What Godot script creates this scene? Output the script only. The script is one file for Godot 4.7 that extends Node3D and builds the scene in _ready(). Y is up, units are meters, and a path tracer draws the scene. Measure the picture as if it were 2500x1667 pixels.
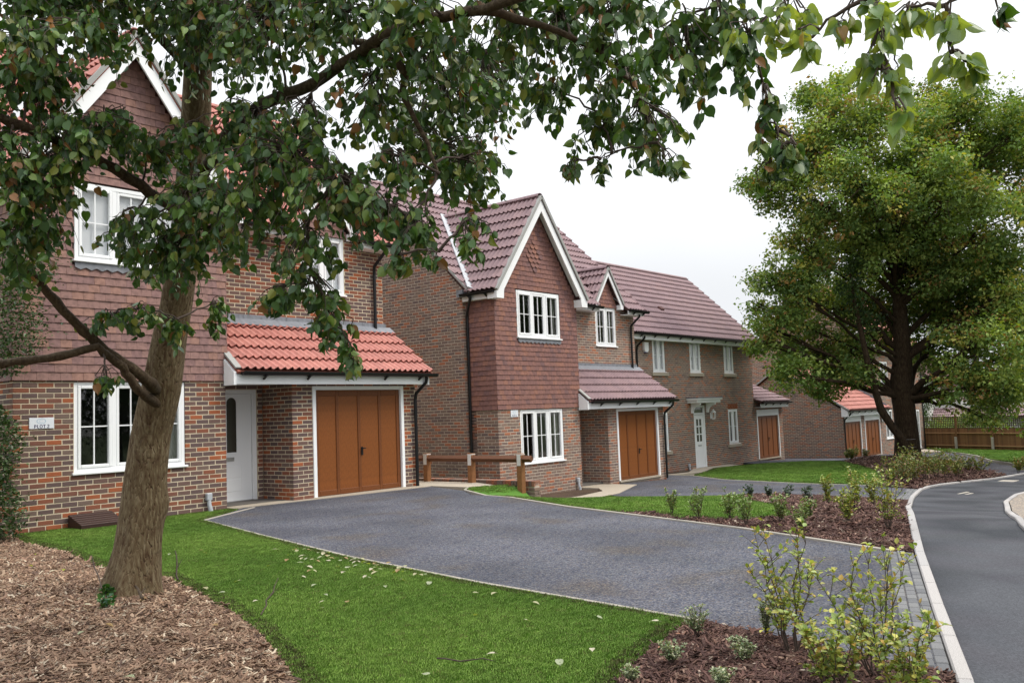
extends Node3D

const CAM := Vector3(0, 1.42, 0)
const UP := Vector3.UP
const WHITE := Color(1, 1, 1)
var rng := RandomNumberGenerator.new()
var M := {}
var T := {}
var tones := {}
var mesh_cache := {}
var cam_dir: Vector3

# ------------------------------------------------------------------ mesh builder
class MB:
	var v := PackedVector3Array()
	var n := PackedVector3Array()
	var c := PackedColorArray()
	func tri(a: Vector3, b: Vector3, d: Vector3, na: Vector3, nb: Vector3, nd: Vector3, col: Color) -> void:
		if (b - a).cross(d - a).dot(na + nb + nd) > 0.0:
			v.append_array([a, d, b]); n.append_array([na, nd, nb])
		else:
			v.append_array([a, b, d]); n.append_array([na, nb, nd])
		c.append_array([col, col, col])
	func face(p: Array, hint: Vector3, col := Color.WHITE) -> void:
		var nn: Vector3 = (p[1] - p[0]).cross(p[2] - p[0])
		if nn.length_squared() < 1e-16 and p.size() > 3: nn = (p[2] - p[0]).cross(p[3] - p[0])
		nn = nn.normalized()
		if nn.dot(hint) < 0.0: nn = -nn
		for i in range(1, p.size() - 1):
			tri(p[0], p[i], p[i + 1], nn, nn, nn, col)
	func box(t: Transform3D, s: Vector3, col := Color.WHITE, ch := 0.0) -> void:
		var h := s * 0.5
		if ch <= 0.0:
			for ax in 3:
				var b1 := (ax + 1) % 3
				var b2 := (ax + 2) % 3
				for sg in [-1.0, 1.0]:
					var q := []
					for k in [[-1, -1], [1, -1], [1, 1], [-1, 1]]:
						var p := Vector3.ZERO
						p[ax] = h[ax] * sg; p[b1] = h[b1] * k[0]; p[b2] = h[b2] * k[1]
						q.append(t * p)
					var hv := Vector3.ZERO
					hv[ax] = sg
					face(q, t.basis * hv, col)
			return
		var g := func(sg: Vector3, ax: int) -> Vector3:
			var p := Vector3(h.x * sg.x, h.y * sg.y, h.z * sg.z)
			for k in 3:
				if k != ax: p[k] -= ch * sg[k]
			return t * p
		for ax in 3:
			var b1 := (ax + 1) % 3
			var b2 := (ax + 2) % 3
			for sg in [-1.0, 1.0]:
				var q := []
				for k in [[-1, -1], [1, -1], [1, 1], [-1, 1]]:
					var sv := Vector3.ZERO
					sv[ax] = sg; sv[b1] = k[0]; sv[b2] = k[1]
					q.append(g.call(sv, ax))
				var hv := Vector3.ZERO
				hv[ax] = sg
				face(q, t.basis * hv, col)
			for s1 in [-1.0, 1.0]:
				for s2 in [-1.0, 1.0]:
					var lo := Vector3.ZERO
					lo[b1] = s1; lo[b2] = s2; lo[ax] = -1
					var hi := lo
					hi[ax] = 1
					var hv2 := lo
					hv2[ax] = 0
					face([g.call(lo, b1), g.call(hi, b1), g.call(hi, b2), g.call(lo, b2)], t.basis * hv2, col)
		for sx in [-1.0, 1.0]:
			for sy in [-1.0, 1.0]:
				for sz in [-1.0, 1.0]:
					var sv := Vector3(sx, sy, sz)
					face([g.call(sv, 0), g.call(sv, 1), g.call(sv, 2)], t.basis * sv, col)
	func bx(lo: Vector3, hi: Vector3, col := Color.WHITE, ch := 0.0) -> void:
		box(Transform3D(Basis(), (lo + hi) * 0.5), (hi - lo).abs(), col, ch)
	func bar(a: Vector3, b: Vector3, w: float, d: float, upv: Vector3, col := Color.WHITE, ch := 0.0) -> void:
		var z := (b - a).normalized()
		var x := upv.cross(z).normalized()
		var y := z.cross(x)
		box(Transform3D(Basis(x, y, z), (a + b) * 0.5), Vector3(w, d, a.distance_to(b)), col, ch)
	func tube(p: Array, r: Array, sides: int, col := Color.WHITE, rough := 0.0, rg: RandomNumberGenerator = null) -> void:
		var rings := []
		var nrm := []
		var prev := Vector3.ZERO
		for i in p.size():
			var d: Vector3 = (p[mini(i + 1, p.size() - 1)] - p[maxi(i - 1, 0)]).normalized()
			var x := prev - d * prev.dot(d)
			if x.length() < 0.01: x = d.cross(Vector3(0.31, 0.2, 0.93))
			x = x.normalized()
			prev = x
			var y := d.cross(x)
			var ring := []
			var nr := []
			for k in sides:
				var a := TAU * k / sides
				var o := x * cos(a) + y * sin(a)
				var rr: float = r[i]
				if rough > 0.0: rr *= 1.0 + rg.randf_range(-rough, rough)
				ring.append(p[i] + o * rr)
				nr.append(o)
			rings.append(ring); nrm.append(nr)
		for i in p.size() - 1:
			for k in sides:
				var k2 := (k + 1) % sides
				tri(rings[i][k], rings[i][k2], rings[i + 1][k2], nrm[i][k], nrm[i][k2], nrm[i + 1][k2], col)
				tri(rings[i][k], rings[i + 1][k2], rings[i + 1][k], nrm[i][k], nrm[i + 1][k2], nrm[i + 1][k], col)
		for e in [0, p.size() - 1]:
			if r[e] > 0.004:
				var hd: Vector3 = p[e] - p[1 if e == 0 else e - 1]
				face(rings[e], hd, col)
	func prism(poly: PackedVector2Array, t: Transform3D, d: float, col := Color.WHITE) -> void:
		var ids := Geometry2D.triangulate_polygon(poly)
		for i in range(0, ids.size(), 3):
			for zz in [0.0, d]:
				var q := []
				for k in 3:
					var a := poly[ids[i + k]]
					q.append(t * Vector3(a.x, a.y, zz))
				face(q, t.basis.z * (1.0 if zz == d else -1.0), col)
		var cw := Geometry2D.is_polygon_clockwise(poly)
		for i in poly.size():
			var a := poly[i]
			var b := poly[(i + 1) % poly.size()]
			var e := b - a
			var o := Vector2(e.y, -e.x) * (-1.0 if cw else 1.0)
			face([t * Vector3(a.x, a.y, 0), t * Vector3(b.x, b.y, 0), t * Vector3(b.x, b.y, d), t * Vector3(a.x, a.y, d)], t.basis * Vector3(o.x, o.y, 0), col)
	func mesh(mat: Material) -> ArrayMesh:
		var am := ArrayMesh.new()
		if v.is_empty(): return am
		var ar := []
		ar.resize(Mesh.ARRAY_MAX)
		ar[Mesh.ARRAY_VERTEX] = v; ar[Mesh.ARRAY_NORMAL] = n; ar[Mesh.ARRAY_COLOR] = c
		am.add_surface_from_arrays(Mesh.PRIMITIVE_TRIANGLES, ar)
		am.surface_set_material(0, mat)
		return am

func put(called: String, b: MB, mat: Material, parent: Node, at := Vector3.ZERO) -> MeshInstance3D:
	var o := MeshInstance3D.new()
	o.name = called
	o.mesh = b.mesh(mat)
	o.position = at
	parent.add_child(o, true)
	return o
func put_mesh(called: String, m: Mesh, parent: Node, t: Transform3D) -> MeshInstance3D:
	var o := MeshInstance3D.new()
	o.name = called
	o.mesh = m
	o.transform = t
	parent.add_child(o, true)
	return o
func tag(o: Node, label: String, category: String, group := "") -> Node:
	o.set_meta("label", label); o.set_meta("category", category)
	if group: o.set_meta("group", group)
	return o
func thing(called: String, label: String, category: String, at: Vector3, group := "") -> Node3D:
	var o := Node3D.new()
	o.name = called
	o.position = at
	add_child(o, true)
	tag(o, label, category, group)
	return o
func struct(called: String, b: MB, mat: Material) -> MeshInstance3D:
	var o := put(called, b, mat, self)
	o.set_meta("kind", "structure")
	return o
func scatter(called: String, m: Mesh, mat: Material, xf: Array, cols: Array, parent: Node) -> MultiMeshInstance3D:
	var mm := MultiMesh.new()
	mm.transform_format = MultiMesh.TRANSFORM_3D
	mm.use_colors = true
	mm.mesh = m
	mm.instance_count = xf.size()
	for i in xf.size():
		mm.set_instance_transform(i, xf[i])
		mm.set_instance_color(i, cols[i])
	var o := MultiMeshInstance3D.new()
	o.name = called
	o.multimesh = mm
	o.material_override = mat
	o.set_meta("kind", "stuff")
	parent.add_child(o, true)
	return o

# ------------------------------------------------------------------ materials
func noise_image(size: int, freq: float, oct: int, sd: int, kind := FastNoiseLite.TYPE_SIMPLEX_SMOOTH, ret := -1) -> Image:
	var f := FastNoiseLite.new()
	f.noise_type = kind
	f.frequency = freq
	f.fractal_octaves = oct
	if oct == 1: f.fractal_type = FastNoiseLite.FRACTAL_NONE
	f.seed = sd
	if ret >= 0: f.cellular_return_type = ret
	return f.get_seamless_image(size, size)
func ramp_tex(im: Image, stops: Array) -> ImageTexture:
	var g := Gradient.new()
	g.offsets = PackedFloat32Array(stops.map(func(s): return s[0]))
	g.colors = PackedColorArray(stops.map(func(s): return s[1]))
	var lut := []
	for i in 256: lut.append(g.sample(i / 255.0))
	var w := im.get_width()
	var src := im.duplicate() as Image
	src.convert(Image.FORMAT_L8)
	var d := src.get_data()
	var o := PackedByteArray()
	o.resize(w * w * 3)
	for i in d.size():
		var cc: Color = lut[d[i]]
		o[i * 3] = int(cc.r * 255); o[i * 3 + 1] = int(cc.g * 255); o[i * 3 + 2] = int(cc.b * 255)
	return ImageTexture.create_from_image(Image.create_from_data(w, w, false, Image.FORMAT_RGB8, o))
func grey(a: float) -> Color: return Color(a, a, a)
func bump(im: Image, k: float) -> ImageTexture:
	var b := im.duplicate() as Image
	b.convert(Image.FORMAT_RGBA8)
	b.bump_map_to_normal_map(k)
	return ImageTexture.create_from_image(b)
func mat(lin: Color, rough := 0.8, tex = null, scale := 1.0, nrm = null, nk := 1.0, vcol := false) -> StandardMaterial3D:
	var m := StandardMaterial3D.new()
	m.albedo_color = lin.linear_to_srgb()
	m.roughness = rough
	m.metallic_specular = 0.4
	m.vertex_color_use_as_albedo = vcol
	if tex != null or nrm != null:
		m.uv1_triplanar = true
		m.uv1_world_triplanar = true
		m.uv1_scale = Vector3.ONE * scale
	if tex != null: m.albedo_texture = tex
	if nrm != null:
		m.normal_enabled = true
		m.normal_texture = nrm
		m.normal_scale = nk
	return m

func make_materials() -> void:
	var fine := noise_image(512, 0.09, 4, 3)
	var soft := noise_image(512, 0.012, 5, 8)
	var cell := noise_image(512, 0.11, 1, 5, FastNoiseLite.TYPE_CELLULAR, FastNoiseLite.RETURN_CELL_VALUE)
	var celld := noise_image(512, 0.11, 1, 5, FastNoiseLite.TYPE_CELLULAR, FastNoiseLite.RETURN_DISTANCE)
	T.speck = ramp_tex(fine, [[0.0, grey(0.62)], [0.32, grey(0.84)], [0.6, grey(0.95)], [1.0, grey(1.0)]])
	T.soft = ramp_tex(soft, [[0.0, grey(0.78)], [0.5, grey(0.92)], [1.0, grey(1.0)]])
	T.fine_n = bump(fine, 3.0)
	T.stone = ramp_tex(cell, [[0.0, Color(0.4, 0.42, 0.5)], [0.25, Color(0.74, 0.76, 0.84)], [0.5, Color(0.6, 0.6, 0.64)], [0.75, Color(1.0, 1.0, 1.0)], [1.0, Color(0.86, 0.79, 0.74)]])
	T.stone_n = bump(celld, 5.0)
	T.road = ramp_tex(cell, [[0.0, grey(0.8)], [0.5, grey(0.9)], [1.0, Color(1, 1, 1)]])
	var bark := noise_image(512, 0.02, 5, 21)
	var ridged := FastNoiseLite.new()
	ridged.noise_type = FastNoiseLite.TYPE_SIMPLEX
	ridged.fractal_type = FastNoiseLite.FRACTAL_RIDGED
	ridged.frequency = 0.012
	ridged.fractal_octaves = 5
	ridged.seed = 12
	var rim := ridged.get_seamless_image(512, 512)
	T.bark = ramp_tex(bark, [[0.0, Color(0.36, 0.24, 0.17)], [0.25, Color(0.55, 0.47, 0.39)], [0.5, Color(0.66, 0.61, 0.53)], [0.75, Color(0.78, 0.75, 0.68)], [1.0, Color(0.95, 0.94, 0.92)]])
	var bb := ((T.bark as ImageTexture).get_image()).get_data()
	rim.convert(Image.FORMAT_L8)
	var rd := rim.get_data()
	for i in rd.size():
		var k := 1.0 - 0.62 * smoothstep(0.72, 0.93, rd[i] / 255.0)
		bb[i * 3] = int(bb[i * 3] * minf(1.0, k * 1.12)); bb[i * 3 + 1] = int(bb[i * 3 + 1] * k); bb[i * 3 + 2] = int(bb[i * 3 + 2] * k * 0.96)
		rd[i] = int(255 * (1.0 - smoothstep(0.55, 0.95, rd[i] / 255.0)))
	T.bark = ImageTexture.create_from_image(Image.create_from_data(512, 512, false, Image.FORMAT_RGB8, bb))
	T.bark_n = bump(Image.create_from_data(512, 512, false, Image.FORMAT_L8, rd), 6.0)
	var wood := noise_image(512, 0.03, 4, 33)
	T.wood = ramp_tex(wood, [[0.0, grey(0.72)], [0.45, grey(0.9)], [1.0, grey(1.0)]])
	M.white = mat(Color(0.85, 0.86, 0.87), 0.35)
	M.paint = mat(Color(0.86, 0.87, 0.88), 0.45)
	M.verge = mat(Color(0.42, 0.42, 0.4), 0.85, T.speck, 2.0)
	M.black = mat(Color(0.012, 0.012, 0.013), 0.3)
	M.lead = mat(Color(0.25, 0.26, 0.29), 0.5, T.soft, 1.2)
	M.silver = mat(Color(0.55, 0.57, 0.6), 0.5, T.soft, 1.2)
	M.mortar = mat(Color(0.74, 0.63, 0.46), 0.95, T.speck, 3.0)
	M.mortar2 = mat(Color(0.64, 0.55, 0.45), 0.95, T.speck, 3.0)
	M.batten = mat(Color(0.06, 0.035, 0.03), 0.9)
	M.deck = mat(Color(0.12, 0.06, 0.055), 0.9)
	M.deck_red = mat(Color(0.3, 0.1, 0.07), 0.9)
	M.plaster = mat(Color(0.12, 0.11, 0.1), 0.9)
	M.oak_door = mat(Color(0.27, 0.088, 0.022), 0.42, T.wood, 1.0)
	M.oak_door.uv1_scale = Vector3(6, 0.7, 6)
	M.oak_frame = mat(Color(0.2, 0.066, 0.02), 0.45, T.wood, 1.0)
	M.oak_frame.uv1_scale = Vector3(6, 0.7, 6)
	M.concrete = mat(Color(0.5, 0.43, 0.34), 0.9, T.speck, 1.5)
	M.edging = mat(Color(0.45, 0.41, 0.35), 0.9, T.speck, 2.0)
	M.kerb = mat(Color(0.5, 0.48, 0.46), 0.85, T.speck, 2.5, T.fine_n, 0.5)
	M.sett = mat(Color(1, 1, 1), 0.85, T.speck, 2.5, T.fine_n, 0.5, true)
	M.timber = mat(Color(0.3, 0.13, 0.05), 0.75, T.wood, 1.0)
	M.timber.uv1_scale = Vector3(5, 0.8, 5)
	M.rail = mat(Color(0.17, 0.07, 0.035), 0.75, T.wood, 1.0)
	M.rail.uv1_scale = Vector3(5, 5, 0.8)
	M.fence = mat(Color(1, 1, 1), 0.8, T.wood, 1.0, null, 1.0, true)
	M.fence.uv1_scale = Vector3(5, 0.8, 5)
	M.pvc = mat(Color(0.42, 0.44, 0.47), 0.5)
	M.brown = mat(Color(0.045, 0.022, 0.018), 0.45)
	M.blue = mat(Color(0.03, 0.06, 0.3), 0.5)
	M.ink = mat(Color(0.06, 0.05, 0.12), 0.6)
	M.logo = mat(Color(0.35, 0.5, 0.62), 0.6)
	M.signboard = mat(Color(0.72, 0.75, 0.8), 0.4)
	M.blind = mat(Color(0.85, 0.88, 0.9), 0.7)
	M.blind.backlight_enabled = true
	M.blind.backlight = Color(0.5, 0.5, 0.5)
	M.curtain = mat(Color(0.35, 0.36, 0.33), 0.9)
	var gl := StandardMaterial3D.new()
	gl.transparency = BaseMaterial3D.TRANSPARENCY_ALPHA
	gl.albedo_color = Color(0.04, 0.06, 0.055, 0.08)
	gl.roughness = 0.02
	gl.metallic_specular = 0.5
	M.glass = gl
	M.frosted = mat(Color(0.03, 0.026, 0.02), 0.15)
	M.frosted.metallic_specular = 0.6
	M.steel = mat(Color(0.55, 0.55, 0.56), 0.3)
	M.steel.metallic = 0.9
	# pieces joined in bulk take their tone from the instance colour
	M.brick = mat(Color(1, 1, 1), 0.9, T.speck, 2.2, T.fine_n, 0.7, true)
	M.tile = mat(Color(1, 1, 1), 0.8, T.soft, 1.6, T.fine_n, 0.3, true)
	M.pantile = mat(Color(1, 1, 1), 0.62, T.soft, 1.1, T.fine_n, 0.25, true)
	M.bark = mat(Color(0.27, 0.23, 0.18), 0.92, T.bark, 1.0, T.bark_n, 1.2)
	M.bark.uv1_scale = Vector3(3.2, 0.62, 3.2)
	M.limb = mat(Color(0.14, 0.11, 0.085), 0.85, T.bark, 2.5, T.bark_n, 1.0)
	M.oakbark = mat(Color(0.1, 0.075, 0.055), 0.95, T.bark, 1.0, T.bark_n, 2.0)
	M.oakbark.uv1_scale = Vector3(1.6, 0.4, 1.6)
	M.twig = mat(Color(0.07, 0.05, 0.04), 0.85)
	M.leaf = mat(Color(1, 1, 1), 0.42, null, 1.0, null, 1.0, true)
	M.leaf.metallic_specular = 0.5
	M.leaf.backlight_enabled = true
	M.leaf.backlight = Color(0.6, 0.66, 0.2)
	M.leafoak = mat(Color(1, 1, 1), 0.6, null, 1.0, null, 1.0, true)
	M.leafoak.backlight_enabled = true
	M.leafoak.backlight = Color(0.85, 0.85, 0.4)
	M.grass = mat(Color(1, 1, 1), 0.7, null, 1.0, null, 1.0, true)
	M.grass.backlight_enabled = true
	M.grass.backlight = Color(0.3, 0.4, 0.1)
	M.turf = mat(Color(1, 1, 1), 0.95, T.speck, 3.0, null, 1.0, true)
	M.soil = mat(Color(1, 1, 1), 0.95, T.speck, 3.0, T.fine_n, 1.2, true)
	M.chip = mat(Color(1, 1, 1), 0.9, null, 1.0, null, 1.0, true)
	M.tarmac = mat(Color(1, 1, 1), 0.88, T.stone, 1.35, T.stone_n, 0.9, true)
	M.road = mat(Color(1, 1, 1), 0.85, T.road, 1.7, T.stone_n, 0.4, true)
	M.gravel = mat(Color(0.5, 0.43, 0.33), 0.95, T.stone, 1.2, T.stone_n, 1.0)

func tone_mat(kind: String, col: Color) -> StandardMaterial3D:
	var key := kind + str(col)
	if not tones.has(key):
		var m: StandardMaterial3D = M[kind].duplicate()
		m.vertex_color_use_as_albedo = false
		m.albedo_color = col.linear_to_srgb()
		tones[key] = m
	return tones[key]
func toned(base: String, kind: String, col: Color) -> Mesh:
	var key := base + kind + str(col)
	if not mesh_cache.has(key):
		var m: ArrayMesh = mesh_cache[base].duplicate()
		m.surface_set_material(0, tone_mat(kind, col))
		mesh_cache[key] = m
	return mesh_cache[key]

# ------------------------------------------------------------------ piece meshes
func make_piece_meshes() -> void:
	var b := MB.new()       # brick: front at z = 0, 215 x 65 x 50 mm, arrises taken off
	var w := 0.1075
	var h := 0.0315
	var k := 0.005
	var f := [Vector3(-w + k, -h + k, 0), Vector3(w - k, -h + k, 0), Vector3(w - k, h - k, 0), Vector3(-w + k, h - k, 0)]
	var r := [Vector3(-w, -h, -k), Vector3(w, -h, -k), Vector3(w, h, -k), Vector3(-w, h, -k)]
	var q := [Vector3(-w, -h, -0.05), Vector3(w, -h, -0.05), Vector3(w, h, -0.05), Vector3(-w, h, -0.05)]
	b.face(f, Vector3(0, 0, 1))
	for i in 4:
		var j := (i + 1) % 4
		var o: Vector3 = (r[i] + r[j]) * 0.5
		b.face([f[i], f[j], r[j], r[i]], Vector3(o.x, o.y, 0.03))
		b.face([r[i], r[j], q[j], q[i]], Vector3(o.x, o.y, 0))
	mesh_cache.brick = b.mesh(M.brick)
	b = MB.new()            # wall tile: 163 wide, 150 tall, hung so that its foot stands out
	_tile(b, [Vector2(-0.0815, 0), Vector2(0, 0.0), Vector2(0.0815, 0)])
	mesh_cache.tile = b.mesh(M.tile)
	b = MB.new()
	_tile(b, [Vector2(-0.0815, 0.045), Vector2(-0.06, 0.018), Vector2(-0.03, 0.003), Vector2(0, -0.004), Vector2(0.03, 0.003), Vector2(0.06, 0.018), Vector2(0.0815, 0.045)], 0.016)
	mesh_cache.club = b.mesh(M.tile)
	b = MB.new()            # roof tile with two rolls: 300 cover, 345 gauge
	var nx := 12
	var ln := 0.40
	for i in nx:
		var x0 := 0.3 * i / nx
		var x1 := 0.3 * (i + 1) / nx
		var z0 := _roll(x0)
		var z1 := _roll(x1)
		var n0 := Vector3(-(_roll(x0 + 0.002) - _roll(x0 - 0.002)) / 0.004, 0, 1).normalized()
		var n1 := Vector3(-(_roll(x1 + 0.002) - _roll(x1 - 0.002)) / 0.004, 0, 1).normalized()
		var a := Vector3(x0, 0, z0 + 0.062)
		var bb := Vector3(x1, 0, z1 + 0.062)
		var cc := Vector3(x1, ln, z1)
		var dd := Vector3(x0, ln, z0)
		b.tri(a, bb, cc, n0, n1, n1, WHITE)
		b.tri(a, cc, dd, n0, n1, n0, WHITE)
		b.face([a, bb, bb - Vector3(0, 0, 0.02), a - Vector3(0, 0, 0.02)], Vector3(0, -1, 0))
		b.face([a - Vector3(0, 0, 0.02), bb - Vector3(0, 0, 0.02), bb + Vector3(0, 0.3, -0.058), a + Vector3(0, 0.3, -0.058)], Vector3(0, 0, -1))
	for x in [0.0, 0.3]:
		b.face([Vector3(x, 0, 0.062), Vector3(x, ln, 0), Vector3(x, ln, -0.012), Vector3(x, 0, 0.042)], Vector3(x - 0.15, 0, 0))
	mesh_cache.pantile = b.mesh(M.pantile)
	b = MB.new()            # half-round ridge tile, 450 long along z
	var rg := []
	for i in 7:
		var a := PI * i / 6.0
		rg.append(Vector3(cos(a) * 0.12, sin(a) * 0.1 - 0.02, 0))
	for i in 6:
		var n0 := Vector3(rg[i].x, rg[i].y + 0.03, 0).normalized()
		var n1 := Vector3(rg[i + 1].x, rg[i + 1].y + 0.03, 0).normalized()
		var e := Vector3(0, 0, 0.44)
		b.tri(rg[i], rg[i + 1], rg[i + 1] + e, n0, n1, n1, WHITE)
		b.tri(rg[i], rg[i + 1] + e, rg[i] + e, n0, n1, n0, WHITE)
		for zz in [0.0, 0.44]:
			var p0: Vector3 = rg[i] + Vector3(0, 0, zz)
			var p1: Vector3 = rg[i + 1] + Vector3(0, 0, zz)
			b.face([p0, p1, p1 * Vector3(0.85, 0.8, 1), p0 * Vector3(0.85, 0.8, 1)], Vector3(0, 0, zz - 0.2))
	mesh_cache.ridge_tile = b.mesh(M.pantile)
	# heart-shaped leaf, stem at origin, hanging along +y, face +z
	b = MB.new()
	var prof := [[0.0, 0.0, 0.004], [0.034, 0.015, 0.001], [0.044, 0.027, -0.001], [0.06, 0.0315, -0.003], [0.076, 0.029, -0.006], [0.091, 0.02, -0.011], [0.101, 0.008, -0.016], [0.109, 0.0, -0.022]]
	prof[0][0] = 0.032
	for sd in [-1.0, 1.0]:
		for i in prof.size() - 1:
			var p0: Array = prof[i]
			var p1: Array = prof[i + 1]
			var a := Vector3(0, p0[0], p0[2])
			var bq := Vector3(0, p1[0], p1[2])
			var cq := Vector3(sd * p1[1], p1[0] - 0.006, p1[2] + 0.22 * p1[1])
			var dq := Vector3(sd * p0[1], p0[0] - 0.006, p0[2] + 0.22 * p0[1])
			var nn := Vector3(-sd * 0.35, 0.12, 1).normalized()
			var nm := Vector3(-sd * 0.1, 0.12, 1).normalized()
			if p0[1] == 0.0: b.tri(a, bq, cq, nm, nm, nn, WHITE)
			elif p1[1] == 0.0: b.tri(a, bq, dq, nm, nm, nn, WHITE)
			else:
				b.tri(a, bq, cq, nm, nm, nn, WHITE)
				b.tri(a, cq, dq, nm, nn, nn, WHITE)
	b.tube([Vector3.ZERO, Vector3(0, 0.018, 0.004), Vector3(0, 0.034, 0.003)], [0.0011, 0.0011, 0.0009], 3, Color(1.6, 1.6, 1.1))
	mesh_cache.leaf = b.mesh(M.leaf)
	# small oval leaf of shrubs: 1 long
	b = MB.new()
	for sd in [-1.0, 1.0]:
		var pr := [Vector3(0, 0, 0), Vector3(0, 0.35, 0.02), Vector3(0, 0.7, 0), Vector3(0, 1, -0.08)]
		var ed := [Vector3(0, 0, 0), Vector3(sd * 0.3, 0.32, 0.12), Vector3(sd * 0.26, 0.66, 0.1), Vector3(0, 1, -0.08)]
		for i in 3:
			var nn := Vector3(-sd * 0.35, 0, 1).normalized()
			if i == 0: b.tri(pr[0], pr[1], ed[1], nn, nn, nn, WHITE)
			elif i == 2: b.tri(pr[2], pr[3], ed[2], nn, nn, nn, WHITE)
			else:
				b.tri(pr[i], pr[i + 1], ed[i + 1], nn, nn, nn, WHITE)
				b.tri(pr[i], ed[i + 1], ed[i], nn, nn, nn, WHITE)
	mesh_cache.oval = b.mesh(M.leaf)
	# clumps of leaves for crowns and hedges (radius about 1)
	for key in ["clump", "clump_b"]:
		b = MB.new()
		for i in (26 if key == "clump" else 20):
			var c := Vector3(rng.randfn(0, 0.45), rng.randfn(0, 0.35), rng.randfn(0, 0.45))
			var d := Vector3(rng.randf_range(-1, 1), rng.randf_range(-0.9, 0.6), rng.randf_range(-1, 1)).normalized()
			var nn := (Vector3(rng.randf_range(-1, 1), rng.randf_range(0.1, 1.4), rng.randf_range(-1, 1))).normalized()
			var s := d.cross(nn).normalized()
			nn = s.cross(d).normalized()
			if nn.y < 0: nn = -nn
			var l := rng.randf_range(0.28, 0.46)
			var tint := grey(rng.randf_range(0.7, 1.15))
			var m0 := c + d * l * 0.5 + nn * 0.04
			b.tri(c, m0 + s * l * 0.3, c + d * l, nn, (nn + s * 0.4).normalized(), nn, tint)
			b.tri(c, c + d * l, m0 - s * l * 0.3, nn, nn, (nn - s * 0.4).normalized(), tint)
		mesh_cache[key] = b.mesh(M.leafoak)
	# tuft of mown grass
	b = MB.new()
	for i in 11:
		var p := Vector3(rng.randf_range(-0.022, 0.022), 0, rng.randf_range(-0.022, 0.022))
		var a := rng.randf() * TAU
		var lean := Vector3(cos(a), 0, sin(a)) * rng.randf_range(0.004, 0.016)
		var hh := rng.randf_range(0.010, 0.021)
		var s := Vector3(-sin(a), 0, cos(a)) * 0.0016
		var mid := p + lean * 0.35 + Vector3(0, hh * 0.6, 0)
		var tip := p + lean + Vector3(0, hh, 0)
		var nn := Vector3(cos(a), 0.8, sin(a)).normalized()
		var tint := grey(rng.randf_range(0.75, 1.2))
		b.tri(p - s, p + s, mid + s, nn, nn, nn, tint)
		b.tri(p - s, mid + s, mid - s, nn, nn, nn, tint)
		b.tri(mid - s, mid + s, tip, nn, nn, nn, tint)
	mesh_cache.tuft = b.mesh(M.grass)
	# splintered wood chips
	b = MB.new()
	for i in 5:
		var p := Vector3(rng.randf_range(-0.04, 0.04), rng.randf_range(0, 0.012), rng.randf_range(-0.04, 0.04))
		var bs := Basis(UP, rng.randf() * TAU) * Basis(Vector3.RIGHT, rng.randf_range(-0.4, 0.4)) * Basis(Vector3.BACK, rng.randf_range(-0.5, 0.5))
		b.box(Transform3D(bs, p), Vector3(rng.randf_range(0.006, 0.018), rng.randf_range(0.002, 0.006), rng.randf_range(0.02, 0.075)), grey(rng.randf_range(0.5, 1.35)))
	mesh_cache.chips = b.mesh(M.chip)

func _roll(x: float) -> float:
	return 0.05 * pow(0.5 - 0.5 * cos(TAU * x / 0.15), 1.35)
func _tile(b: MB, foot: Array, out := 0.0) -> void:
	var h := 0.15
	for i in foot.size() - 1:
		var a: Vector2 = foot[i]
		var c: Vector2 = foot[i + 1]
		var za := 0.03 + out + 0.003 * (1.0 - pow(a.x / 0.0815, 2))
		var zc := 0.03 + out + 0.003 * (1.0 - pow(c.x / 0.0815, 2))
		var p := [Vector3(a.x, a.y, za), Vector3(c.x, c.y, zc), Vector3(c.x, h, zc - 0.017 - out), Vector3(a.x, h, za - 0.017 - out)]
		b.face(p, Vector3(0, 0, 1))
		b.face([p[0], p[1], p[1] - Vector3(0, 0, 0.013), p[0] - Vector3(0, 0, 0.013)], Vector3(0, -1, 0))
	for e in [0, foot.size() - 1]:
		var a: Vector2 = foot[e]
		b.face([Vector3(a.x, a.y, 0.03 + out), Vector3(a.x, h, 0.013), Vector3(a.x, h, 0.002), Vector3(a.x, a.y, 0.017 + out)], Vector3(a.x, 0, 0))

# ------------------------------------------------------------------ laying pieces
# a bag keeps every piece of one kind on one thing: {mesh, transform, tone, parent}
func flush(root: Node3D, bag: Array, single: String, many: String, kind: String, limit := 300) -> void:
	var fwd := cam_dir
	for e in bag:
		var p: Vector3 = root.position + e.t.origin - CAM
		var dist := p.length()
		var nrm: Vector3 = e.t.basis.z
		var shown := nrm.dot(p) < 0.0 and p.normalized().dot(fwd) > 0.86
		e.key = dist + (0.0 if shown else 1000.0) + e.get("late", 0.0)
	bag.sort_custom(func(a, b): return a.key < b.key)
	var xf := []
	var cols := []
	for i in bag.size():
		var e = bag[i]
		if (i < limit and e.key < 900.0) or e.m == "club":
			put_mesh(single, toned(e.m, kind, e.c), e.p, e.t)
		else:
			xf.append(e.t); cols.append(e.c)
	if xf.size() > 0:
		scatter(many, mesh_cache[bag[0].m if bag[0].m != "club" else "tile"], M[kind], xf, cols, root)
func pick(pal: Array, vary := 0.0) -> Color:
	var x := rng.randf()
	for e in pal:
		x -= e[0]
		if x <= 0.0: return e[1]
	return pal[0][1]
func cut(spans: Array, a: float, b: float) -> Array:
	var o := []
	for s in spans:
		if b <= s[0] or a >= s[1]: o.append(s)
		else:
			if a - s[0] > 0.012: o.append([s[0], a])
			if s[1] - b > 0.012: o.append([b, s[1]])
	return o
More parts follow.
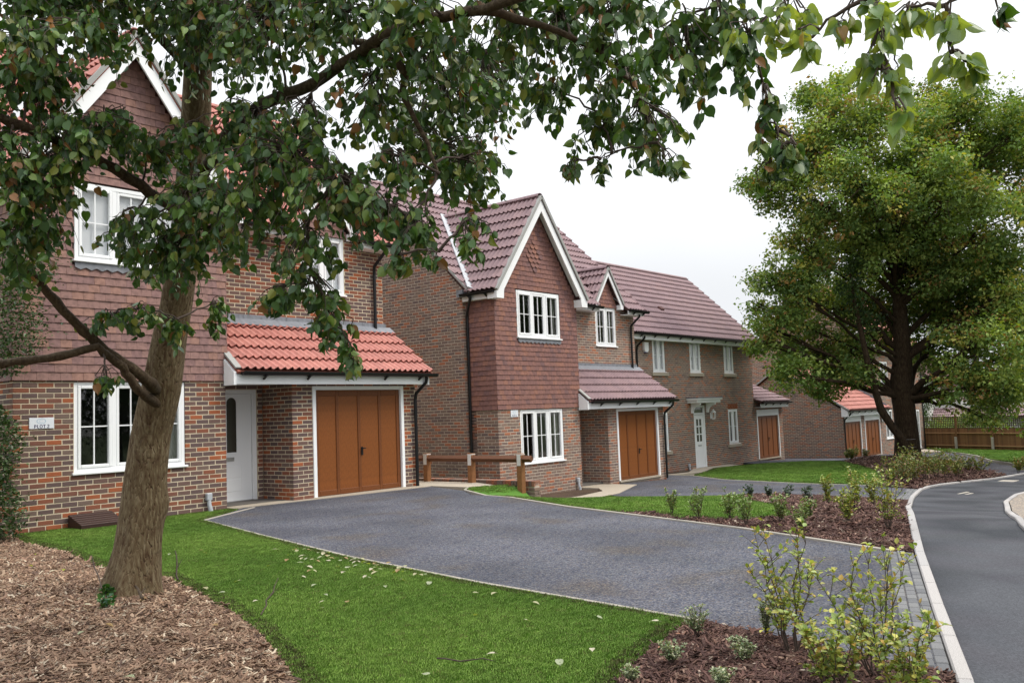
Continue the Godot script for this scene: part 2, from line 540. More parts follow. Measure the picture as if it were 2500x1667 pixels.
# gable = [eave height, apex u, apex height, u at eave left, u at eave right]
func span_at(L: float, y: float, gable: Array) -> Array:
	if gable.is_empty() or y <= gable[0]: return [0.0, L]
	var t: float = (y - gable[0]) / (gable[2] - gable[0])
	return [lerpf(gable[3], gable[1], t), lerpf(gable[4], gable[1], t)]
func brickwork(bag: Array, part: Node3D, o: Vector3, ux: Vector3, nrm: Vector3, L: float, y0: float, y1: float, holes: Array, pal: Array, odd := 0, gable := []) -> void:
	var rows := int(round((y1 - y0) / 0.075))
	var first := int(round(y0 / 0.075))
	for k in rows:
		var yc := y0 + (k + 0.5) * 0.075
		var sp := span_at(L, yc, gable)
		if sp[1] - sp[0] < 0.05: continue
		var spans := [sp]
		for hh in holes:
			if yc > hh.position.y and yc < hh.end.y: spans = cut(spans, hh.position.x, hh.end.x)
		var u := -0.1125 * float(posmod(first + k + odd, 2))
		while u < L:
			var a := u + 0.006
			var b := u + 0.219
			u += 0.225
			for s in spans:
				var a2 := maxf(a, s[0] + 0.003)
				var b2 := minf(b, s[1] - 0.003)
				if b2 - a2 < 0.03: continue
				var bs := Basis(ux * ((b2 - a2) / 0.215), UP, nrm)
				if rng.randf() < 0.5: bs = bs * Basis(Vector3.BACK, rng.randf_range(-0.008, 0.008))
				bag.append({m = "brick", p = part, c = pick(pal), t = Transform3D(bs, o + ux * ((a2 + b2) * 0.5) + UP * yc + nrm * rng.randf_range(-0.0025, 0.0025))})
func slab(b: MB, o: Vector3, ux: Vector3, nrm: Vector3, L: float, y0: float, y1: float, holes: Array, thick := 0.2, gable := [], set_back := 0.0045) -> void:
	var us := [0.0, L]
	var ys := [y0, y1 if gable.is_empty() else gable[0]]
	for hh in holes:
		for x in [hh.position.x, hh.end.x]: us.append(clampf(x, 0, L))
		for y in [hh.position.y, hh.end.y]: ys.append(clampf(y, ys[0], ys[1]))
	us.sort(); ys.sort()
	for i in us.size() - 1:
		for j in ys.size() - 1:
			if us[i + 1] - us[i] < 0.002 or ys[j + 1] - ys[j] < 0.002: continue
			var mid := Vector2((us[i] + us[i + 1]) * 0.5, (ys[j] + ys[j + 1]) * 0.5)
			var inside := false
			for hh in holes:
				if hh.has_point(mid): inside = true
			if inside: continue
			b.box(Transform3D(Basis(ux, UP, nrm), o + ux * mid.x + UP * mid.y - nrm * (set_back + thick * 0.5)), Vector3(us[i + 1] - us[i], ys[j + 1] - ys[j], thick))
	if not gable.is_empty():
		var poly := PackedVector2Array([Vector2(gable[3], gable[0]), Vector2(gable[4], gable[0]), Vector2(gable[1], gable[2])])
		b.prism(poly, Transform3D(Basis(ux, UP, nrm), o - nrm * (set_back + thick)), thick)
func hang(bag: Array, part: Node3D, o: Vector3, ux: Vector3, nrm: Vector3, L: float, y0: float, y1: float, holes: Array, pal: Array, odd := 0, gable := [], diamond := Vector2.ZERO, late := 0.0) -> void:
	var g := 0.12
	var rows := int(ceil((y1 - y0) / g))
	for k in rows:
		var ya := y0 + k * g
		var sp := span_at(L, ya + g * 0.6, gable)
		if sp[1] - sp[0] < 0.04: continue
		var spans := [sp]
		for hh in holes:
			if ya + g * 0.55 > hh.position.y and ya + g * 0.3 < hh.end.y: spans = cut(spans, hh.position.x, hh.end.x)
		var u := -0.0825 * float(posmod(k + odd, 2))
		while u < L:
			for s in spans:
				var a2 := maxf(u + 0.0012, s[0])
				var b2 := minf(u + 0.1638, s[1])
				if b2 - a2 < 0.025: continue
				var kind := "tile"
				if diamond != Vector2.ZERO and absf((a2 + b2) * 0.5 - diamond.x) / 0.3 + absf(ya + 0.06 - diamond.y) / 0.47 < 1.0: kind = "club"
				var bs := Basis(ux * ((b2 - a2) / 0.163), UP, nrm) * Basis(Vector3.RIGHT, rng.randf_range(-0.012, 0.012))
				bag.append({m = kind, p = part, c = pick(pal), late = late, t = Transform3D(bs, o + ux * ((a2 + b2) * 0.5) + UP * ya + nrm * rng.randf_range(-0.002, 0.002))})
			u += 0.165
# tiles on a slope; lim(v) gives the spans of u at height v up the slope
func tiles(bag: Array, part: Node3D, o: Vector3, ux: Vector3, s: Vector3, nrm: Vector3, L: float, W: float, pal: Array, lim: Callable) -> void:
	var rows := int(ceil(L / 0.345))
	for k in rows:
		var v := k * 0.345
		var spans: Array = lim.call(v + 0.17)
		var u := 0.0
		while u < W - 0.01:
			for sp in spans:
				var a := maxf(u, sp[0])
				var b := minf(u + 0.3, sp[1])
				if b - a < 0.04: continue
				var ly := minf(1.0, (L - v) / 0.40) if k == rows - 1 else 1.0
				bag.append({m = "pantile", p = part, c = pick(pal), t = Transform3D(Basis(ux * ((b - a) / 0.3), s * ly, nrm), o + ux * a + s * v + nrm * rng.randf_range(-0.001, 0.003))})
			u += 0.3
func ridge(part: Node3D, a: Vector3, b: Vector3, pal: Array, kind := "pantile") -> void:
	var d := (b - a).normalized()
	var nn := int(ceil(a.distance_to(b) / 0.45))
	var x := UP.cross(d).normalized()
	for i in nn:
		put_mesh("ridge_tile", toned("ridge_tile", kind, pick(pal)), part, Transform3D(Basis(x, d.cross(x), d), a + d * 0.45 * i))

# ------------------------------------------------------------------ windows, doors, gutters
func window(root: Node3D, at: Vector3, w: float, h: float, lights: int, cols: int, rows: int, blind := false, stone := false) -> void:
	var b := MB.new()
	var f := 0.06
	var zf := -0.015
	var zb := -0.08
	b.bx(at + Vector3(0, 0, zb), at + Vector3(f, h, zf), WHITE, 0.006)
	b.bx(at + Vector3(w - f, 0, zb), at + Vector3(w, h, zf), WHITE, 0.006)
	b.bx(at + Vector3(f, h - f, zb), at + Vector3(w - f, h, zf - 0.001), WHITE, 0.006)
	b.bx(at + Vector3(f, 0, zb), at + Vector3(w - f, f, zf - 0.001), WHITE, 0.006)
	var lw := (w - 2 * f) / lights
	for i in range(1, lights):
		b.bx(at + Vector3(f + lw * i - 0.035, f, zb), at + Vector3(f + lw * i + 0.035, h - f, zf - 0.002), WHITE, 0.006)
	var win := put("window", b, M.white, root)
	for i in lights:
		var x0 := f + lw * i + (0.035 if i > 0 else 0.0)
		var x1 := f + lw * (i + 1) - (0.035 if i < lights - 1 else 0.0)
		var sb := MB.new()
		var e := 0.048
		var za := zf + 0.012 if i != 1 or lights == 2 else zf - 0.004
		var y0 := f + 0.002
		var y1 := h - f - 0.002
		x0 += 0.002; x1 -= 0.002
		sb.bx(at + Vector3(x0, y0, zb + 0.01), at + Vector3(x0 + e, y1, za), WHITE, 0.008)
		sb.bx(at + Vector3(x1 - e, y0, zb + 0.01), at + Vector3(x1, y1, za), WHITE, 0.008)
		sb.bx(at + Vector3(x0 + e, y0, zb + 0.01), at + Vector3(x1 - e, y0 + e, za - 0.001), WHITE, 0.008)
		sb.bx(at + Vector3(x0 + e, y1 - e, zb + 0.01), at + Vector3(x1 - e, y1, za - 0.001), WHITE, 0.008)
		put("sash", sb, M.white, win)
		var gx0 := x0 + e
		var gx1 := x1 - e
		var gy0 := y0 + e
		var gy1 := y1 - e
		var bb := MB.new()
		for c in range(1, cols):
			var xx := lerpf(gx0, gx1, float(c) / cols)
			bb.bx(at + Vector3(xx - 0.009, gy0, -0.058), at + Vector3(xx + 0.009, gy1, -0.036))
		for c in range(1, rows):
			var yy := lerpf(gy0, gy1, float(c) / rows)
			bb.bx(at + Vector3(gx0, yy - 0.009, -0.057), at + Vector3(gx1, yy + 0.009, -0.037))
		if cols * rows > 1: put("glazing_bar", bb, M.white, win)
		for c in cols:
			for rr in rows:
				var pb := MB.new()
				pb.bx(at + Vector3(lerpf(gx0, gx1, float(c) / cols) + 0.001, lerpf(gy0, gy1, float(rr) / rows) + 0.001, -0.05), at + Vector3(lerpf(gx0, gx1, (c + 1.0) / cols) - 0.001, lerpf(gy0, gy1, (rr + 1.0) / rows) - 0.001, -0.044))
				put("pane", pb, M.glass, win)
	var sl := MB.new()
	if stone:
		sl.bx(at + Vector3(-0.14, -0.14, -0.1), at + Vector3(w + 0.14, -0.012, 0.06), WHITE, 0.008)
		put("sill", sl, M.concrete, win)
		sl = MB.new()
	sl.bx(at + Vector3(-0.03, -0.03, -0.06), at + Vector3(w + 0.03, 0.004, 0.045), WHITE, 0.006)
	put("sill", sl, M.white, win)
	if blind:
		var cb := MB.new()
		cb.bx(at + Vector3(0.07, 0.07, -0.1), at + Vector3(w - 0.07, h - 0.06, -0.097))
		cb.tube([at + Vector3(0.07, 0.075, -0.098), at + Vector3(w - 0.07, 0.075, -0.098)], [0.012, 0.012], 8)
		put("blind", cb, M.blind, win)
	else:
		var cu := MB.new()      # curtains drawn to the sides
		for sd in [1.0]:
			for i in 4:
				cu.tube([at + Vector3(lerpf(0.06 + i * 0.04, w - 0.06 - i * 0.04, sd), 0.02, -0.17), at + Vector3(lerpf(0.06 + i * 0.04, w - 0.06 - i * 0.04, sd), h, -0.17 - 0.02 * (i % 2))], [0.026, 0.022], 8)
		put("curtain", cu, M.curtain, win)

func garage_door(root: Node3D, at: Vector3, w: float, h: float, head := 0.07) -> void:
	var b := MB.new()
	b.bx(at + Vector3(0, 0, -0.07), at + Vector3(0.075, h, 0.015), WHITE, 0.005)
	b.bx(at + Vector3(w - 0.075, 0, -0.07), at + Vector3(w, h, 0.015), WHITE, 0.005)
	b.bx(at + Vector3(0.075, h - head, -0.07), at + Vector3(w - 0.075, h, 0.014), WHITE, 0.005)
	put("door_frame", b, M.paint, root)
	var x0 := 0.077
	var x1 := w - 0.077
	var y1 := h - head - 0.004
	var d := MB.new()
	var cuts := [x0, 0.0, 0.0, 0.0, x1]
	for i in range(1, 4): cuts[i] = lerpf(x0, x1, i / 4.0)
	for i in 5:
		var half := 0.045 if i in [0, 4] else 0.035
		var xa: float = cuts[i] - (0.0 if i == 0 else half * (2.0 if i == 4 else 1.0))
		var xb: float = cuts[i] + (0.0 if i == 4 else half * (2.0 if i == 0 else 1.0))
		d.bx(at + Vector3(xa, 0.02, -0.065), at + Vector3(xb, y1, -0.035), WHITE, 0.006)
		if i < 4:
			var xn: float = cuts[i + 1] - (0.09 if i == 3 else 0.035)
			d.bx(at + Vector3(xb, 0.02, -0.065), at + Vector3(xn, 0.12, -0.0365), WHITE, 0.006)
			d.bx(at + Vector3(xb, y1 - 0.11, -0.065), at + Vector3(xn, y1, -0.0365), WHITE, 0.006)
	var door := put("garage_door", d, M.oak_frame, root)
	for i in 4:
		var xa: float = cuts[i] + (0.09 if i == 0 else 0.035)
		var xb: float = cuts[i + 1] - (0.09 if i == 3 else 0.035)
		var p := MB.new()
		p.bx(at + Vector3(xa, 0.12, -0.066), at + Vector3(xb, y1 - 0.11, -0.053))
		put("panel", p, M.oak_door, door)
	var hd := MB.new()
	var hc := at + Vector3(w * 0.52, h * 0.4, -0.03)
	hd.bx(hc + Vector3(-0.025, -0.1, 0), hc + Vector3(0.025, 0.06, 0.012), WHITE, 0.004)
	hd.tube([hc + Vector3(0, 0.03, 0.0), hc + Vector3(0, 0.03, 0.05)], [0.012, 0.012], 8)
	hd.bar(hc + Vector3(-0.03, 0.03, 0.05), hc + Vector3(0.055, 0.035, 0.055), 0.016, 0.02, UP)
	put("handle", hd, M.black, door)
	var st := MB.new()
	st.bx(at + Vector3(0.0, -0.03, -0.1), at + Vector3(w, 0.018, 0.05))
	put("threshold", st, M.concrete, root)

func pipe(root: Node3D, pts: Array, r := 0.034) -> void:
	var b := MB.new()
	var rr := []
	for p in pts: rr.append(r)
	b.tube(pts, rr, 12)
	var last: Vector3 = pts[pts.size() - 1]
	var y: float = pts[pts.size() - 2].y - 0.25
	while y > last.y + 0.2:
		b.tube([Vector3(last.x, y, last.z) + Vector3(0, -0.02, 0), Vector3(last.x, y, last.z) + Vector3(0, 0.02, 0)], [r + 0.007, r + 0.007], 12)
		y -= 1.1
	put("downpipe", b, M.black, root)
func gutter(root: Node3D, a: Vector3, b: Vector3, out: Vector3) -> void:
	var g := MB.new()
	var d := (b - a).normalized()
	var prev := []
	var ring := []
	for i in 9:
		var t := PI + PI * i / 8.0
		ring.append(out * cos(t) * -0.058 + UP * (sin(t) * 0.062))
	for i in 8:
		for rr in [1.0, 0.92]:
			var n0: Vector3 = ring[i].normalized() * (1.0 if rr == 1.0 else -1.0)
			var n1: Vector3 = ring[i + 1].normalized() * (1.0 if rr == 1.0 else -1.0)
			var p0: Vector3 = ring[i] * rr
			var p1: Vector3 = ring[i + 1] * rr
			g.tri(a + p0, a + p1, b + p1, n0, n1, n1, WHITE)
			g.tri(a + p0, b + p1, b + p0, n0, n1, n0, WHITE)
	for e in [[a, -d], [b, d]]:
		var fan := []
		for q in ring: fan.append(e[0] + q)
		g.face(fan, e[1])
	g.bar(a + out * 0.056 + UP * 0.002, b + out * 0.056 + UP * 0.002, 0.01, 0.012, UP)
	var gm := put("gutter", g, M.black, root)
	var n := maxi(2, int(a.distance_to(b) / 0.95) + 1)
	for i in n:
		var p := a.lerp(b, (i + 0.5) / n)
		var br := MB.new()
		br.bar(p - UP * 0.066 - d * 0.022, p - UP * 0.066 + d * 0.022, 0.1, 0.014, UP)
		br.bar(p - out * 0.06 - UP * 0.12, p - UP * 0.06 + out * 0.02, 0.03, 0.03, d)
		put("bracket", br, M.black, gm)

func front_door(root: Node3D, at: Vector3, w: float, h: float, arched: bool) -> void:
	var b := MB.new()
	b.bx(at + Vector3(0, 0, -0.08), at + Vector3(0.07, h, 0.0), WHITE, 0.006)
	b.bx(at + Vector3(w - 0.09, 0, -0.08), at + Vector3(w, h, 0.0), WHITE, 0.006)
	b.bx(at + Vector3(0.07, h - 0.07, -0.08), at + Vector3(w - 0.09, h, -0.001), WHITE, 0.006)
	put("door_frame", b, M.white, root)
	var x0 := 0.074
	var x1 := w - 0.094
	var top := h - 0.074
	if not arched: top = 2.04
	var d := MB.new()
	d.bx(at + Vector3(x0, 0.03, -0.07), at + Vector3(x1, top, -0.03), WHITE, 0.004)
	var cx := (x0 + x1) * 0.5
	var dr := put("front_door", d, M.white, root)
	if arched:
		var ol := PackedVector2Array()
		var il := PackedVector2Array()
		for i in 13:
			var a := PI * i / 12.0
			ol.append(Vector2(cx + cos(a) * 0.125, 1.78 + sin(a) * 0.125)); il.append(Vector2(cx + cos(a) * 0.1, 1.78 + sin(a) * 0.1))
		ol.append_array([Vector2(cx - 0.125, 0.87), Vector2(cx + 0.125, 0.87)])
		il.append_array([Vector2(cx - 0.1, 0.895), Vector2(cx + 0.1, 0.895)])
		var r := MB.new()
		for i in ol.size():
			var j := (i + 1) % ol.size()
			var q := [Vector3(ol[i].x, ol[i].y, -0.02), Vector3(ol[j].x, ol[j].y, -0.02), Vector3(il[j].x, il[j].y, -0.02), Vector3(il[i].x, il[i].y, -0.02)]
			for k in 4: q[k] += at
			r.face(q, Vector3(0, 0, 1))
			var e := Vector3(0, 0, -0.012)
			r.face([q[0], q[1], q[1] + e, q[0] + e], Vector3(ol[i].x - cx, ol[i].y - 1.3, 0))
			r.face([q[3], q[2], q[2] + e, q[3] + e], -Vector3(ol[i].x - cx, ol[i].y - 1.3, 0))
		put("glazing_bead", r, M.white, dr)
		var gp := MB.new()
		gp.prism(il, Transform3D(Basis(), at + Vector3(0, 0, -0.032)), 0.006)
		put("pane", gp, M.frosted, dr)
		var pan := MB.new()
		for q in [[0.2, 0.42], [0.44, 0.66]]:
			pan.bx(at + Vector3(cx - 0.2, q[0], -0.031), at + Vector3(cx + 0.2, q[1], -0.024), WHITE, 0.006)
		put("panel", pan, M.white, dr)
		var lp := MB.new()
		lp.bx(at + Vector3(cx - 0.22, 0.74, -0.03), at + Vector3(cx + 0.05, 0.81, -0.016), WHITE, 0.004)
		put("letter_plate", lp, M.steel, dr)
		var vw := MB.new()
		vw.tube([at + Vector3(cx - 0.24, 1.4, -0.03), at + Vector3(cx - 0.24, 1.4, -0.02)], [0.012, 0.012], 10)
		put("spyhole", vw, M.black, dr)
	else:
		for c in 2:
			for r in 3:
				var gp := MB.new()
				var xa := cx - 0.2 + c * 0.24
				gp.bx(at + Vector3(xa, 1.02 + r * 0.3, -0.033), at + Vector3(xa + 0.16, 1.28 + r * 0.3, -0.027))
				put("pane", gp, M.frosted, dr)
		var pan := MB.new()
		pan.bx(at + Vector3(cx - 0.22, 0.2, -0.031), at + Vector3(cx + 0.22, 0.72, -0.022), WHITE, 0.008)
		put("panel", pan, M.white, dr)
		var lp := MB.new()
		lp.bx(at + Vector3(cx - 0.13, 0.84, -0.03), at + Vector3(cx + 0.13, 0.9, -0.014), WHITE, 0.004)
		put("letter_plate", lp, M.steel, dr)
		var tr := MB.new()
		tr.bx(at + Vector3(0.07, 2.05, -0.075), at + Vector3(w - 0.09, 2.12, -0.004), WHITE, 0.005)
		put("transom", tr, M.white, root)
		var tg := MB.new()
		tg.bx(at + Vector3(0.074, 2.124, -0.05), at + Vector3(w - 0.094, h - 0.074, -0.044))
		put("fanlight", tg, M.glass, root)
	var st := MB.new()
	st.bx(at + Vector3(0.07, 0.0, -0.09), at + Vector3(w - 0.07, 0.03, 0.02), WHITE, 0.005)
	put("threshold", st, M.steel, root)

func bar_part(called: String, m: Material, root: Node3D, a: Vector3, c: Vector3, w: float, d: float, upv: Vector3) -> void:
	var b := MB.new()
	b.bar(a, c, w, d, upv)
	put(called, b, m, root)
func plate(b: MB, pts: Array, thick: float) -> void:
	# a flat plate through the points, thickened to the back
	var nn: Vector3 = (pts[1] - pts[0]).cross(pts[2] - pts[0]).normalized()
	if nn.y < 0.0: nn = -nn
	var lo := []
	for p in pts: lo.append(p - nn * thick)
	b.face(pts, nn)
	b.face(lo, -nn)
	var mid := Vector3.ZERO
	for p in pts: mid += p / pts.size()
	for i in pts.size():
		var j: int = (i + 1) % pts.size()
		b.face([pts[i], pts[j], lo[j], lo[i]], (pts[i] + pts[j]) * 0.5 - mid)

# ------------------------------------------------------------------ the gabled house type (built twice)
func gabled_house(at: Vector3, label: String, pal: Array, hang_pal: Array, roof_pal: Array, deck: StandardMaterial3D, mortar: StandardMaterial3D, blind_up: bool, with_diamond: bool) -> Node3D:
	var R := thing("brick_house", label, "house", at)
	var X := Vector3.RIGHT
	var Z := Vector3.BACK
	var bricks := []
	var wall_tiles := []
	var roof_tiles := []
	var yb := -0.6
	# --- masonry
	var b := MB.new()
	var wl := [Rect2(0.84, 0.77, 1.77, 1.35)]
	slab(b, Vector3(0.005, 0, 0), X, Z, 3.35, yb, 2.2, wl)
	slab(b, Vector3(0, 0, -0.7), Z, -X, 0.49, yb, 2.2, [])
	slab(b, Vector3(3.36, 0, -0.21), -Z, X, 0.69, yb, 2.2, [])
	var bay := put("bay_wall", b, mortar, R)
	brickwork(bricks, bay, Vector3.ZERO, X, Z, 3.36, yb, 2.175, wl, pal)
	brickwork(bricks, bay, Vector3(0, 0, -0.9), Z, -X, 0.9, yb, 2.175, [], pal, 1)
	brickwork(bricks, bay, Vector3(3.36, 0, 0), -Z, X, 0.9, yb, 2.1, [], pal, 1)
	b = MB.new()
	var dh := [Rect2(0.22, -0.1, 1.0, 2.12)]
	slab(b, Vector3(3.36, 0, -0.9), X, Z, 1.34, yb, 2.2, dh)
	var porch := put("porch_wall", b, mortar, R)
	brickwork(bricks, porch, Vector3(3.36, 0, -0.9), X, Z, 1.34, yb, 2.1, dh, pal)
	b = MB.new()
	var gh := [Rect2(0.45, -0.05, 2.27, 2.09)]
	slab(b, Vector3(4.705, 0, 0), X, Z, 3.05, yb, 2.3, gh)
	slab(b, Vector3(4.70, 0, -0.9), Z, -X, 0.69, yb, 2.2, [])
	slab(b, Vector3(7.76, 0, -0.21), -Z, X, 0.69, yb, 2.4, [])
	var gw := put("garage_wall", b, mortar, R)
	brickwork(bricks, gw, Vector3(4.70, 0, 0), X, Z, 3.06, yb, 2.1, gh, pal)
	brickwork(bricks, gw, Vector3(4.70, 0, -0.9), Z, -X, 0.9, yb, 2.1, [], pal, 1)
	brickwork(bricks, gw, Vector3(7.76, 0, 0), -Z, X, 0.9, yb, 2.25, [], pal, 1)
	b = MB.new()
	var uh := [Rect2(2.28, 3.92, 1.08, 1.18)]
	slab(b, Vector3(3.36, 0, -0.9), X, Z, 4.39, 2.2, 5.1, uh)
	var uw := put("upper_wall", b, mortar, R)
	brickwork(bricks, uw, Vector3(3.36, 0, -0.9), X, Z, 4.40, 2.85, 5.1, uh, pal)
	b = MB.new()
	var fg := [5.1, 3.25, 8.35, -0.05, 6.55]
	slab(b, Vector3(-0.15, 0, -7.4), Z, -X, 6.49, yb, 5.1, [], 0.2, fg)
	slab(b, Vector3(-0.145, 0, -0.9), X, Z, 0.14, yb, 5.1, [])
	var flank := put("flank_wall", b, mortar, R)
	brickwork(bricks, flank, Vector3(-0.15, 0, -7.4), Z, -X, 6.5, yb, 8.4, [], pal, 0, fg)
	brickwork(bricks, flank, Vector3(-0.15, 0, -0.9), X, Z, 0.15, yb, 5.0, [], pal, 1)
	b = MB.new()
	slab(b, Vector3(7.76, 0, -0.91), -Z, X, 6.49, yb, 5.1, [], 0.2, [5.1, 3.25, 8.35, -0.05, 6.55])
	slab(b, Vector3(7.75, 0, -7.4), -X, -Z, 7.9, yb, 5.1, [])
	var far_wall := put("rear_wall", b, mortar, R)
	brickwork(bricks, far_wall, Vector3(7.76, 0, -0.9), -Z, X, 6.5, 1.5, 8.4, [], pal, 1, [5.1, 3.25, 8.35, -0.05, 6.55])
	# --- tile hung upper storey of the bay
	b = MB.new()
	var uh2 := [Rect2(0.84, 3.9, 1.77, 1.2)]
	var bg := [5.0, 1.68, 7.3, 0.0, 3.36]
	slab(b, Vector3(0, 0, 0), X, Z, 3.36, 2.2, 5.0, uh2, 0.2, bg, 0.0)
	slab(b, Vector3(0, 0, -0.9), Z, -X, 0.695, 2.2, 5.0, [], 0.2, [], 0.0)
	slab(b, Vector3(3.36, 0, -0.205), -Z, X, 0.69, 2.2, 5.0, [], 0.2, [], 0.0)
	var hung := put("tile_hung_wall", b, M.batten, R)
	var hb := [4.93, 1.72, 7.36, -0.02, 3.44]
	hang(wall_tiles, hung, Vector3(-0.02, 0, 0), X, Z, 3.40, 2.13, 7.36, [Rect2(0.85, 3.80, 1.79, 1.31)], hang_pal, 0, hb, Vector2(1.64, 6.0) if with_diamond else Vector2.ZERO)
	hang(wall_tiles, hung, Vector3(0, 0, -0.9), Z, -X, 0.92, 2.13, 4.95, [], hang_pal, 1)
	hang(wall_tiles, hung, Vector3(3.36, 0, 0.02), -Z, X, 0.92, 2.13, 5.0, [], hang_pal, 1)
	# gablet over the right-hand window
	b = MB.new()
	slab(b, Vector3(5.54, 0, -0.9), X, Z, 1.28, 5.1, 5.14, [], 0.2, [5.14, 0.64, 6.05, 0.0, 1.28], 0.0)
	var gab := put("gablet_wall", b, M.batten, R)
	hang(wall_tiles, gab, Vector3(5.54, 0, -0.9), X, Z, 1.28, 5.1, 6.1, [], hang_pal, 0, [5.1, 0.64, 6.1, 0.0, 1.28])
	# --- roofs
	b = MB.new()
	var eave := Vector3(0, 5.03, -0.58)
	var top := Vector3(0, 8.45, -4.15)
	var xa := -0.24
	var xb := 7.95
	var yv := func(y: float) -> float: return lerpf(eave.z, top.z, (y - eave.y) / (top.y - eave.y))
	plate(b, [Vector3(1.68, 7.55, yv.call(7.55)), Vector3(xa, 8.45, top.z), Vector3(xa, 5.03, eave.z), Vector3(-0.17, 5.03, eave.z)], 0.05)
	plate(b, [Vector3(1.68, 7.55, yv.call(7.55)), Vector3(xb, 8.45, top.z), Vector3(xa, 8.45, top.z)], 0.05)
	var gp := Vector3(6.18, 6.28, yv.call(6.28))
	plate(b, [gp, Vector3(1.68, 7.55, yv.call(7.55)), Vector3(3.53, 5.03, eave.z), Vector3(5.3, 5.03, eave.z)], 0.05)
	plate(b, [gp, Vector3(7.06, 5.03, eave.z), Vector3(xb, 5.03, eave.z), Vector3(xb, 8.45, top.z)], 0.05)
	plate(b, [gp, Vector3(xb, 8.45, top.z), Vector3(1.68, 7.55, yv.call(7.55))], 0.05)
	plate(b, [Vector3(xa, 8.44, top.z), Vector3(xb, 8.44, top.z), Vector3(xb, 5.0, -7.7), Vector3(xa, 5.0, -7.7)], 0.05)
	plate(b, [Vector3(1.68, 7.55, 0.28), Vector3(-0.2, 5.02, 0.28), Vector3(-0.2, 5.02, -0.58), Vector3(1.68, 7.55, yv.call(7.55))], 0.05)
	plate(b, [Vector3(1.68, 7.55, 0.28), Vector3(3.56, 5.02, 0.28), Vector3(3.56, 5.02, -0.58), Vector3(1.68, 7.55, yv.call(7.55))], 0.05)
	var gz: float = yv.call(6.28)
	plate(b, [Vector3(6.18, 6.28, -0.72), Vector3(5.42, 5.22, -0.72), Vector3(5.42, 5.22, -0.8), Vector3(6.18, 6.28, gz)], 0.04)
	plate(b, [Vector3(6.18, 6.28, -0.72), Vector3(6.94, 5.22, -0.72), Vector3(6.94, 5.22, -0.8), Vector3(6.18, 6.28, gz)], 0.04)
	var roof := put("roof", b, deck, R)
	var sv := (top - eave).normalized()
	var ls := top.distance_to(eave)
	var main_lim := func(v: float) -> Array:
		var y := eave.y + sv.y * v
		var sp := [[0.0, xb - xa]]
		var t := clampf((7.55 - y) / 2.53, 0, 1)
		if t > 0: sp = cut(sp, 1.68 - 1.88 * t - xa, 1.68 + 1.88 * t - xa)
		var t2 := clampf((6.28 - y) / 1.06, 0, 1)
		if t2 > 0: sp = cut(sp, 6.18 - 0.76 * t2 - xa, 6.18 + 0.76 * t2 - xa)
		return sp
	tiles(roof_tiles, roof, Vector3(xa, eave.y, eave.z), X, sv, X.cross(sv), ls, xb - xa, roof_pal, main_lim)
	for sd in [-1.0, 1.0]:
		var s := Vector3(-sd * 1.88, 2.53, 0).normalized()
		var o := Vector3(1.68 + sd * 1.9, 5.0, 0.26)
		var nn := Vector3(sd * 2.53, 1.88, 0).normalized()
		var lim := func(v: float) -> Array:
			return [[0.0, 0.84 + (v / 3.152) * 2.56]]
		tiles(roof_tiles, roof, o, -Z, s, nn, 3.15, 3.6, roof_pal, lim)
		var s2 := Vector3(-sd * 0.76, 1.06, 0).normalized()
		var lim2 := func(v: float) -> Array:
			return [[0.0, 0.06 + (v / 1.304) * 1.02]]
		tiles(roof_tiles, roof, Vector3(6.18 + sd * 0.78, 5.2, -0.71), -Z, s2, Vector3(sd * 1.06, 0.76, 0).normalized(), 1.3, 1.3, roof_pal, lim2)
	ridge(roof, Vector3(xa, 8.47, top.z), Vector3(xb - 0.1, 8.47, top.z), roof_pal)
	ridge(roof, Vector3(1.68, 7.57, 0.26), Vector3(1.68, 7.57, yv.call(7.55) + 0.1), roof_pal)
	ridge(roof, Vector3(6.18, 6.3, -0.72), Vector3(6.18, 6.3, gz + 0.1), roof_pal)
	# valleys of folded lead
	# valleys
	for vl in [[Vector3(-0.2, 5.06, -0.56), Vector3(1.68, 7.6, yv.call(7.55))], [Vector3(3.56, 5.06, -0.56), Vector3(1.68, 7.6, yv.call(7.55))]]:
		bar_part("valley", M.silver, R, vl[0] + Vector3(0, 0.05, 0.05), vl[1] + Vector3(0, 0.05, 0.05), 0.26, 0.03, (X.cross(sv) + Vector3(0.0, 0.4, 0)).normalized())
	# valleys
	for vl in [[Vector3(5.42, 5.24, -0.75), Vector3(6.18, 6.3, gz)], [Vector3(6.94, 5.24, -0.75), Vector3(6.18, 6.3, gz)]]:
		bar_part("valley", M.silver, R, vl[0], vl[1], 0.16, 0.02, (X.cross(sv) + Vector3(0.0, 0.4, 0)).normalized())
	# verge mortar along the flank gable and both front gables
	# verges
	bar_part("verge", M.verge, R, Vector3(-0.2, 5.02, -0.56), Vector3(-0.2, 8.44, top.z), 0.1, 0.05, X.cross(sv))
	bar_part("verge", M.verge, R, Vector3(-0.2, 5.02, -7.7), Vector3(-0.2, 8.44, top.z), 0.1, 0.05, X.cross(sv))
	bar_part("verge", M.verge, R, Vector3(7.9, 5.02, -0.56), Vector3(7.9, 8.44, top.z), 0.1, 0.05, X.cross(sv))
	for sd in [-1.0, 1.0]:
		bar_part("verge", M.verge, R, Vector3(1.68 + sd * 1.9, 5.0, 0.27), Vector3(1.68, 7.56, 0.27), 0.1, 0.07, Vector3(sd * 2.53, 1.88, 0).normalized())
		bar_part("verge", M.verge, R, Vector3(6.18 + sd * 0.76, 5.22, -0.72), Vector3(6.18, 6.29, -0.72), 0.06, 0.05, Vector3(sd * 1.06, 0.76, 0).normalized())
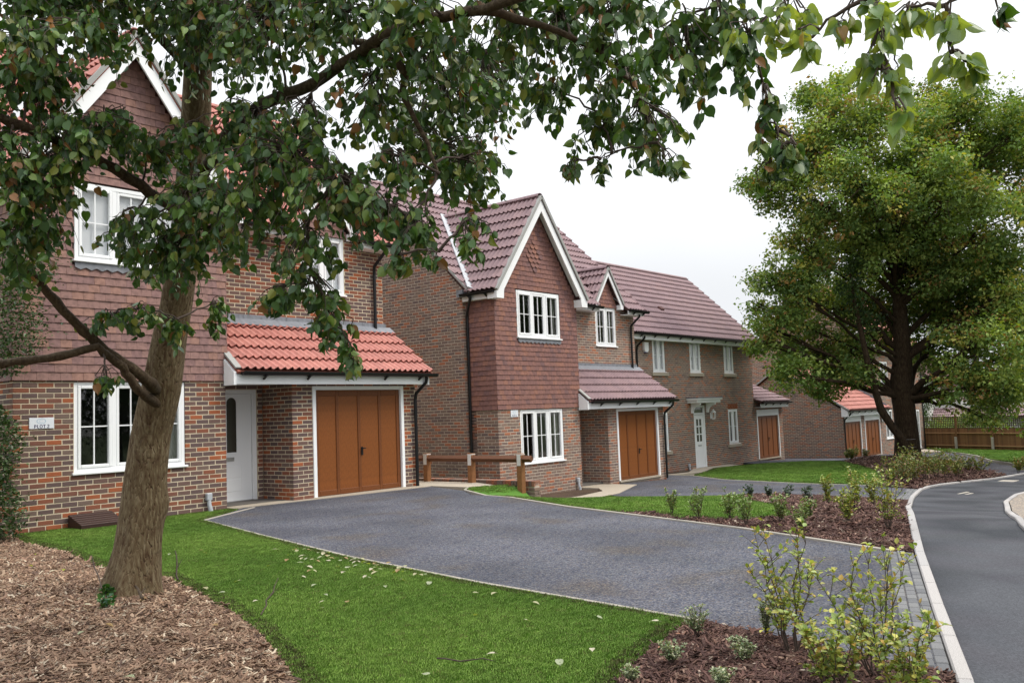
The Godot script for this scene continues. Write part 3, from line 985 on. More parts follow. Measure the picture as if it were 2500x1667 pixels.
	# --- white bargeboards
	for sd in [-1.0, 1.0]:
		b = MB.new()
		var po := PackedVector2Array()
		for q in [[0.0, 7.5], [1.88, 4.97], [1.88, 4.80], [1.62, 4.80], [1.6, 5.02], [0.0, 7.17]]: po.append(Vector2(1.68 + sd * q[0], q[1]))
		b.prism(po, Transform3D(Basis(), Vector3(0, 0, 0.24)), 0.035)
		po = PackedVector2Array()
		for q in [[1.88, 4.97], [1.88, 4.80], [1.62, 4.80], [1.6, 5.0]]: po.append(Vector2(1.68 + sd * q[0], q[1]))
		b.prism(po, Transform3D(Basis(), Vector3(0, 0, -0.02)), 0.255)
		put("bargeboard", b, M.paint, R)
		b = MB.new()
		po = PackedVector2Array()
		for q in [[0.0, 6.24], [0.76, 5.18], [0.76, 5.06], [0.6, 5.06], [0.6, 5.2], [0.0, 6.04]]: po.append(Vector2(6.18 + sd * q[0], q[1]))
		b.prism(po, Transform3D(Basis(), Vector3(0, 0, -0.76)), 0.03)
		po = PackedVector2Array()
		for q in [[0.76, 5.18], [0.76, 5.06], [0.6, 5.06], [0.6, 5.2]]: po.append(Vector2(6.18 + sd * q[0], q[1]))
		b.prism(po, Transform3D(Basis(), Vector3(0, 0, -0.89)), 0.13)
		put("bargeboard", b, M.paint, R)
		# soffit boards behind them
		b = MB.new()
		plate(b, [Vector3(1.68, 7.44, 0.24), Vector3(1.68 + sd * 1.72, 5.12, 0.24), Vector3(1.68 + sd * 1.72, 5.12, 0.03), Vector3(1.68, 7.44, 0.03)], 0.015)
		put("soffit", b, M.paint, R)
	# --- eaves boards
	b = MB.new()
	b.bx(Vector3(-0.16, 4.82, -0.9), Vector3(-0.13, 4.98, -0.03), WHITE, 0.004)
	b.bx(Vector3(-0.13, 4.82, -0.9), Vector3(-0.035, 4.835, -0.03))
	b.bx(Vector3(3.48, 4.86, -0.9), Vector3(3.51, 4.98, -0.03))
	b.bx(Vector3(3.4, 4.9, -0.6), Vector3(5.40, 5.02, -0.57), WHITE, 0.004)
	b.bx(Vector3(3.4, 4.9, -0.89), Vector3(5.40, 4.915, -0.6))
	b.bx(Vector3(6.96, 4.9, -0.6), Vector3(7.86, 5.02, -0.57), WHITE, 0.004)
	b.bx(Vector3(6.96, 4.9, -0.89), Vector3(7.86, 4.915, -0.6))
	put("fascia", b, M.paint, R)
	gutter(R, Vector3(-0.24, 4.99, -0.88), Vector3(-0.24, 4.99, 0.2), -X)
	gutter(R, Vector3(3.62, 5.03, -0.49), Vector3(5.45, 5.03, -0.49), Z)
	gutter(R, Vector3(6.92, 5.03, -0.49), Vector3(8.0, 5.03, -0.49), Z)
	b = MB.new()
	b.bx(Vector3(-0.27, 4.93, -0.98), Vector3(0.0, 5.1, -0.78))
	put("lead_soaker", b, M.lead, R)
	pipe(R, [Vector3(-0.24, 4.93, -0.55), Vector3(-0.24, 4.84, -0.56), Vector3(-0.07, 4.55, -0.82), Vector3(-0.055, 4.4, -0.84), Vector3(-0.055, -0.5, -0.84)])
	pipe(R, [Vector3(7.5, 4.93, -0.51), Vector3(7.5, 4.86, -0.52), Vector3(7.48, 4.6, -0.83), Vector3(7.48, 4.4, -0.84), Vector3(7.48, 3.25, -0.84), Vector3(7.48, 3.17, -0.78)])
	# --- lean-to roof over porch and garage
	b = MB.new()
	var le := Vector3(0, 2.27, 0.37)
	var lt := Vector3(0, 3.23, -0.89)
	plate(b, [Vector3(3.36, le.y, le.z), Vector3(7.93, le.y, le.z), Vector3(7.93, lt.y, lt.z), Vector3(3.39, lt.y, lt.z)], 0.04)
	var lean := put("porch_roof", b, deck, R)
	var s3 := (lt - le).normalized()
	tiles(roof_tiles, lean, Vector3(3.43, le.y, le.z), X, s3, X.cross(s3), lt.distance_to(le) - 0.02, 4.5, roof_pal, func(_v): return [[0.0, 4.5]])
	b = MB.new()
	b.bx(Vector3(3.40, 3.2, -0.895), Vector3(7.80, 3.4, -0.875), WHITE, 0.004)
	b.bar(Vector3(3.42, 3.255, -0.80), Vector3(7.92, 3.255, -0.80), 0.2, 0.018, X.cross(s3))
	for i in 4: b.bx(Vector3(4.3 + i * 0.95, 3.2, -0.876), Vector3(4.31 + i * 0.95, 3.4, -0.868))
	put("flashing", b, M.lead, R)
	# verges
	bar_part("verge", M.verge, R, Vector3(3.38, 2.33, 0.35), Vector3(3.38, 2.62, -0.02), 0.12, 0.03, X.cross(s3))
	b = MB.new()
	b.bx(Vector3(3.36, 2.06, 0.28), Vector3(7.86, 2.23, 0.31), WHITE, 0.004)
	b.bx(Vector3(3.36, 2.085, 0.0), Vector3(7.86, 2.1, 0.28))
	b.bx(Vector3(3.37, 2.1, -0.89), Vector3(4.70, 2.115, 0.0))
	var tri := PackedVector2Array([Vector2(-0.02, 2.05), Vector2(-0.32, 2.05), Vector2(-0.32, 2.26), Vector2(-0.02, 2.5)])
	b.prism(tri, Transform3D(Basis(-Z, UP, X), Vector3(3.31, 0, 0.0)), 0.05)
	b.prism(tri, Transform3D(Basis(-Z, UP, X), Vector3(7.83, 0, 0.0)), 0.03)
	put("fascia", b, M.paint, R)
	gutter(R, Vector3(3.42, 2.265, 0.40), Vector3(8.0, 2.265, 0.40), Z)
	pipe(R, [Vector3(7.72, 2.2, 0.39), Vector3(7.72, 2.1, 0.37), Vector3(7.7, 1.88, 0.09), Vector3(7.7, 1.75, 0.06), Vector3(7.7, -0.1, 0.06)])
	# --- openings
	window(R, Vector3(0.84, 0.78, 0), 1.77, 1.34, 3, 2, 2)
	window(R, Vector3(0.84, 3.92, 0.035), 1.77, 1.18, 3, 2, 2, blind_up)
	window(R, Vector3(5.64, 3.93, -0.9), 1.08, 1.17, 2, 2, 2, blind_up)
	garage_door(R, Vector3(5.15, 0, 0), 2.27, 2.04)
	front_door(R, Vector3(3.58, 0.0, -0.92), 1.0, 2.02, true)
	b = MB.new()        # lead apron with a scalloped foot
	var ap := PackedVector2Array([Vector2(0.84, 3.89), Vector2(0.84, 3.81)])
	for i in 11:
		ap.append(Vector2(0.84 + 1.77 * (i + 0.5) / 11.0, 3.775)); ap.append(Vector2(0.84 + 1.77 * (i + 1.0) / 11.0, 3.81))
	ap.append(Vector2(2.61, 3.89))
	b.prism(ap, Transform3D(Basis(), Vector3(0, 0, 0.03)), 0.018)
	put("lead_apron", b, M.lead, R)
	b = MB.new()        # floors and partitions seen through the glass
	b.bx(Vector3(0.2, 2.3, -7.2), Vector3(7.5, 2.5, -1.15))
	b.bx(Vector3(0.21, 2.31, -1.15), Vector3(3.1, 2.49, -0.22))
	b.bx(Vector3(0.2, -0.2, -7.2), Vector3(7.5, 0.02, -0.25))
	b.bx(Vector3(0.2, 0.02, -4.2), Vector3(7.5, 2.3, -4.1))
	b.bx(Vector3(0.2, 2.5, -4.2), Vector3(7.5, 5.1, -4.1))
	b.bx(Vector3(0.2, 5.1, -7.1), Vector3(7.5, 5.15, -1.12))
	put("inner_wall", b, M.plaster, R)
	flush(R, bricks, "brick", "brickwork", "brick")
	flush(R, wall_tiles, "wall_tile", "wall_tiling", "tile")
	flush(R, roof_tiles, "roof_tile", "roof_tiling", "pantile")
	return R

# ------------------------------------------------------------------ the flat-fronted house with its garage
func flat_house(at: Vector3, pal: Array, roof_pal: Array) -> void:
	var R := thing("brick_house", "long flat-fronted brick house with stone sills, white door and plum roof", "house", at)
	var X := Vector3.RIGHT
	var Z := Vector3.BACK
	var bricks := []
	var roof_tiles := []
	var L := 9.83
	var up := [Rect2(1.66, 3.66, 0.87, 1.26), Rect2(4.40, 3.66, 0.87, 1.26), Rect2(7.24, 3.66, 0.87, 1.26)]
	var lo := [Rect2(1.66, 0.8, 0.87, 1.4), Rect2(7.36, 0.8, 0.87, 1.4)]
	var door := Rect2(4.47, -0.1, 0.93, 2.5)
	var arch := [Rect2(1.64, 2.2, 0.91, 0.225), Rect2(7.34, 2.2, 0.91, 0.225)]
	var b := MB.new()
	slab(b, X * 0.006, X, Z, L - 0.012, -0.6, 5.03, up + lo + [door])
	slab(b, Vector3(0, 0, -5.9), Z, -X, 5.69, -0.6, 5.03, [], 0.2, [5.03, 2.95, 8.0, 0.0, 5.9])
	slab(b, Vector3(L, 0, -0.21), -Z, X, 5.69, -0.6, 5.03, [], 0.2, [5.03, 2.74, 8.0, -0.2, 5.69])
	slab(b, Vector3(L, 0, -5.9), -X, -Z, L, -0.6, 5.03, [])
	var wall := put("front_wall", b, M.mortar2, R)
	brickwork(bricks, wall, Vector3.ZERO, X, Z, L, -0.3, 5.1, up + lo + [door] + arch, pal)
	brickwork(bricks, wall, Vector3(L, 0, 0), -Z, X, 5.9, 2.0, 8.1, [], pal, 1, [5.03, 2.95, 8.0, 0.0, 5.9])
	for a in arch:
		for i in 12:
			var t := Transform3D(Basis(UP * 1.0, -X, Z), Vector3(a.position.x + (i + 0.5) * a.size.x / 12.0, 2.312, 0.002))
			bricks.append({m = "brick", p = wall, c = Color(0.34, 0.1, 0.035), t = t})
	# garage
	b = MB.new()
	var gh := [Rect2(0.2, -0.1, 2.27, 2.2)]
	slab(b, Vector3(L + 0.001, 0, 0), X, Z, 2.9, -0.6, 2.45, gh)
	slab(b, Vector3(L + 2.9, 0, -0.21), -Z, X, 5.0, -0.6, 2.45, [], 0.2, [2.45, 2.29, 3.6, -0.2, 5.0])
	var gw := put("garage_wall", b, M.mortar2, R)
	brickwork(bricks, gw, Vector3(L, 0, 0), X, Z, 2.9, -0.3, 2.475, gh, pal)
	brickwork(bricks, gw, Vector3(L + 2.9, 0, 0), -Z, X, 5.0, -0.3, 3.6, [], pal, 1, [2.45, 2.5, 3.6, 0.0, 5.0])
	garage_door(R, Vector3(L + 0.2, 0, 0), 2.27, 2.12, 0.27)
	# roofs
	b = MB.new()
	var eave := Vector3(0, 4.98, 0.37)
	var top := Vector3(0, 8.1, -2.95)
	plate(b, [Vector3(-0.1, eave.y, eave.z), Vector3(L + 0.08, eave.y, eave.z), Vector3(L + 0.08, top.y, top.z), Vector3(-0.1, top.y, top.z)], 0.05)
	plate(b, [Vector3(-0.1, 4.98, -6.2), Vector3(L + 0.08, 4.98, -6.2), Vector3(L + 0.08, top.y - 0.01, top.z), Vector3(-0.1, top.y - 0.01, top.z)], 0.05)
	var roof := put("roof", b, M.deck, R)
	var s := (top - eave).normalized()
	tiles(roof_tiles, roof, Vector3(-0.1, eave.y, eave.z), X, s, X.cross(s), top.distance_to(eave), L + 0.18, roof_pal, func(_v): return [[0.0, 9.99]])
	ridge(roof, Vector3(-0.1, 8.13, -2.95), Vector3(L - 0.2, 8.13, -2.95), roof_pal)
	b = MB.new()
	var s0 := Vector3(3.75, eave.y, eave.z) + s * 1.65
	b.box(Transform3D(Basis(X, s, X.cross(s)), s0 + X.cross(s) * 0.09), Vector3(0.26, 0.2, 0.1), WHITE, 0.02)
	put("vent_tile", b, M.deck, R)
	b = MB.new()
	var ge := Vector3(0, 2.43, 0.36)
	var gt := Vector3(0, 3.72, -2.5)
	plate(b, [Vector3(L + 0.02, ge.y, ge.z), Vector3(L + 3.0, ge.y, ge.z), Vector3(L + 3.0, gt.y, gt.z), Vector3(L + 0.02, gt.y, gt.z)], 0.04)
	plate(b, [Vector3(L + 0.02, 2.4, -5.3), Vector3(L + 3.0, 2.4, -5.3), Vector3(L + 3.0, gt.y - 0.01, gt.z), Vector3(L + 0.02, gt.y - 0.01, gt.z)], 0.04)
	var groof := put("garage_roof", b, M.deck, R)
	var s2 := (gt - ge).normalized()
	tiles(roof_tiles, groof, Vector3(L + 0.03, ge.y, ge.z), X, s2, X.cross(s2), gt.distance_to(ge), 2.97, roof_pal, func(_v): return [[0.0, 2.97]])
	ridge(groof, Vector3(L + 0.03, 3.75, -2.5), Vector3(L + 2.6, 3.75, -2.5), roof_pal)
	# verges
	bar_part("verge", M.verge, R, Vector3(L + 0.08, eave.y, eave.z), Vector3(L + 0.08, top.y, top.z), 0.09, 0.05, X.cross(s))
	bar_part("verge", M.verge, R, Vector3(L + 0.08, 4.98, -6.2), Vector3(L + 0.08, top.y, top.z), 0.09, 0.05, X.cross(s))
	bar_part("verge", M.verge, R, Vector3(L + 3.0, ge.y, ge.z), Vector3(L + 3.0, gt.y, gt.z), 0.09, 0.06, X.cross(s2))
	b = MB.new()
	b.bx(Vector3(-0.05, 4.78, 0.28), Vector3(L + 0.05, 4.95, 0.31), WHITE, 0.004)
	b.bx(Vector3(-0.05, 4.79, 0.0), Vector3(L + 0.05, 4.805, 0.28))
	b.bx(Vector3(L + 0.05, 2.2, 0.26), Vector3(L + 2.95, 2.36, 0.29), WHITE, 0.004)
	b.bx(Vector3(L + 0.05, 2.21, 0.0), Vector3(L + 2.95, 2.225, 0.26))
	put("fascia", b, M.paint, R)
	gutter(R, Vector3(-0.1, 4.985, 0.405), Vector3(L + 0.1, 4.985, 0.405), Z)
	gutter(R, Vector3(L + 0.02, 2.425, 0.395), Vector3(L + 3.05, 2.425, 0.395), Z)
	pipe(R, [Vector3(0.55, 4.89, 0.39), Vector3(0.55, 4.82, 0.38), Vector3(0.52, 4.55, 0.08), Vector3(0.52, 4.4, 0.05), Vector3(0.52, 0.0, 0.05)])
	for w in up: window(R, Vector3(w.position.x, w.position.y, 0), w.size.x, w.size.y, 2, 1, 2, true, true)
	for w in lo: window(R, Vector3(w.position.x, w.position.y, 0), w.size.x, w.size.y, 2, 1, 2, false, true)
	front_door(R, Vector3(4.47, 0.0, -0.02), 0.93, 2.4, false)
	b = MB.new()
	b.bx(Vector3(3.95, 2.60, 0.0), Vector3(5.95, 2.68, 0.5), WHITE, 0.01)
	b.bx(Vector3(4.02, 2.50, 0.0), Vector3(5.88, 2.60, 0.44), WHITE, 0.008)
	var can := put("door_canopy", b, M.paint, R)
	b = MB.new()
	b.bx(Vector3(3.92, 2.68, 0.0), Vector3(5.98, 2.71, 0.53), WHITE, 0.004)
	put("lead_cover", b, M.lead, can)
	for x in [4.28, 5.50]:
		b = MB.new()
		var pg := PackedVector2Array([Vector2(0, 2.5), Vector2(0, 2.12), Vector2(-0.07, 2.12)])
		for i in 7: pg.append(Vector2(-0.07 - 0.31 * (1.0 - cos(PI * 0.5 * i / 6.0)), 2.12 + 0.3 * sin(PI * 0.5 * i / 6.0)))
		pg.append(Vector2(-0.4, 2.5))
		b.prism(pg, Transform3D(Basis(-Z, UP, X), Vector3(x, 0, 0)), 0.09)
		put("bracket", b, M.paint, can)
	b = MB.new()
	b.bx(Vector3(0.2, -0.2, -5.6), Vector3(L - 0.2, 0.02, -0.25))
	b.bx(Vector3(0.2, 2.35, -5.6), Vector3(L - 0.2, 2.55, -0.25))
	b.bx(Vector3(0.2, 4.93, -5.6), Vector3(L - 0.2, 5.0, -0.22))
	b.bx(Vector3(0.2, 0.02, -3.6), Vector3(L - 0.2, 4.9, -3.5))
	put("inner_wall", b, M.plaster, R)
	flush(R, bricks, "brick", "brickwork", "brick")
	flush(R, roof_tiles, "roof_tile", "roof_tiling", "pantile")

# ------------------------------------------------------------------ the house behind the oak with the double garage
func oak_house(at: Vector3, pal: Array, roof_pal: Array) -> void:
	var R := thing("brick_house", "brick house with red roof and double garage half hidden by the oak", "house", at)
	var X := Vector3.RIGHT
	var Z := Vector3.BACK
	var bricks := []
	var roof_tiles := []
	var gh := [Rect2(0.2, -0.2, 2.25, 2.2), Rect2(2.97, -0.2, 2.3, 2.2)]
	var b := MB.new()
	slab(b, Vector3(0.006, 0, 0), X, Z, 5.89, -0.6, 2.25, gh)
	slab(b, Vector3(0, 0, -6.0), Z, -X, 5.79, -0.6, 2.25, [], 0.2, [2.25, 3.0, 4.35, 0.0, 6.0])
	slab(b, Vector3(5.9, 0, -6.0), -X, -Z, 5.7, -0.6, 2.25, [])
	var gw := put("garage_wall", b, M.mortar2, R)
	brickwork(bricks, gw, Vector3.ZERO, X, Z, 5.9, -0.45, 2.25, gh, pal)
	brickwork(bricks, gw, Vector3(0, 0, -6.0), Z, -X, 6.0, -0.45, 4.35, [], pal, 1, [2.25, 3.0, 4.35, 0.0, 6.0])
	garage_door(R, Vector3(0.2, -0.05, 0), 2.25, 2.05, 0.3)
	garage_door(R, Vector3(2.97, -0.08, 0), 2.3, 2.08, 0.3)
	b = MB.new()
	var e := Vector3(0, 2.25, 0.36)
	var t := Vector3(0, 4.45, -3.0)
	plate(b, [Vector3(-0.08, e.y, e.z), Vector3(6.0, e.y, e.z), Vector3(6.0, t.y, t.z), Vector3(-0.08, t.y, t.z)], 0.04)
	plate(b, [Vector3(-0.08, 2.2, -6.3), Vector3(5.9, 2.2, -6.3), Vector3(5.9, t.y - 0.01, t.z), Vector3(-0.08, t.y - 0.01, t.z)], 0.04)
	var roof := put("garage_roof", b, M.deck_red, R)
	var s := (t - e).normalized()
	tiles(roof_tiles, roof, Vector3(-0.08, e.y, e.z), X, s, X.cross(s), t.distance_to(e), 6.0, roof_pal, func(_v): return [[0.0, 6.0]])
	ridge(roof, Vector3(-0.08, 4.48, -3.0), Vector3(5.5, 4.48, -3.0), roof_pal)
	# verges
	bar_part("verge", M.verge, R, Vector3(-0.07, e.y, e.z), Vector3(-0.07, t.y, t.z), 0.09, 0.07, X.cross(s))
	bar_part("verge", M.verge, R, Vector3(-0.07, 2.2, -6.3), Vector3(-0.07, t.y, t.z), 0.09, 0.07, Vector3(0, 0.8, -0.6))
	b = MB.new()
	b.bx(Vector3(-0.06, 1.98, 0.24), Vector3(6.0, 2.18, 0.27), WHITE, 0.004)
	b.bx(Vector3(-0.06, 1.99, 0.0), Vector3(6.0, 2.005, 0.24))
	b.prism(PackedVector2Array([Vector2(0.02, 1.96), Vector2(-0.3, 1.96), Vector2(-0.3, 2.2), Vector2(0.02, 2.42)]), Transform3D(Basis(-Z, UP, X), Vector3(-0.07, 0, 0)), 0.03)
	put("fascia", b, M.paint, R)
	gutter(R, Vector3(-0.1, 2.24, 0.39), Vector3(6.1, 2.24, 0.39), Z)
	pipe(R, [Vector3(0.14, 2.15, 0.36), Vector3(0.14, 2.08, 0.34), Vector3(0.1, 1.85, 0.08), Vector3(0.08, 1.7, 0.05), Vector3(0.08, -0.3, 0.05)])
	# main block
	var o := Vector3(5.5, 0, -0.35)
	var L := 8.7
	var holes := [Rect2(1.5, 3.4, 1.25, 1.35), Rect2(1.85, 0.6, 1.2, 1.55), Rect2(6.3, -0.3, 1.8, 2.35)]
	b = MB.new()
	slab(b, o + X * 0.006, X, Z, L - 0.012, -0.6, 5.5, holes)
	slab(b, o + Vector3(0, 0, -6.8), Z, -X, 6.59, -0.6, 5.5, [], 0.2, [5.5, 3.4, 9.2, 0.0, 6.8])
	slab(b, o + Vector3(L, 0, -0.21), -Z, X, 6.59, -0.6, 5.5, [], 0.2, [5.5, 3.19, 9.2, -0.2, 6.59])
	slab(b, o + Vector3(L, 0, -6.8), -X, -Z, L, -0.6, 5.5, [])
	var wall := put("house_wall", b, M.mortar2, R)
	brickwork(bricks, wall, o, X, Z, L, -0.45, 5.55, holes, pal)
	brickwork(bricks, wall, o + Vector3(0, 0, -6.8), Z, -X, 6.8, 2.1, 9.2, [], pal, 1, [5.5, 3.4, 9.2, 0.0, 6.8])
	window(R, o + Vector3(1.5, 3.4, 0), 1.25, 1.35, 2, 2, 2)
	window(R, o + Vector3(1.85, 0.6, 0), 1.2, 1.55, 2, 2, 2)
	window(R, o + Vector3(6.3, -0.18, 0), 1.8, 2.23, 3, 2, 3)
	b = MB.new()
	e = o + Vector3(0, 5.45, 0.36)
	t = o + Vector3(0, 9.3, -3.4)
	var xa := o.x - 0.15
	var xb := o.x + L + 0.15
	plate(b, [Vector3(xa, e.y, e.z), Vector3(xb, e.y, e.z), Vector3(xb, t.y, t.z), Vector3(xa, t.y, t.z)], 0.05)
	plate(b, [Vector3(xa, 5.4, o.z - 7.2), Vector3(xb, 5.4, o.z - 7.2), Vector3(xb, t.y - 0.01, t.z), Vector3(xa, t.y - 0.01, t.z)], 0.05)
	var mroof := put("roof", b, M.deck_red, R)
	s = (t - e).normalized()
	tiles(roof_tiles, mroof, Vector3(xa, e.y, e.z), X, s, X.cross(s), Vector3(0, t.y - e.y, t.z - e.z).length(), xb - xa, roof_pal, func(_v): return [[0.0, 9.0]])
	ridge(mroof, Vector3(xa, 9.33, t.z), Vector3(xb - 0.3, 9.33, t.z), roof_pal)
	b = MB.new()
	for q in [Vector3(xa - 0.02, 5.25, o.z + 0.4), Vector3(xa - 0.02, 5.2, o.z - 7.25)]:
		b.bar(q, Vector3(xa - 0.02, 9.15, t.z), 0.24, 0.035, Vector3.LEFT)
	put("bargeboard", b, M.paint, R)
	b = MB.new()
	b.bx(Vector3(xa, 5.22, o.z + 0.26), Vector3(xb, 5.4, o.z + 0.29), WHITE, 0.004)
	b.bx(Vector3(xa, 5.23, o.z), Vector3(xb, 5.245, o.z + 0.26))
	put("fascia", b, M.paint, R)
	gutter(R, Vector3(xa, 5.4, o.z + 0.38), Vector3(xb, 5.4, o.z + 0.38), Z)
	pipe(R, [o + Vector3(0.1, 5.3, 0.36), o + Vector3(0.1, 5.0, 0.05), o + Vector3(0.1, 4.8, 0.05), o + Vector3(0.1, 2.35, 0.05)])
	pipe(R, [o + Vector3(L - 0.05, 5.3, 0.36), o + Vector3(L - 0.05, 5.0, 0.05), o + Vector3(L - 0.05, 4.8, 0.05), o + Vector3(L - 0.05, -0.3, 0.05)])
	b = MB.new()
	b.bar(Vector3(5.47, 2.35, 0.3), Vector3(5.47, 4.6, -3.0), 0.22, 0.02, Vector3.LEFT)
	put("flashing", b, M.lead, R)
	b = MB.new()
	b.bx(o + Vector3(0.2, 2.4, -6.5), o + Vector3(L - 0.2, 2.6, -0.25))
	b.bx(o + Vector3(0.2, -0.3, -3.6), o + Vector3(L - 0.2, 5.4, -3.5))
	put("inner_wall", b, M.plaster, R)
	flush(R, bricks, "brick", "brickwork", "brick", 160)
	flush(R, roof_tiles, "roof_tile", "roof_tiling", "pantile", 120)

# ------------------------------------------------------------------ ground
const KX := [-50.0, 12.5, 17.0, 21.0, 29.0, 36.4, 42.0, 48.0, 55.0, 80.0]
const KY := [0.0, 0.0, -0.4, -0.63, -0.93, -1.02, -1.28, -1.42, -1.6, -1.9]
const AX := [-50.0, 12.0, 12.9, 14.6, 17.0, 21.0, 29.0, 36.4, 42.0, 48.0, 55.0, 80.0]
const AY := [0.0, 0.0, -0.19, -0.45, -0.58, -0.67, -0.93, -1.02, -1.28, -1.42, -1.6, -1.9]
const BX := [-50.0, 14.05, 14.25, 15.0, 17.0, 21.0, 29.0, 36.4, 42.0, 48.0, 55.0, 80.0]
const BY := [0.0, 0.0, -0.5, -0.56, -0.61, -0.67, -0.93, -1.02, -1.28, -1.42, -1.6, -1.9]
func fall(kx: Array, ky: Array, x: float) -> float:
	if x <= kx[0]: return ky[0]
	for i in kx.size() - 1:
		if x < kx[i + 1]: return lerpf(ky[i], ky[i + 1], (x - kx[i]) / (kx[i + 1] - kx[i]))
	return ky[ky.size() - 1]
func G(x: float, z: float) -> float:
	var y := fall(KX, KY, x)
	if z < -8.3 and x > 11.0 and x < 30.0:
		y = lerpf(y, fall(AX, AY, x), smoothstep(8.3, 10.0, -z))
		y = lerpf(y, fall(BX, BY, x), smoothstep(11.2, 11.6, -z))
	return y - 0.012 * minf(maxf(0.0, z + 12.0), 25.0)
var lump := FastNoiseLite.new()
# a sheet that follows the ground: mound > 0 raises it away from its edge
func drape(b: MB, poly: Array, off: float, step: float, col_a: Color, col_b: Color, nf: float, mound := 0.0, rough := 0.0, skirt := 0.35, stain := Color(0, 0, 0, 0)) -> void:
	var pts := PackedVector2Array()
	var pg := PackedVector2Array()
	for q in poly: pg.append(Vector2(q[0], q[1]))
	if Geometry2D.is_polygon_clockwise(pg): pg.reverse()
	var ed := PackedVector2Array()
	for i in pg.size():
		var a := pg[i]
		var c := pg[(i + 1) % pg.size()]
		var n := maxi(1, int(a.distance_to(c) / step))
		for k in n: ed.append(a.lerp(c, float(k) / n))
	pts.append_array(ed)
	var lo := pg[0]
	var hi := pg[0]
	for q in pg:
		lo = lo.min(q); hi = hi.max(q)
	var nx := int((hi.x - lo.x) / step)
	var ny := int((hi.y - lo.y) / step)
	for i in nx + 1:
		for j in ny + 1:
			var q := lo + Vector2((i + 0.5) * step, (j + 0.5) * step) + Vector2(rng.randf_range(-0.2, 0.2), rng.randf_range(-0.2, 0.2)) * step
			if Geometry2D.is_point_in_polygon(q, pg) and edge_dist(q, pg) > step * 0.35: pts.append(q)
	var ids := Geometry2D.triangulate_delaunay(pts)
	var hs := PackedFloat32Array()
	var cs := []
	for q in pts:
		var y := G(q.x, q.y) + off
		if mound > 0.0 or rough > 0.0:
			var d := edge_dist(q, pg)
			y += mound * smoothstep(0.0, 0.9, d) + rough * lump.get_noise_2d(q.x * 90.0, q.y * 90.0) * smoothstep(0, 0.15, d)
		hs.append(y)
		var cc := col_a.lerp(col_b, clampf(0.5 + 1.4 * lump.get_noise_2d(q.x * nf, q.y * nf), 0, 1))
		if stain.a > 0.0: cc = cc.lerp(stain, 0.75 * smoothstep(0.16, 0.42, lump.get_noise_2d(q.x * 60.0 + 500.0, q.y * 60.0)))
		cs.append(cc)
	var nrm := []
	for q in pts: nrm.append(Vector3.ZERO)
	var tris := []
	for i in range(0, ids.size(), 3):
		var m := (pts[ids[i]] + pts[ids[i + 1]] + pts[ids[i + 2]]) / 3.0
		if not Geometry2D.is_point_in_polygon(m, pg): continue
		var v := []
		for k in 3: v.append(Vector3(pts[ids[i + k]].x, hs[ids[i + k]], pts[ids[i + k]].y))
		var nn: Vector3 = (v[1] - v[0]).cross(v[2] - v[0])
		if nn.y < 0: nn = -nn
		for k in 3: nrm[ids[i + k]] += nn
		tris.append([ids[i], ids[i + 1], ids[i + 2], v])
	for i in nrm.size(): nrm[i] = nrm[i].normalized()
	for t in tris:
		var v: Array = t[3]
		if (v[1] - v[0]).cross(v[2] - v[0]).y > 0:
			b.v.append_array([v[0], v[2], v[1]]); b.n.append_array([nrm[t[0]], nrm[t[2]], nrm[t[1]]]); b.c.append_array([cs[t[0]], cs[t[2]], cs[t[1]]])
		else:
			b.v.append_array([v[0], v[1], v[2]]); b.n.append_array([nrm[t[0]], nrm[t[1]], nrm[t[2]]]); b.c.append_array([cs[t[0]], cs[t[1]], cs[t[2]]])
	for i in ed.size():
		var a := ed[i]
		var c := ed[(i + 1) % ed.size()]
		var ya := hs[i]
		var yc := hs[(i + 1) % ed.size()]
		var o := Vector3(c.y - a.y, 0, -(c.x - a.x))
		b.face([Vector3(a.x, ya, a.y), Vector3(c.x, yc, c.y), Vector3(c.x, yc - skirt, c.y), Vector3(a.x, ya - skirt, a.y)], o, cs[i])
func edge_dist(q: Vector2, pg: PackedVector2Array) -> float:
	var d := 1e9
	for i in pg.size():
		d = minf(d, q.distance_to(Geometry2D.get_closest_point_to_segment(q, pg[i], pg[(i + 1) % pg.size()])))
	return d
func inside(poly: Array) -> PackedVector2Array:
	var pg := PackedVector2Array()
	for q in poly: pg.append(Vector2(q[0], q[1]))
	return pg
func strip(b: MB, line: Array, w: float, off: float, deep: float, col := Color.WHITE) -> void:
	for i in line.size() - 1:
		var a := Vector2(line[i][0], line[i][1])
		var c := Vector2(line[i + 1][0], line[i + 1][1])
		var n := maxi(1, int(a.distance_to(c) / 0.9))
		for k in n:
			var p := a.lerp(c, float(k) / n)
			var q := a.lerp(c, (k + 1.0) / n)
			b.bar(Vector3(p.x, G(p.x, p.y) + off - deep * 0.5, p.y), Vector3(q.x, G(q.x, q.y) + off - deep * 0.5, q.y), w, deep, UP, col, 0.004)
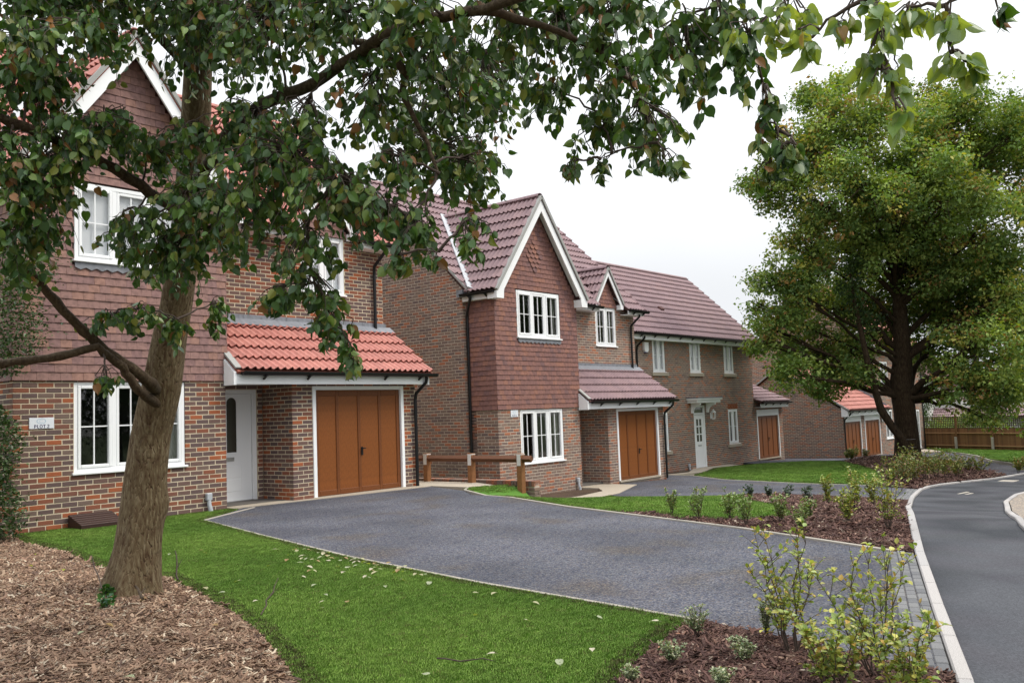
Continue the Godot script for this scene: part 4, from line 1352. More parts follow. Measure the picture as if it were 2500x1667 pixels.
# grass tufts over a lawn, thicker where it lies near
func lawn(called: String, label: String, poly: Array, dens: float, size: float, off: float, mound := 0.0) -> void:
	var pg := inside(poly)
	var lo := pg[0]
	var hi := pg[0]
	for q in pg:
		lo = lo.min(q); hi = hi.max(q)
	var n := int((hi.x - lo.x) * (hi.y - lo.y) * dens)
	var xf := []
	var cols := []
	for i in n:
		var q := Vector2(rng.randf_range(lo.x, hi.x), rng.randf_range(lo.y, hi.y))
		if not Geometry2D.is_point_in_polygon(q, pg): continue
		var s := size * rng.randf_range(0.75, 1.25)
		var t := Transform3D(Basis(UP, rng.randf() * TAU).scaled(Vector3(s, s * rng.randf_range(0.7, 1.1) / maxf(1.0, size * 0.55), s)), Vector3(q.x, G(q.x, q.y) + off + mound * smoothstep(0.0, 0.9, edge_dist(q, pg)), q.y))
		xf.append(t)
		var k := clampf(0.5 + 0.9 * lump.get_noise_2d(q.x * 40.0, q.y * 40.0), 0, 1)
		var c := Color(0.175, 0.33, 0.05).lerp(Color(0.285, 0.45, 0.082), k)
		if rng.randf() < 0.05: c = Color(0.2, 0.2, 0.06)
		var ed := edge_dist(q, pg)
		if ed < 0.12 and rng.randf() < 0.5: c = Color(0.13, 0.13, 0.045)
		cols.append(c * rng.randf_range(0.8, 1.2))
	tag(scatter(called, mesh_cache.tuft, M.grass, xf, cols, self), label, "grass")
func mulch(called: String, label: String, poly: Array, dens: float, size: float, pal: Array, off: float, mound: float) -> void:
	var pg := inside(poly)
	var lo := pg[0]
	var hi := pg[0]
	for q in pg:
		lo = lo.min(q); hi = hi.max(q)
	var n := int((hi.x - lo.x) * (hi.y - lo.y) * dens)
	var xf := []
	var cols := []
	for i in n:
		var q := Vector2(rng.randf_range(lo.x, hi.x), rng.randf_range(lo.y, hi.y))
		if not Geometry2D.is_point_in_polygon(q, pg): continue
		var d := edge_dist(q, pg)
		var s := size * rng.randf_range(0.5, 1.2)
		if rng.randf() < 0.02: s *= 1.7
		var y := G(q.x, q.y) + off + mound * smoothstep(0, 0.9, d) + 0.03 * lump.get_noise_2d(q.x * 90.0, q.y * 90.0) * smoothstep(0, 0.15, d)
		xf.append(Transform3D(Basis.from_euler(Vector3(rng.randf_range(-0.5, 0.5), rng.randf() * TAU, rng.randf_range(-0.5, 0.5))).scaled(Vector3.ONE * s), Vector3(q.x, y + 0.006, q.y)))
		cols.append(pick(pal) * rng.randf_range(0.7, 1.3))
	tag(scatter(called, mesh_cache.chips, M.chip, xf, cols, self), label, "wood chips")

# ------------------------------------------------------------------ plants
func leaf_basis(dir: Vector3, facing: Vector3, s: float) -> Basis:
	var y := dir.normalized()
	var x := y.cross(facing).normalized()
	if x.length() < 0.1: x = y.cross(Vector3(0.3, 0.5, 0.8)).normalized()
	return Basis(x * s, y * s, x.cross(y) * s)
# a young shrub: forking stems with oval leaves along them
func shrub(label: String, cat: String, grp: String, at: Vector3, h: float, w: float, stems: int, per: int, lsize: float, pal: Array, singles := 0, called := "shrub", upright := 0.5) -> void:
	var R := thing(called, label, cat, at, grp)
	var b := MB.new()
	var xf := []
	var cols := []
	for i in stems:
		var a := TAU * (i + rng.randf_range(-0.3, 0.3)) / stems
		var reach := w * rng.randf_range(0.25, 1.0)
		var hh := h * rng.randf_range(0.6, 1.0) * (1.0 if i > 0 else 1.05)
		var p0 := Vector3(cos(a), 0, sin(a)) * w * 0.1
		var p3 := Vector3(cos(a) * reach, hh, sin(a) * reach)
		var pts := []
		for k in 7:
			var t := k / 6.0
			pts.append(p0.lerp(p3, t) + Vector3(cos(a), 0, sin(a)) * reach * 0.35 * (pow(t, 1.0 + upright) - t) + Vector3(rng.randf_range(-1, 1), 0, rng.randf_range(-1, 1)) * 0.03 * h * (0.0 if k == 0 else 1.0))
		var r0 := 0.0025 + h * 0.004
		b.tube(pts, [r0, r0 * 0.9, r0 * 0.75, r0 * 0.6, r0 * 0.5, r0 * 0.35, r0 * 0.2], 5)
		var side := []
		for k in range(1, 6):
			for rep in 2:
				var sd := Vector3(rng.randf_range(-1, 1), rng.randf_range(0.2, 1.0), rng.randf_range(-1, 1)).normalized() * h * rng.randf_range(0.1, 0.26)
				b.tube([pts[k], pts[k] + sd * 0.5 + Vector3(0, 0.004, 0), pts[k] + sd], [r0 * 0.4, r0 * 0.3, r0 * 0.15], 4)
				side.append([pts[k], pts[k] + sd])
		for k in per:
			var p: Vector3
			var dirn: Vector3
			if rng.randf() < 0.3:
				var t := rng.randf_range(0.25, 1.0) * 6.0
				var i0 := mini(int(t), 5)
				p = pts[i0].lerp(pts[i0 + 1], t - i0)
				dirn = Vector3(rng.randf_range(-1, 1), rng.randf_range(-0.1, 0.9), rng.randf_range(-1, 1))
			else:
				var e: Array = side[rng.randi() % side.size()]
				p = e[0].lerp(e[1], rng.randf_range(0.25, 1.0))
				dirn = (e[1] - e[0]).normalized() * 0.6 + Vector3(rng.randf_range(-1, 1), rng.randf_range(-0.5, 0.6), rng.randf_range(-1, 1))
			xf.append(Transform3D(leaf_basis(dirn, Vector3(rng.randf_range(-0.5, 0.5), 1, rng.randf_range(-0.5, 0.5)), lsize * rng.randf_range(0.6, 1.2)), p))
			cols.append(pick(pal) * rng.randf_range(0.75, 1.25))
	put("stems", b, M.twig, R)
	var rest := []
	var rc := []
	for i in xf.size():
		if i < singles:
			var c: Color = pal[rng.randi() % pal.size()][1]
			put_mesh("leaf", toned("oval", "leaf", c), R, xf[i])
		else:
			rest.append(xf[i]); rc.append(cols[i])
	if rest.size() > 0: scatter("foliage", mesh_cache.oval, M.leaf, rest, rc, R)
func crown_points(blobs: Array, per: float, cl: float, pal: Array, xf: Array, cols: Array, origin: Vector3) -> void:
	for bl in blobs:
		var c := Vector3(bl[0], bl[1], bl[2]) - origin
		var r: float = bl[3]
		var n := int(per * r * r)
		var subs := []
		for i in 10:
			var d := Vector3(rng.randfn(), rng.randfn() * 0.9 + 0.15, rng.randfn()).normalized()
			subs.append([c + d * r * rng.randf_range(0.45, 0.95), r * rng.randf_range(0.36, 0.55), rng.randf()])
		for i in n:
			var sb: Array = subs[rng.randi() % 10]
			var tone: float = sb[2]
			var d := Vector3(rng.randfn(), rng.randfn(), rng.randfn()).normalized()
			var p: Vector3 = sb[0] + d * sb[1] * pow(rng.randf(), 0.5) * Vector3(1.05, 0.92, 1.05)
			var s := cl * rng.randf_range(0.6, 1.15)
			xf.append(Transform3D(Basis.from_euler(Vector3(rng.randf_range(-0.6, 0.6), rng.randf() * TAU, rng.randf_range(-0.6, 0.6))).scaled(Vector3.ONE * s), p))
			var col := pick(pal)
			cols.append(col * lerpf(0.75, 1.25, tone) * rng.randf_range(0.8, 1.25))

func bend(a: Vector3, c: Vector3, k: int, wob: float) -> Array:
	var o := []
	for i in k + 1:
		var t := float(i) / k
		o.append(a.lerp(c, t) + (Vector3(rng.randf_range(-1, 1), rng.randf_range(-1, 1), rng.randf_range(-1, 1)) * wob if i > 0 and i < k else Vector3.ZERO))
	return o
# the leaning tree in front: trunk, limbs that arch over the lawn, drooping twigs with broad leaves
func leaning_tree() -> void:
	var base := Vector3(4.08, -0.05, -7.88)
	var R := thing("broadleaf_tree", "tree with leaning thick trunk rising from the near wood-chip bed", "tree", base)
	var tp := [[3.96, -0.25, -7.72], [3.98, 0.07, -7.7], [4.03, 0.38, -7.69], [4.075, 0.84, -7.67], [4.12, 1.34, -7.62], [4.15, 1.72, -7.5], [4.17, 2.14, -7.4], [4.18, 2.48, -7.28], [4.17, 2.99, -7.11], [4.14, 3.57, -6.93], [4.06, 4.07, -6.72], [4.0, 4.58, -6.57], [3.89, 5.19, -6.32], [3.76, 5.94, -6.07]]
	var tr := [0.28, 0.235, 0.198, 0.178, 0.168, 0.168, 0.148, 0.136, 0.128, 0.128, 0.12, 0.11, 0.08, 0.05]
	# trunk with ribs, a burr on its right side and a flared foot
	var b := MB.new()
	var pts := []
	var rad := []
	for i in tp.size() - 1:
		for k in 5:
			var t := k / 5.0
			pts.append(Vector3(lerpf(tp[i][0], tp[i + 1][0], t), lerpf(tp[i][1], tp[i + 1][1], t), lerpf(tp[i][2], tp[i + 1][2], t)) - base)
			rad.append(lerpf(tr[i], tr[i + 1], t))
	var sides := 40
	var ring := []
	var bn := FastNoiseLite.new()
	bn.frequency = 1.0
	bn.fractal_octaves = 3
	bn.seed = 9
	for i in pts.size():
		var row := []
		for k in sides:
			var a := TAU * k / sides
			var dv := Vector3(cos(a), 0, sin(a))
			var rr: float = rad[i]
			rr *= 1.0 + 0.07 * bn.get_noise_3d(dv.x * 2.2, pts[i].y * 0.9, dv.z * 2.2) + 0.012 * bn.get_noise_3d(dv.x * 9.0, pts[i].y * 0.7, dv.z * 9.0)
			var foot := clampf(1.0 - pts[i].y / 0.4, 0, 1)
			rr *= 1.0 + 0.22 * foot * foot * (0.5 + 0.5 * cos(a * 5.0 + 1.0))
			var burr := exp(-pow((pts[i].y - 0.78) / 0.16, 2)) * maxf(0, dv.dot(Vector3(0.88, 0, 0.2).normalized()))
			rr += 0.045 * pow(burr, 1.5)
			row.append(pts[i] + dv * rr)
		ring.append(row)
	var nr := []
	for i in ring.size():
		var row := []
		for k in sides:
			var du: Vector3 = ring[i][(k + 1) % sides] - ring[i][(k + sides - 1) % sides]
			var dw: Vector3 = ring[mini(i + 1, ring.size() - 1)][k] - ring[maxi(i - 1, 0)][k]
			var nn := du.cross(dw).normalized()
			if nn.dot(ring[i][k] - pts[i]) < 0: nn = -nn
			row.append(nn)
		nr.append(row)
	for i in ring.size() - 1:
		for k in sides:
			var k2 := (k + 1) % sides
			b.tri(ring[i][k], ring[i][k2], ring[i + 1][k2], nr[i][k], nr[i][k2], nr[i + 1][k2], WHITE)
			b.tri(ring[i][k], ring[i + 1][k2], ring[i + 1][k], nr[i][k], nr[i + 1][k2], nr[i + 1][k], WHITE)
	var trunk := put("trunk", b, M.bark, R)
	for q in [[0.13, 0.93, 0.16, 0.06], [0.155, 1.0, 0.12, 0.03], [0.12, 1.14, 0.155, 0.05]]:   # flecks of old white paint and lichen
		b = MB.new()
		for i in 9:
			var o := Vector3(q[0] + rng.randf_range(-0.05, 0.03), q[1] + rng.randf_range(-0.5, 0.5) * q[3], q[2])
			b.box(Transform3D(Basis.from_euler(Vector3(0, 0.6, rng.randf_range(-0.5, 0.5))), o), Vector3(rng.randf_range(0.01, 0.04), rng.randf_range(0.004, 0.012), 0.006), WHITE, 0.001)
		put("lichen_fleck", b, mat(Color(0.5, 0.5, 0.47), 0.9), trunk)
	# limbs
	var limbs := {
		a = [[[4.08, 1.72, -7.45], [3.9, 1.78, -7.2], [3.69, 1.9, -7.13], [3.41, 2.09, -7.12], [3.17, 2.28, -7.07], [2.92, 2.53, -7.03], [2.73, 2.69, -6.93], [2.5, 2.9, -6.75]], 0.05, 0.024],
		b = [[[4.06, 1.62, -7.42], [3.74, 1.72, -7.12], [3.6, 1.9, -7.1], [3.37, 2.06, -7.05], [3.05, 1.97, -7.2], [2.76, 1.93, -7.25], [2.3, 1.94, -7.25]], 0.04, 0.026],
		c = [[[4.12, 3.0, -7.0], [3.8, 3.14, -6.6], [3.43, 3.26, -6.48], [2.98, 3.4, -6.38], [2.65, 3.44, -6.3], [2.37, 3.5, -6.31], [2.04, 3.52, -6.24]], 0.05, 0.026],
		d = [[[4.12, 3.2, -6.95], [4.0, 3.5, -6.5], [3.95, 3.72, -6.05], [3.85, 3.75, -5.47], [3.82, 3.72, -4.85], [3.68, 3.74, -4.07], [3.55, 3.69, -3.61], [3.6, 3.61, -3.09], [3.48, 3.52, -2.45], [3.44, 3.39, -1.73], [3.32, 3.17, -1.13], [3.3, 3.0, -0.6]], 0.056, 0.012],
		e = [[[3.68, 3.74, -4.07], [3.81, 3.57, -3.94], [3.88, 3.44, -4.03], [3.99, 3.13, -3.93], [3.98, 2.86, -3.83]], 0.03, 0.008],
		f = [[[3.6, 3.61, -3.09], [3.89, 3.55, -2.9], [4.18, 3.43, -2.73], [4.4, 3.26, -2.64]], 0.025, 0.008],
		g = [[[4.0, 4.4, -6.6], [4.2, 4.5, -5.9], [4.5, 4.3, -5.1], [4.75, 4.0, -4.4]], 0.05, 0.015],
		h = [[[4.03, 4.3, -6.65], [3.6, 4.6, -6.6], [3.1, 4.8, -6.5], [2.5, 4.9, -6.3]], 0.045, 0.015]}
	var near := []
	for key in limbs:
		var l: Array = limbs[key]
		var lp := []
		var lr := []
		for i in l[0].size() - 1:
			for k in 4:
				var t := k / 4.0
				var p0 := Vector3(l[0][i][0], l[0][i][1], l[0][i][2])
				var p1 := Vector3(l[0][i + 1][0], l[0][i + 1][1], l[0][i + 1][2])
				lp.append(p0.lerp(p1, t) - base + Vector3(rng.randf_range(-1, 1), rng.randf_range(-1, 1), rng.randf_range(-1, 1)) * 0.008)
				lr.append(lerpf(l[1], l[2], (i + t) / (l[0].size() - 1)) * (1.0 + (0.16 if rng.randf() < 0.15 else 0.0)))
		b = MB.new()
		b.tube(lp, lr, 12, WHITE, 0.05, rng)
		put("limb", b, M.limb, R)
		near.append_array(lp)
	for i in range(20, pts.size()): near.append(pts[i])
	# foliage sprays: [x, y, z, half width, half height]
	var sprays := SPRAYS.duplicate()
	var gap := {}
	for sp in sprays:
		var c := Vector3(sp[0], sp[1], sp[2]) - base
		var d := 99.0
		for q in near: d = minf(d, q.distance_to(c))
		gap[sp] = d
	sprays.sort_custom(func(x, y): return gap[x] < gap[y])
	var tw := MB.new()
	var leaves := []
	var pal := [[0.26, Color(0.06, 0.125, 0.03)], [0.25, Color(0.088, 0.165, 0.036)], [0.17, Color(0.046, 0.098, 0.034)], [0.17, Color(0.135, 0.2, 0.04)], [0.09, Color(0.2, 0.215, 0.048)], [0.03, Color(0.24, 0.11, 0.035)], [0.03, Color(0.08, 0.13, 0.07)]]
	for sp in sprays:
		var c := Vector3(sp[0], sp[1], sp[2]) - base
		var rx: float = sp[3] * 1.12
		var ry: float = sp[4] * 1.12
		var best: Vector3 = near[0]
		for q in near:
			if q.distance_to(c) + 0.35 * maxf(0, c.y - q.y) < best.distance_to(c) + 0.35 * maxf(0, c.y - best.y): best = q
		var topc := c + Vector3(0, ry * 0.7, 0)
		var mid := best.lerp(topc, 0.5) + Vector3(0, 0.1 * best.distance_to(topc), 0)
		var br := []
		for i in 7:
			var t := i / 6.0
			br.append(best.lerp(mid, t).lerp(mid.lerp(topc, t), t) + Vector3(rng.randf_range(-1, 1), rng.randf_range(-1, 1), rng.randf_range(-1, 1)) * 0.012)
		tw.tube(br, [0.011, 0.009, 0.008, 0.007, 0.006, 0.005, 0.004], 6)
		for i in range(2, 7): near.append(br[i])
		var depth := minf(0.5, maxf(rx, ry) * 1.2)
		var area := rx * ry * PI
		var nt := maxi(1, int(area * 155.0) + (2 if rx > 0.13 else 1))
		for i in nt:
			var s := topc + Vector3(rng.randf_range(-0.5, 0.5) * rx, rng.randf_range(-0.2, 0.3) * ry, rng.randf_range(-0.5, 0.5) * depth)
			var en := Vector3(1, 1, 1)
			var a := rng.randf() * TAU
			var rr := sqrt(rng.randf())
			# spread across the view and along it
			en = c + Vector3(0.64, 0, 0.77) * cos(a) * rr * rx + Vector3(0, sin(a) * rr * ry - 0.1 * ry, 0) + Vector3(-0.77, 0, 0.64) * rng.randf_range(-1, 1) * depth
			s = s.lerp(en + Vector3(0, ry * 0.5, 0), 0.5)
			var tws := bend(s, en, 4, 0.012)
			tw.tube([br[4 + rng.randi() % 3], s.lerp(br[5], 0.5) + Vector3(0, 0.02, 0), s], [0.005, 0.004, 0.0035], 4)
			tw.tube(tws, [0.0035, 0.003, 0.0025, 0.002, 0.0015], 4)
			var nl := 6 + rng.randi() % 4
			for k in nl:
				var t := clampf((k + rng.randf()) / nl, 0, 1) * 4.0
				var i0 := mini(int(t), 3)
				var p: Vector3 = tws[i0].lerp(tws[i0 + 1], t - i0)
				var dr := Vector3(rng.randf_range(-0.75, 0.75), -1.0 + rng.randf_range(-0.2, 0.65), rng.randf_range(-0.75, 0.75))
				var fc := Vector3(rng.randf_range(-1, 1), rng.randf_range(0.1, 0.7), rng.randf_range(-1, 1))
				leaves.append([Transform3D(leaf_basis(dr, fc, rng.randf_range(0.6, 1.0)) * Basis.from_scale(Vector3(rng.randf_range(0.72, 1.1), 1, rng.randf_range(0.2, 2.4))), p), pick(pal)])
	put("twigs", tw, M.twig, R).set_meta("kind", "stuff")
	for e in leaves:
		var p: Vector3 = e[0].origin + base - CAM
		e.append(p.length() + (0.0 if p.normalized().dot(cam_dir) > 0.84 else 100.0))
	leaves.sort_custom(func(x, y): return x[2] < y[2])
	var xf := []
	var cols := []
	for i in leaves.size():
		if i < 300: put_mesh("leaf", toned("leaf", "leaf", leaves[i][1]), R, leaves[i][0])
		else:
			xf.append(leaves[i][0]); cols.append(leaves[i][1] * rng.randf_range(0.75, 1.3))
	scatter("foliage", mesh_cache.leaf, M.leaf, xf, cols, R)
	print("leaves ", leaves.size())

const SPRAYS := [
	[3.6, 3.53, -6.09, 0.23, 0.2], [3.31, 2.88, -6.2, 0.2, 0.14], [2.92, 3.43, -5.98, 0.25, 0.13], [2.7, 3.35, -6.09, 0.24, 0.18], [2.65, 2.76, -6.38, 0.18, 0.21], [2.72, 4.0, -5.83, 0.33, 0.15], [2.39, 3.82, -5.94, 0.22, 0.2],
	[3.47, 2.67, -6.19, 0.19, 0.14], [3.61, 3.31, -4.68, 0.26, 0.2], [2.5, 3.07, -6.21, 0.2, 0.17],
	[2.75, 4.32, -6.55, 0.47, 0.28], [3.2, 4.5, -6.39, 0.42, 0.19], [2.56, 3.69, -6.38, 0.3, 0.33], [2.74, 3.85, -6.34, 0.2, 0.2], [3.1, 3.58, -6.34, 0.32, 0.17],
	[2.68, 3.05, -6.31, 0.24, 0.27], [2.4, 3.15, -6.17, 0.17, 0.23], [2.61, 2.63, -6.6, 0.18, 0.27], [3.49, 3.44, -6.39, 0.27, 0.17], [3.71, 4.39, -6.01, 0.47, 0.37],
	[3.3, 4.32, -5.56, 0.37, 0.18], [3.62, 4.04, -5.06, 0.45, 0.33], [3.61, 3.92, -4.3, 0.41, 0.22], [3.68, 3.36, -5.38, 0.33, 0.31], [3.53, 2.95, -4.82, 0.43, 0.31],
	[3.55, 2.99, -5.9, 0.35, 0.22], [3.55, 2.82, -5.29, 0.33, 0.21], [3.38, 2.82, -6.6, 0.2, 0.15], [3.58, 2.65, -6.7, 0.21, 0.14], [3.61, 2.65, -6.18, 0.23, 0.2],
	[3.66, 2.73, -5.79, 0.19, 0.19], [3.56, 2.44, -4.69, 0.22, 0.2], [3.69, 2.2, -4.73, 0.2, 0.14], [3.79, 2.0, -4.63, 0.17, 0.11], [3.85, 1.82, -4.58, 0.11, 0.09],
	[3.6, 2.22, -4.99, 0.12, 0.1], [3.58, 2.72, -4.32, 0.27, 0.24], [3.63, 2.56, -3.97, 0.18, 0.18], [3.55, 2.31, -3.78, 0.08, 0.08], [3.76, 2.5, -3.82, 0.13, 0.13],
	[3.88, 3.46, -4.34, 0.29, 0.26], [3.9, 3.59, -3.83, 0.35, 0.24], [4.73, 3.59, -4.4, 0.45, 0.32], [4.45, 3.13, -4.32, 0.4, 0.24], [4.39, 2.98, -3.94, 0.23, 0.17],
	[3.72, 2.9, -3.98, 0.19, 0.16], [3.6, 2.39, -3.24, 0.11, 0.12], [3.55, 2.27, -3.47, 0.05, 0.06], [5.11, 3.91, -4.38, 0.33, 0.33], [3.37, 3.6, -3.37, 0.31, 0.14],
	[3.89, 3.62, -3.21, 0.3, 0.2], [4.27, 3.59, -3.07, 0.29, 0.26], [4.57, 3.41, -3.36, 0.22, 0.1], [4.07, 3.47, -2.54, 0.26, 0.21], [4.7, 3.38, -2.89, 0.3, 0.22],
	[4.77, 3.18, -3.14, 0.22, 0.14], [4.71, 3.08, -2.76, 0.24, 0.15], [4.51, 2.92, -3.18, 0.07, 0.06], [4.63, 2.91, -3.03, 0.05, 0.08], [4.7, 2.85, -2.64, 0.12, 0.07],
	[3.78, 3.1, -2.0, 0.19, 0.19], [4.09, 3.02, -2.1, 0.11, 0.09], [3.8, 3.2, -1.8, 0.14, 0.1], [3.7, 2.95, -1.64, 0.12, 0.15], [3.85, 2.75, -1.63, 0.08, 0.1],
	[3.89, 2.59, -1.6, 0.1, 0.09], [3.86, 2.46, -1.66, 0.09, 0.05], [3.53, 2.96, -1.37, 0.14, 0.08], [3.39, 2.8, -1.25, 0.07, 0.05], [3.42, 2.85, -1.04, 0.11, 0.08],
	[3.48, 2.7, -0.99, 0.07, 0.1], [3.48, 2.59, -1.0, 0.06, 0.06], [3.41, 2.44, -0.95, 0.04, 0.05], [3.63, 2.86, -0.94, 0.1, 0.08], [3.61, 2.83, -0.81, 0.07, 0.07],
	[3.64, 2.69, -0.8, 0.05, 0.05], [3.68, 2.62, -0.75, 0.04, 0.05], [3.52, 2.8, -0.62, 0.03, 0.03], [3.85, 2.52, -1.51, 0.05, 0.06], [4.24, 2.31, -6.72, 0.13, 0.15],
	[3.48, 2.26, -7.01, 0.24, 0.09], [3.36, 1.8, -6.9, 0.17, 0.07], [3.69, 2.3, -6.92, 0.21, 0.09], [3.8, 2.17, -6.64, 0.14, 0.1], [2.6, 4.82, -6.19, 0.75, 0.36],
	[3.58, 4.99, -5.62, 0.8, 0.38], [3.6, 4.3, -3.79, 0.65, 0.31], [3.79, 3.94, -2.66, 0.46, 0.23], [3.84, 3.54, -1.71, 0.41, 0.16], [3.55, 6.06, -6.15, 1.35, 0.51],
	[4.16, 5.19, -3.95, 0.87, 0.35], [2.09, 3.72, -6.63, 0.29, 0.58]
]
const OAK := [
	[33.28, 12.56, -11.9, 1.15], [32.23, 10.98, -12.59, 1.05], [32.23, 9.92, -13.51, 0.82], [36.86, 12.56, -9.15, 1.1], [37.49, 12.06, -6.88, 1.23], [37.05, 11.0, -5.97, 1.28],
	[31.21, 5.95, -13.65, 0.72], [31.14, 3.74, -14.01, 0.72], [31.57, 2.4, -12.87, 0.79], [38.5, 7.5, -9.5, 1.8], [37.0, 9.0, -9.0, 1.8], [38.5, 5.0, -8.5, 1.7], [36.0, 6.5, -9.5, 1.8], [37.5, 11.0, -8.0, 1.5],
	[32.3, 11.17, -10.52, 1.71], [31.14, 10.36, -11.55, 1.24], [32.19, 9.44, -13.18, 1.22], [31.52, 8.53, -11.5, 1.55], [31.42, 8.84, -9.92, 1.65],
	[34.7, 10.76, -9.3, 1.69], [39.54, 12.19, -8.73, 1.86], [39.29, 10.72, -7.19, 1.71], [39.2, 8.91, -5.95, 1.83], [31.81, 6.96, -12.35, 1.34],
	[34.34, 7.32, -11.64, 1.74], [33.56, 7.88, -9.62, 1.72], [33.95, 8.45, -8.07, 1.69], [35.21, 7.34, -6.89, 1.77], [31.83, 5.29, -13.04, 1.2],
	[36.09, 5.46, -13.26, 1.67], [37.03, 5.55, -11.83, 1.93], [38.14, 6.51, -10.25, 1.92], [39.08, 5.88, -8.74, 1.82], [36.79, 5.27, -6.65, 1.74],
	[32.16, 4.08, -13.77, 0.89], [33.91, 3.45, -13.25, 1.34], [35.76, 3.44, -12.4, 1.54], [37.92, 4.5, -11.37, 1.2], [39.18, 3.73, -10.06, 1.77],
	[34.87, 3.19, -7.4, 1.68], [38.88, 3.1, -6.62, 1.82], [34.68, 2.1, -13.04, 0.84], [34.43, 2.2, -11.85, 0.99],
	[36.73, 2.05, -8.77, 1.06], [35.52, 1.66, -7.23, 1.23], [40.35, 0.66, -8.84, 0.67], [39.58, 1.45, -6.71, 1.51], [33.99, 12.96, -11.47, 0.75],
	[35.36, 12.26, -7.43, 0.79], [32.29, 9.81, -14.6, 0.42], [32.1, 5.14, -14.45, 0.49], [37.9, 13.34, -10.55, 0.89]
]

func oak_tree() -> void:
	var base := Vector3(36.4, -1.05, -10.65)
	var R := thing("oak_tree", "large oak with thick dark trunk and broad crown beside the road", "tree", base)
	var b := MB.new()
	var tp := [Vector3(0, -0.3, 0), Vector3(0, 0.15, 0), Vector3(0.02, 0.6, 0), Vector3(0.03, 1.3, 0.02), Vector3(-0.02, 2.1, 0.0), Vector3(-0.05, 2.9, -0.05), Vector3(0.1, 4.2, 0.05), Vector3(0.0, 6.0, 0.1), Vector3(0.2, 8.5, 0.0), Vector3(0.1, 11.0, 0.1)]
	b.tube(tp, [0.62, 0.52, 0.45, 0.41, 0.4, 0.43, 0.33, 0.25, 0.15, 0.05], 24, WHITE, 0.035, rng)
	var trunk := put("trunk", b, M.oakbark, R)
	for y in [0.62, 0.92]:
		b = MB.new()
		var fwd := (CAM - base).normalized()
		var rt := fwd.cross(UP).normalized()
		var pp := []
		for i in 7:
			var a := -0.75 + i * 0.25
			pp.append((fwd * cos(a) + rt * sin(a)) * 0.462 + Vector3(0.02, y - 0.06 * cos(a) + rng.randf_range(-0.01, 0.01), 0))
		b.tube(pp, [0.004, 0.009, 0.006, 0.01, 0.005, 0.009, 0.004], 5)
		put("chalk_mark", b, mat(Color(0.35, 0.33, 0.32), 0.9), trunk)
	var n := 0
	for bl in OAK:
		var c := Vector3(bl[0], bl[1], bl[2]) - base
		var yy := clampf(c.y - 1.5 - 0.25 * Vector2(c.x, c.z).length(), 2.4, 9.0)
		var st := Vector3(0, yy, 0)
		var mid := st.lerp(c, 0.5) + Vector3(0, 0.25, 0)
		var pp := []
		for i in 8:
			var t := i / 7.0
			pp.append(st.lerp(mid, t).lerp(mid.lerp(c, t), t) + Vector3(rng.randf_range(-1, 1), rng.randf_range(-1, 1), rng.randf_range(-1, 1)) * 0.1 * (0.0 if i == 0 else 1.0))
		var r0: float = lerpf(0.17, 0.08, clampf(yy / 9.0, 0, 1)) * (1.1 if bl[3] > 1.4 else 0.7)
		b = MB.new()
		b.tube(pp, [r0, r0 * 0.9, r0 * 0.8, r0 * 0.65, r0 * 0.5, r0 * 0.4, r0 * 0.3, r0 * 0.15], 8)
		for i in 6:
			var d: Vector3 = Vector3(rng.randfn(), rng.randfn() * 0.7, rng.randfn()).normalized() * bl[3] * rng.randf_range(0.5, 0.9)
			b.tube([pp[4 + rng.randi() % 3], c + d * 0.4, c + d], [r0 * 0.3, r0 * 0.2, 0.01], 5)
		put("limb", b, M.oakbark, R)
	var xf := []
	var cols := []
	var pal := [[0.40, Color(0.21, 0.325, 0.085)], [0.18, Color(0.145, 0.245, 0.075)], [0.28, Color(0.31, 0.4, 0.1)], [0.10, Color(0.41, 0.39, 0.1)], [0.04, Color(0.4, 0.24, 0.085)]]
	crown_points(OAK, 84.0, 0.45, pal, xf, cols, base)
	scatter("crown", mesh_cache.clump, M.leafoak, xf, cols, R)

func simple_tree(called: String, label: String, at: Vector3, h: float, r: float, pal: Array, n: float, cl: float, grp := "") -> void:
	var R := thing(called, label, "tree", at, grp)
	var b := MB.new()
	b.tube(bend(Vector3(0, -0.3, 0), Vector3(0.2, h * 0.7, 0), 6, 0.08), [h * 0.028, h * 0.024, h * 0.02, h * 0.018, h * 0.014, h * 0.01, h * 0.006], 10)
	var blobs := []
	for i in 11:
		var a := i * 2.4
		var yy := h * (0.35 + 0.55 * i / 10.0)
		var rr := r * sin(PI * clampf(0.25 + 0.68 * i / 10.0, 0, 1)) * 0.6
		var c := Vector3(cos(a) * rr, yy, sin(a) * rr)
		blobs.append([c.x, c.y, c.z, r * 0.5])
		b.tube(bend(Vector3(0, yy * 0.7, 0), c, 3, 0.1), [h * 0.01, h * 0.008, h * 0.006, h * 0.003], 6)
	put("trunk", b, M.oakbark, R)
	var xf := []
	var cols := []
	crown_points(blobs, n, cl, pal, xf, cols, Vector3.ZERO)
	scatter("crown", mesh_cache.clump_b, M.leafoak, xf, cols, R)

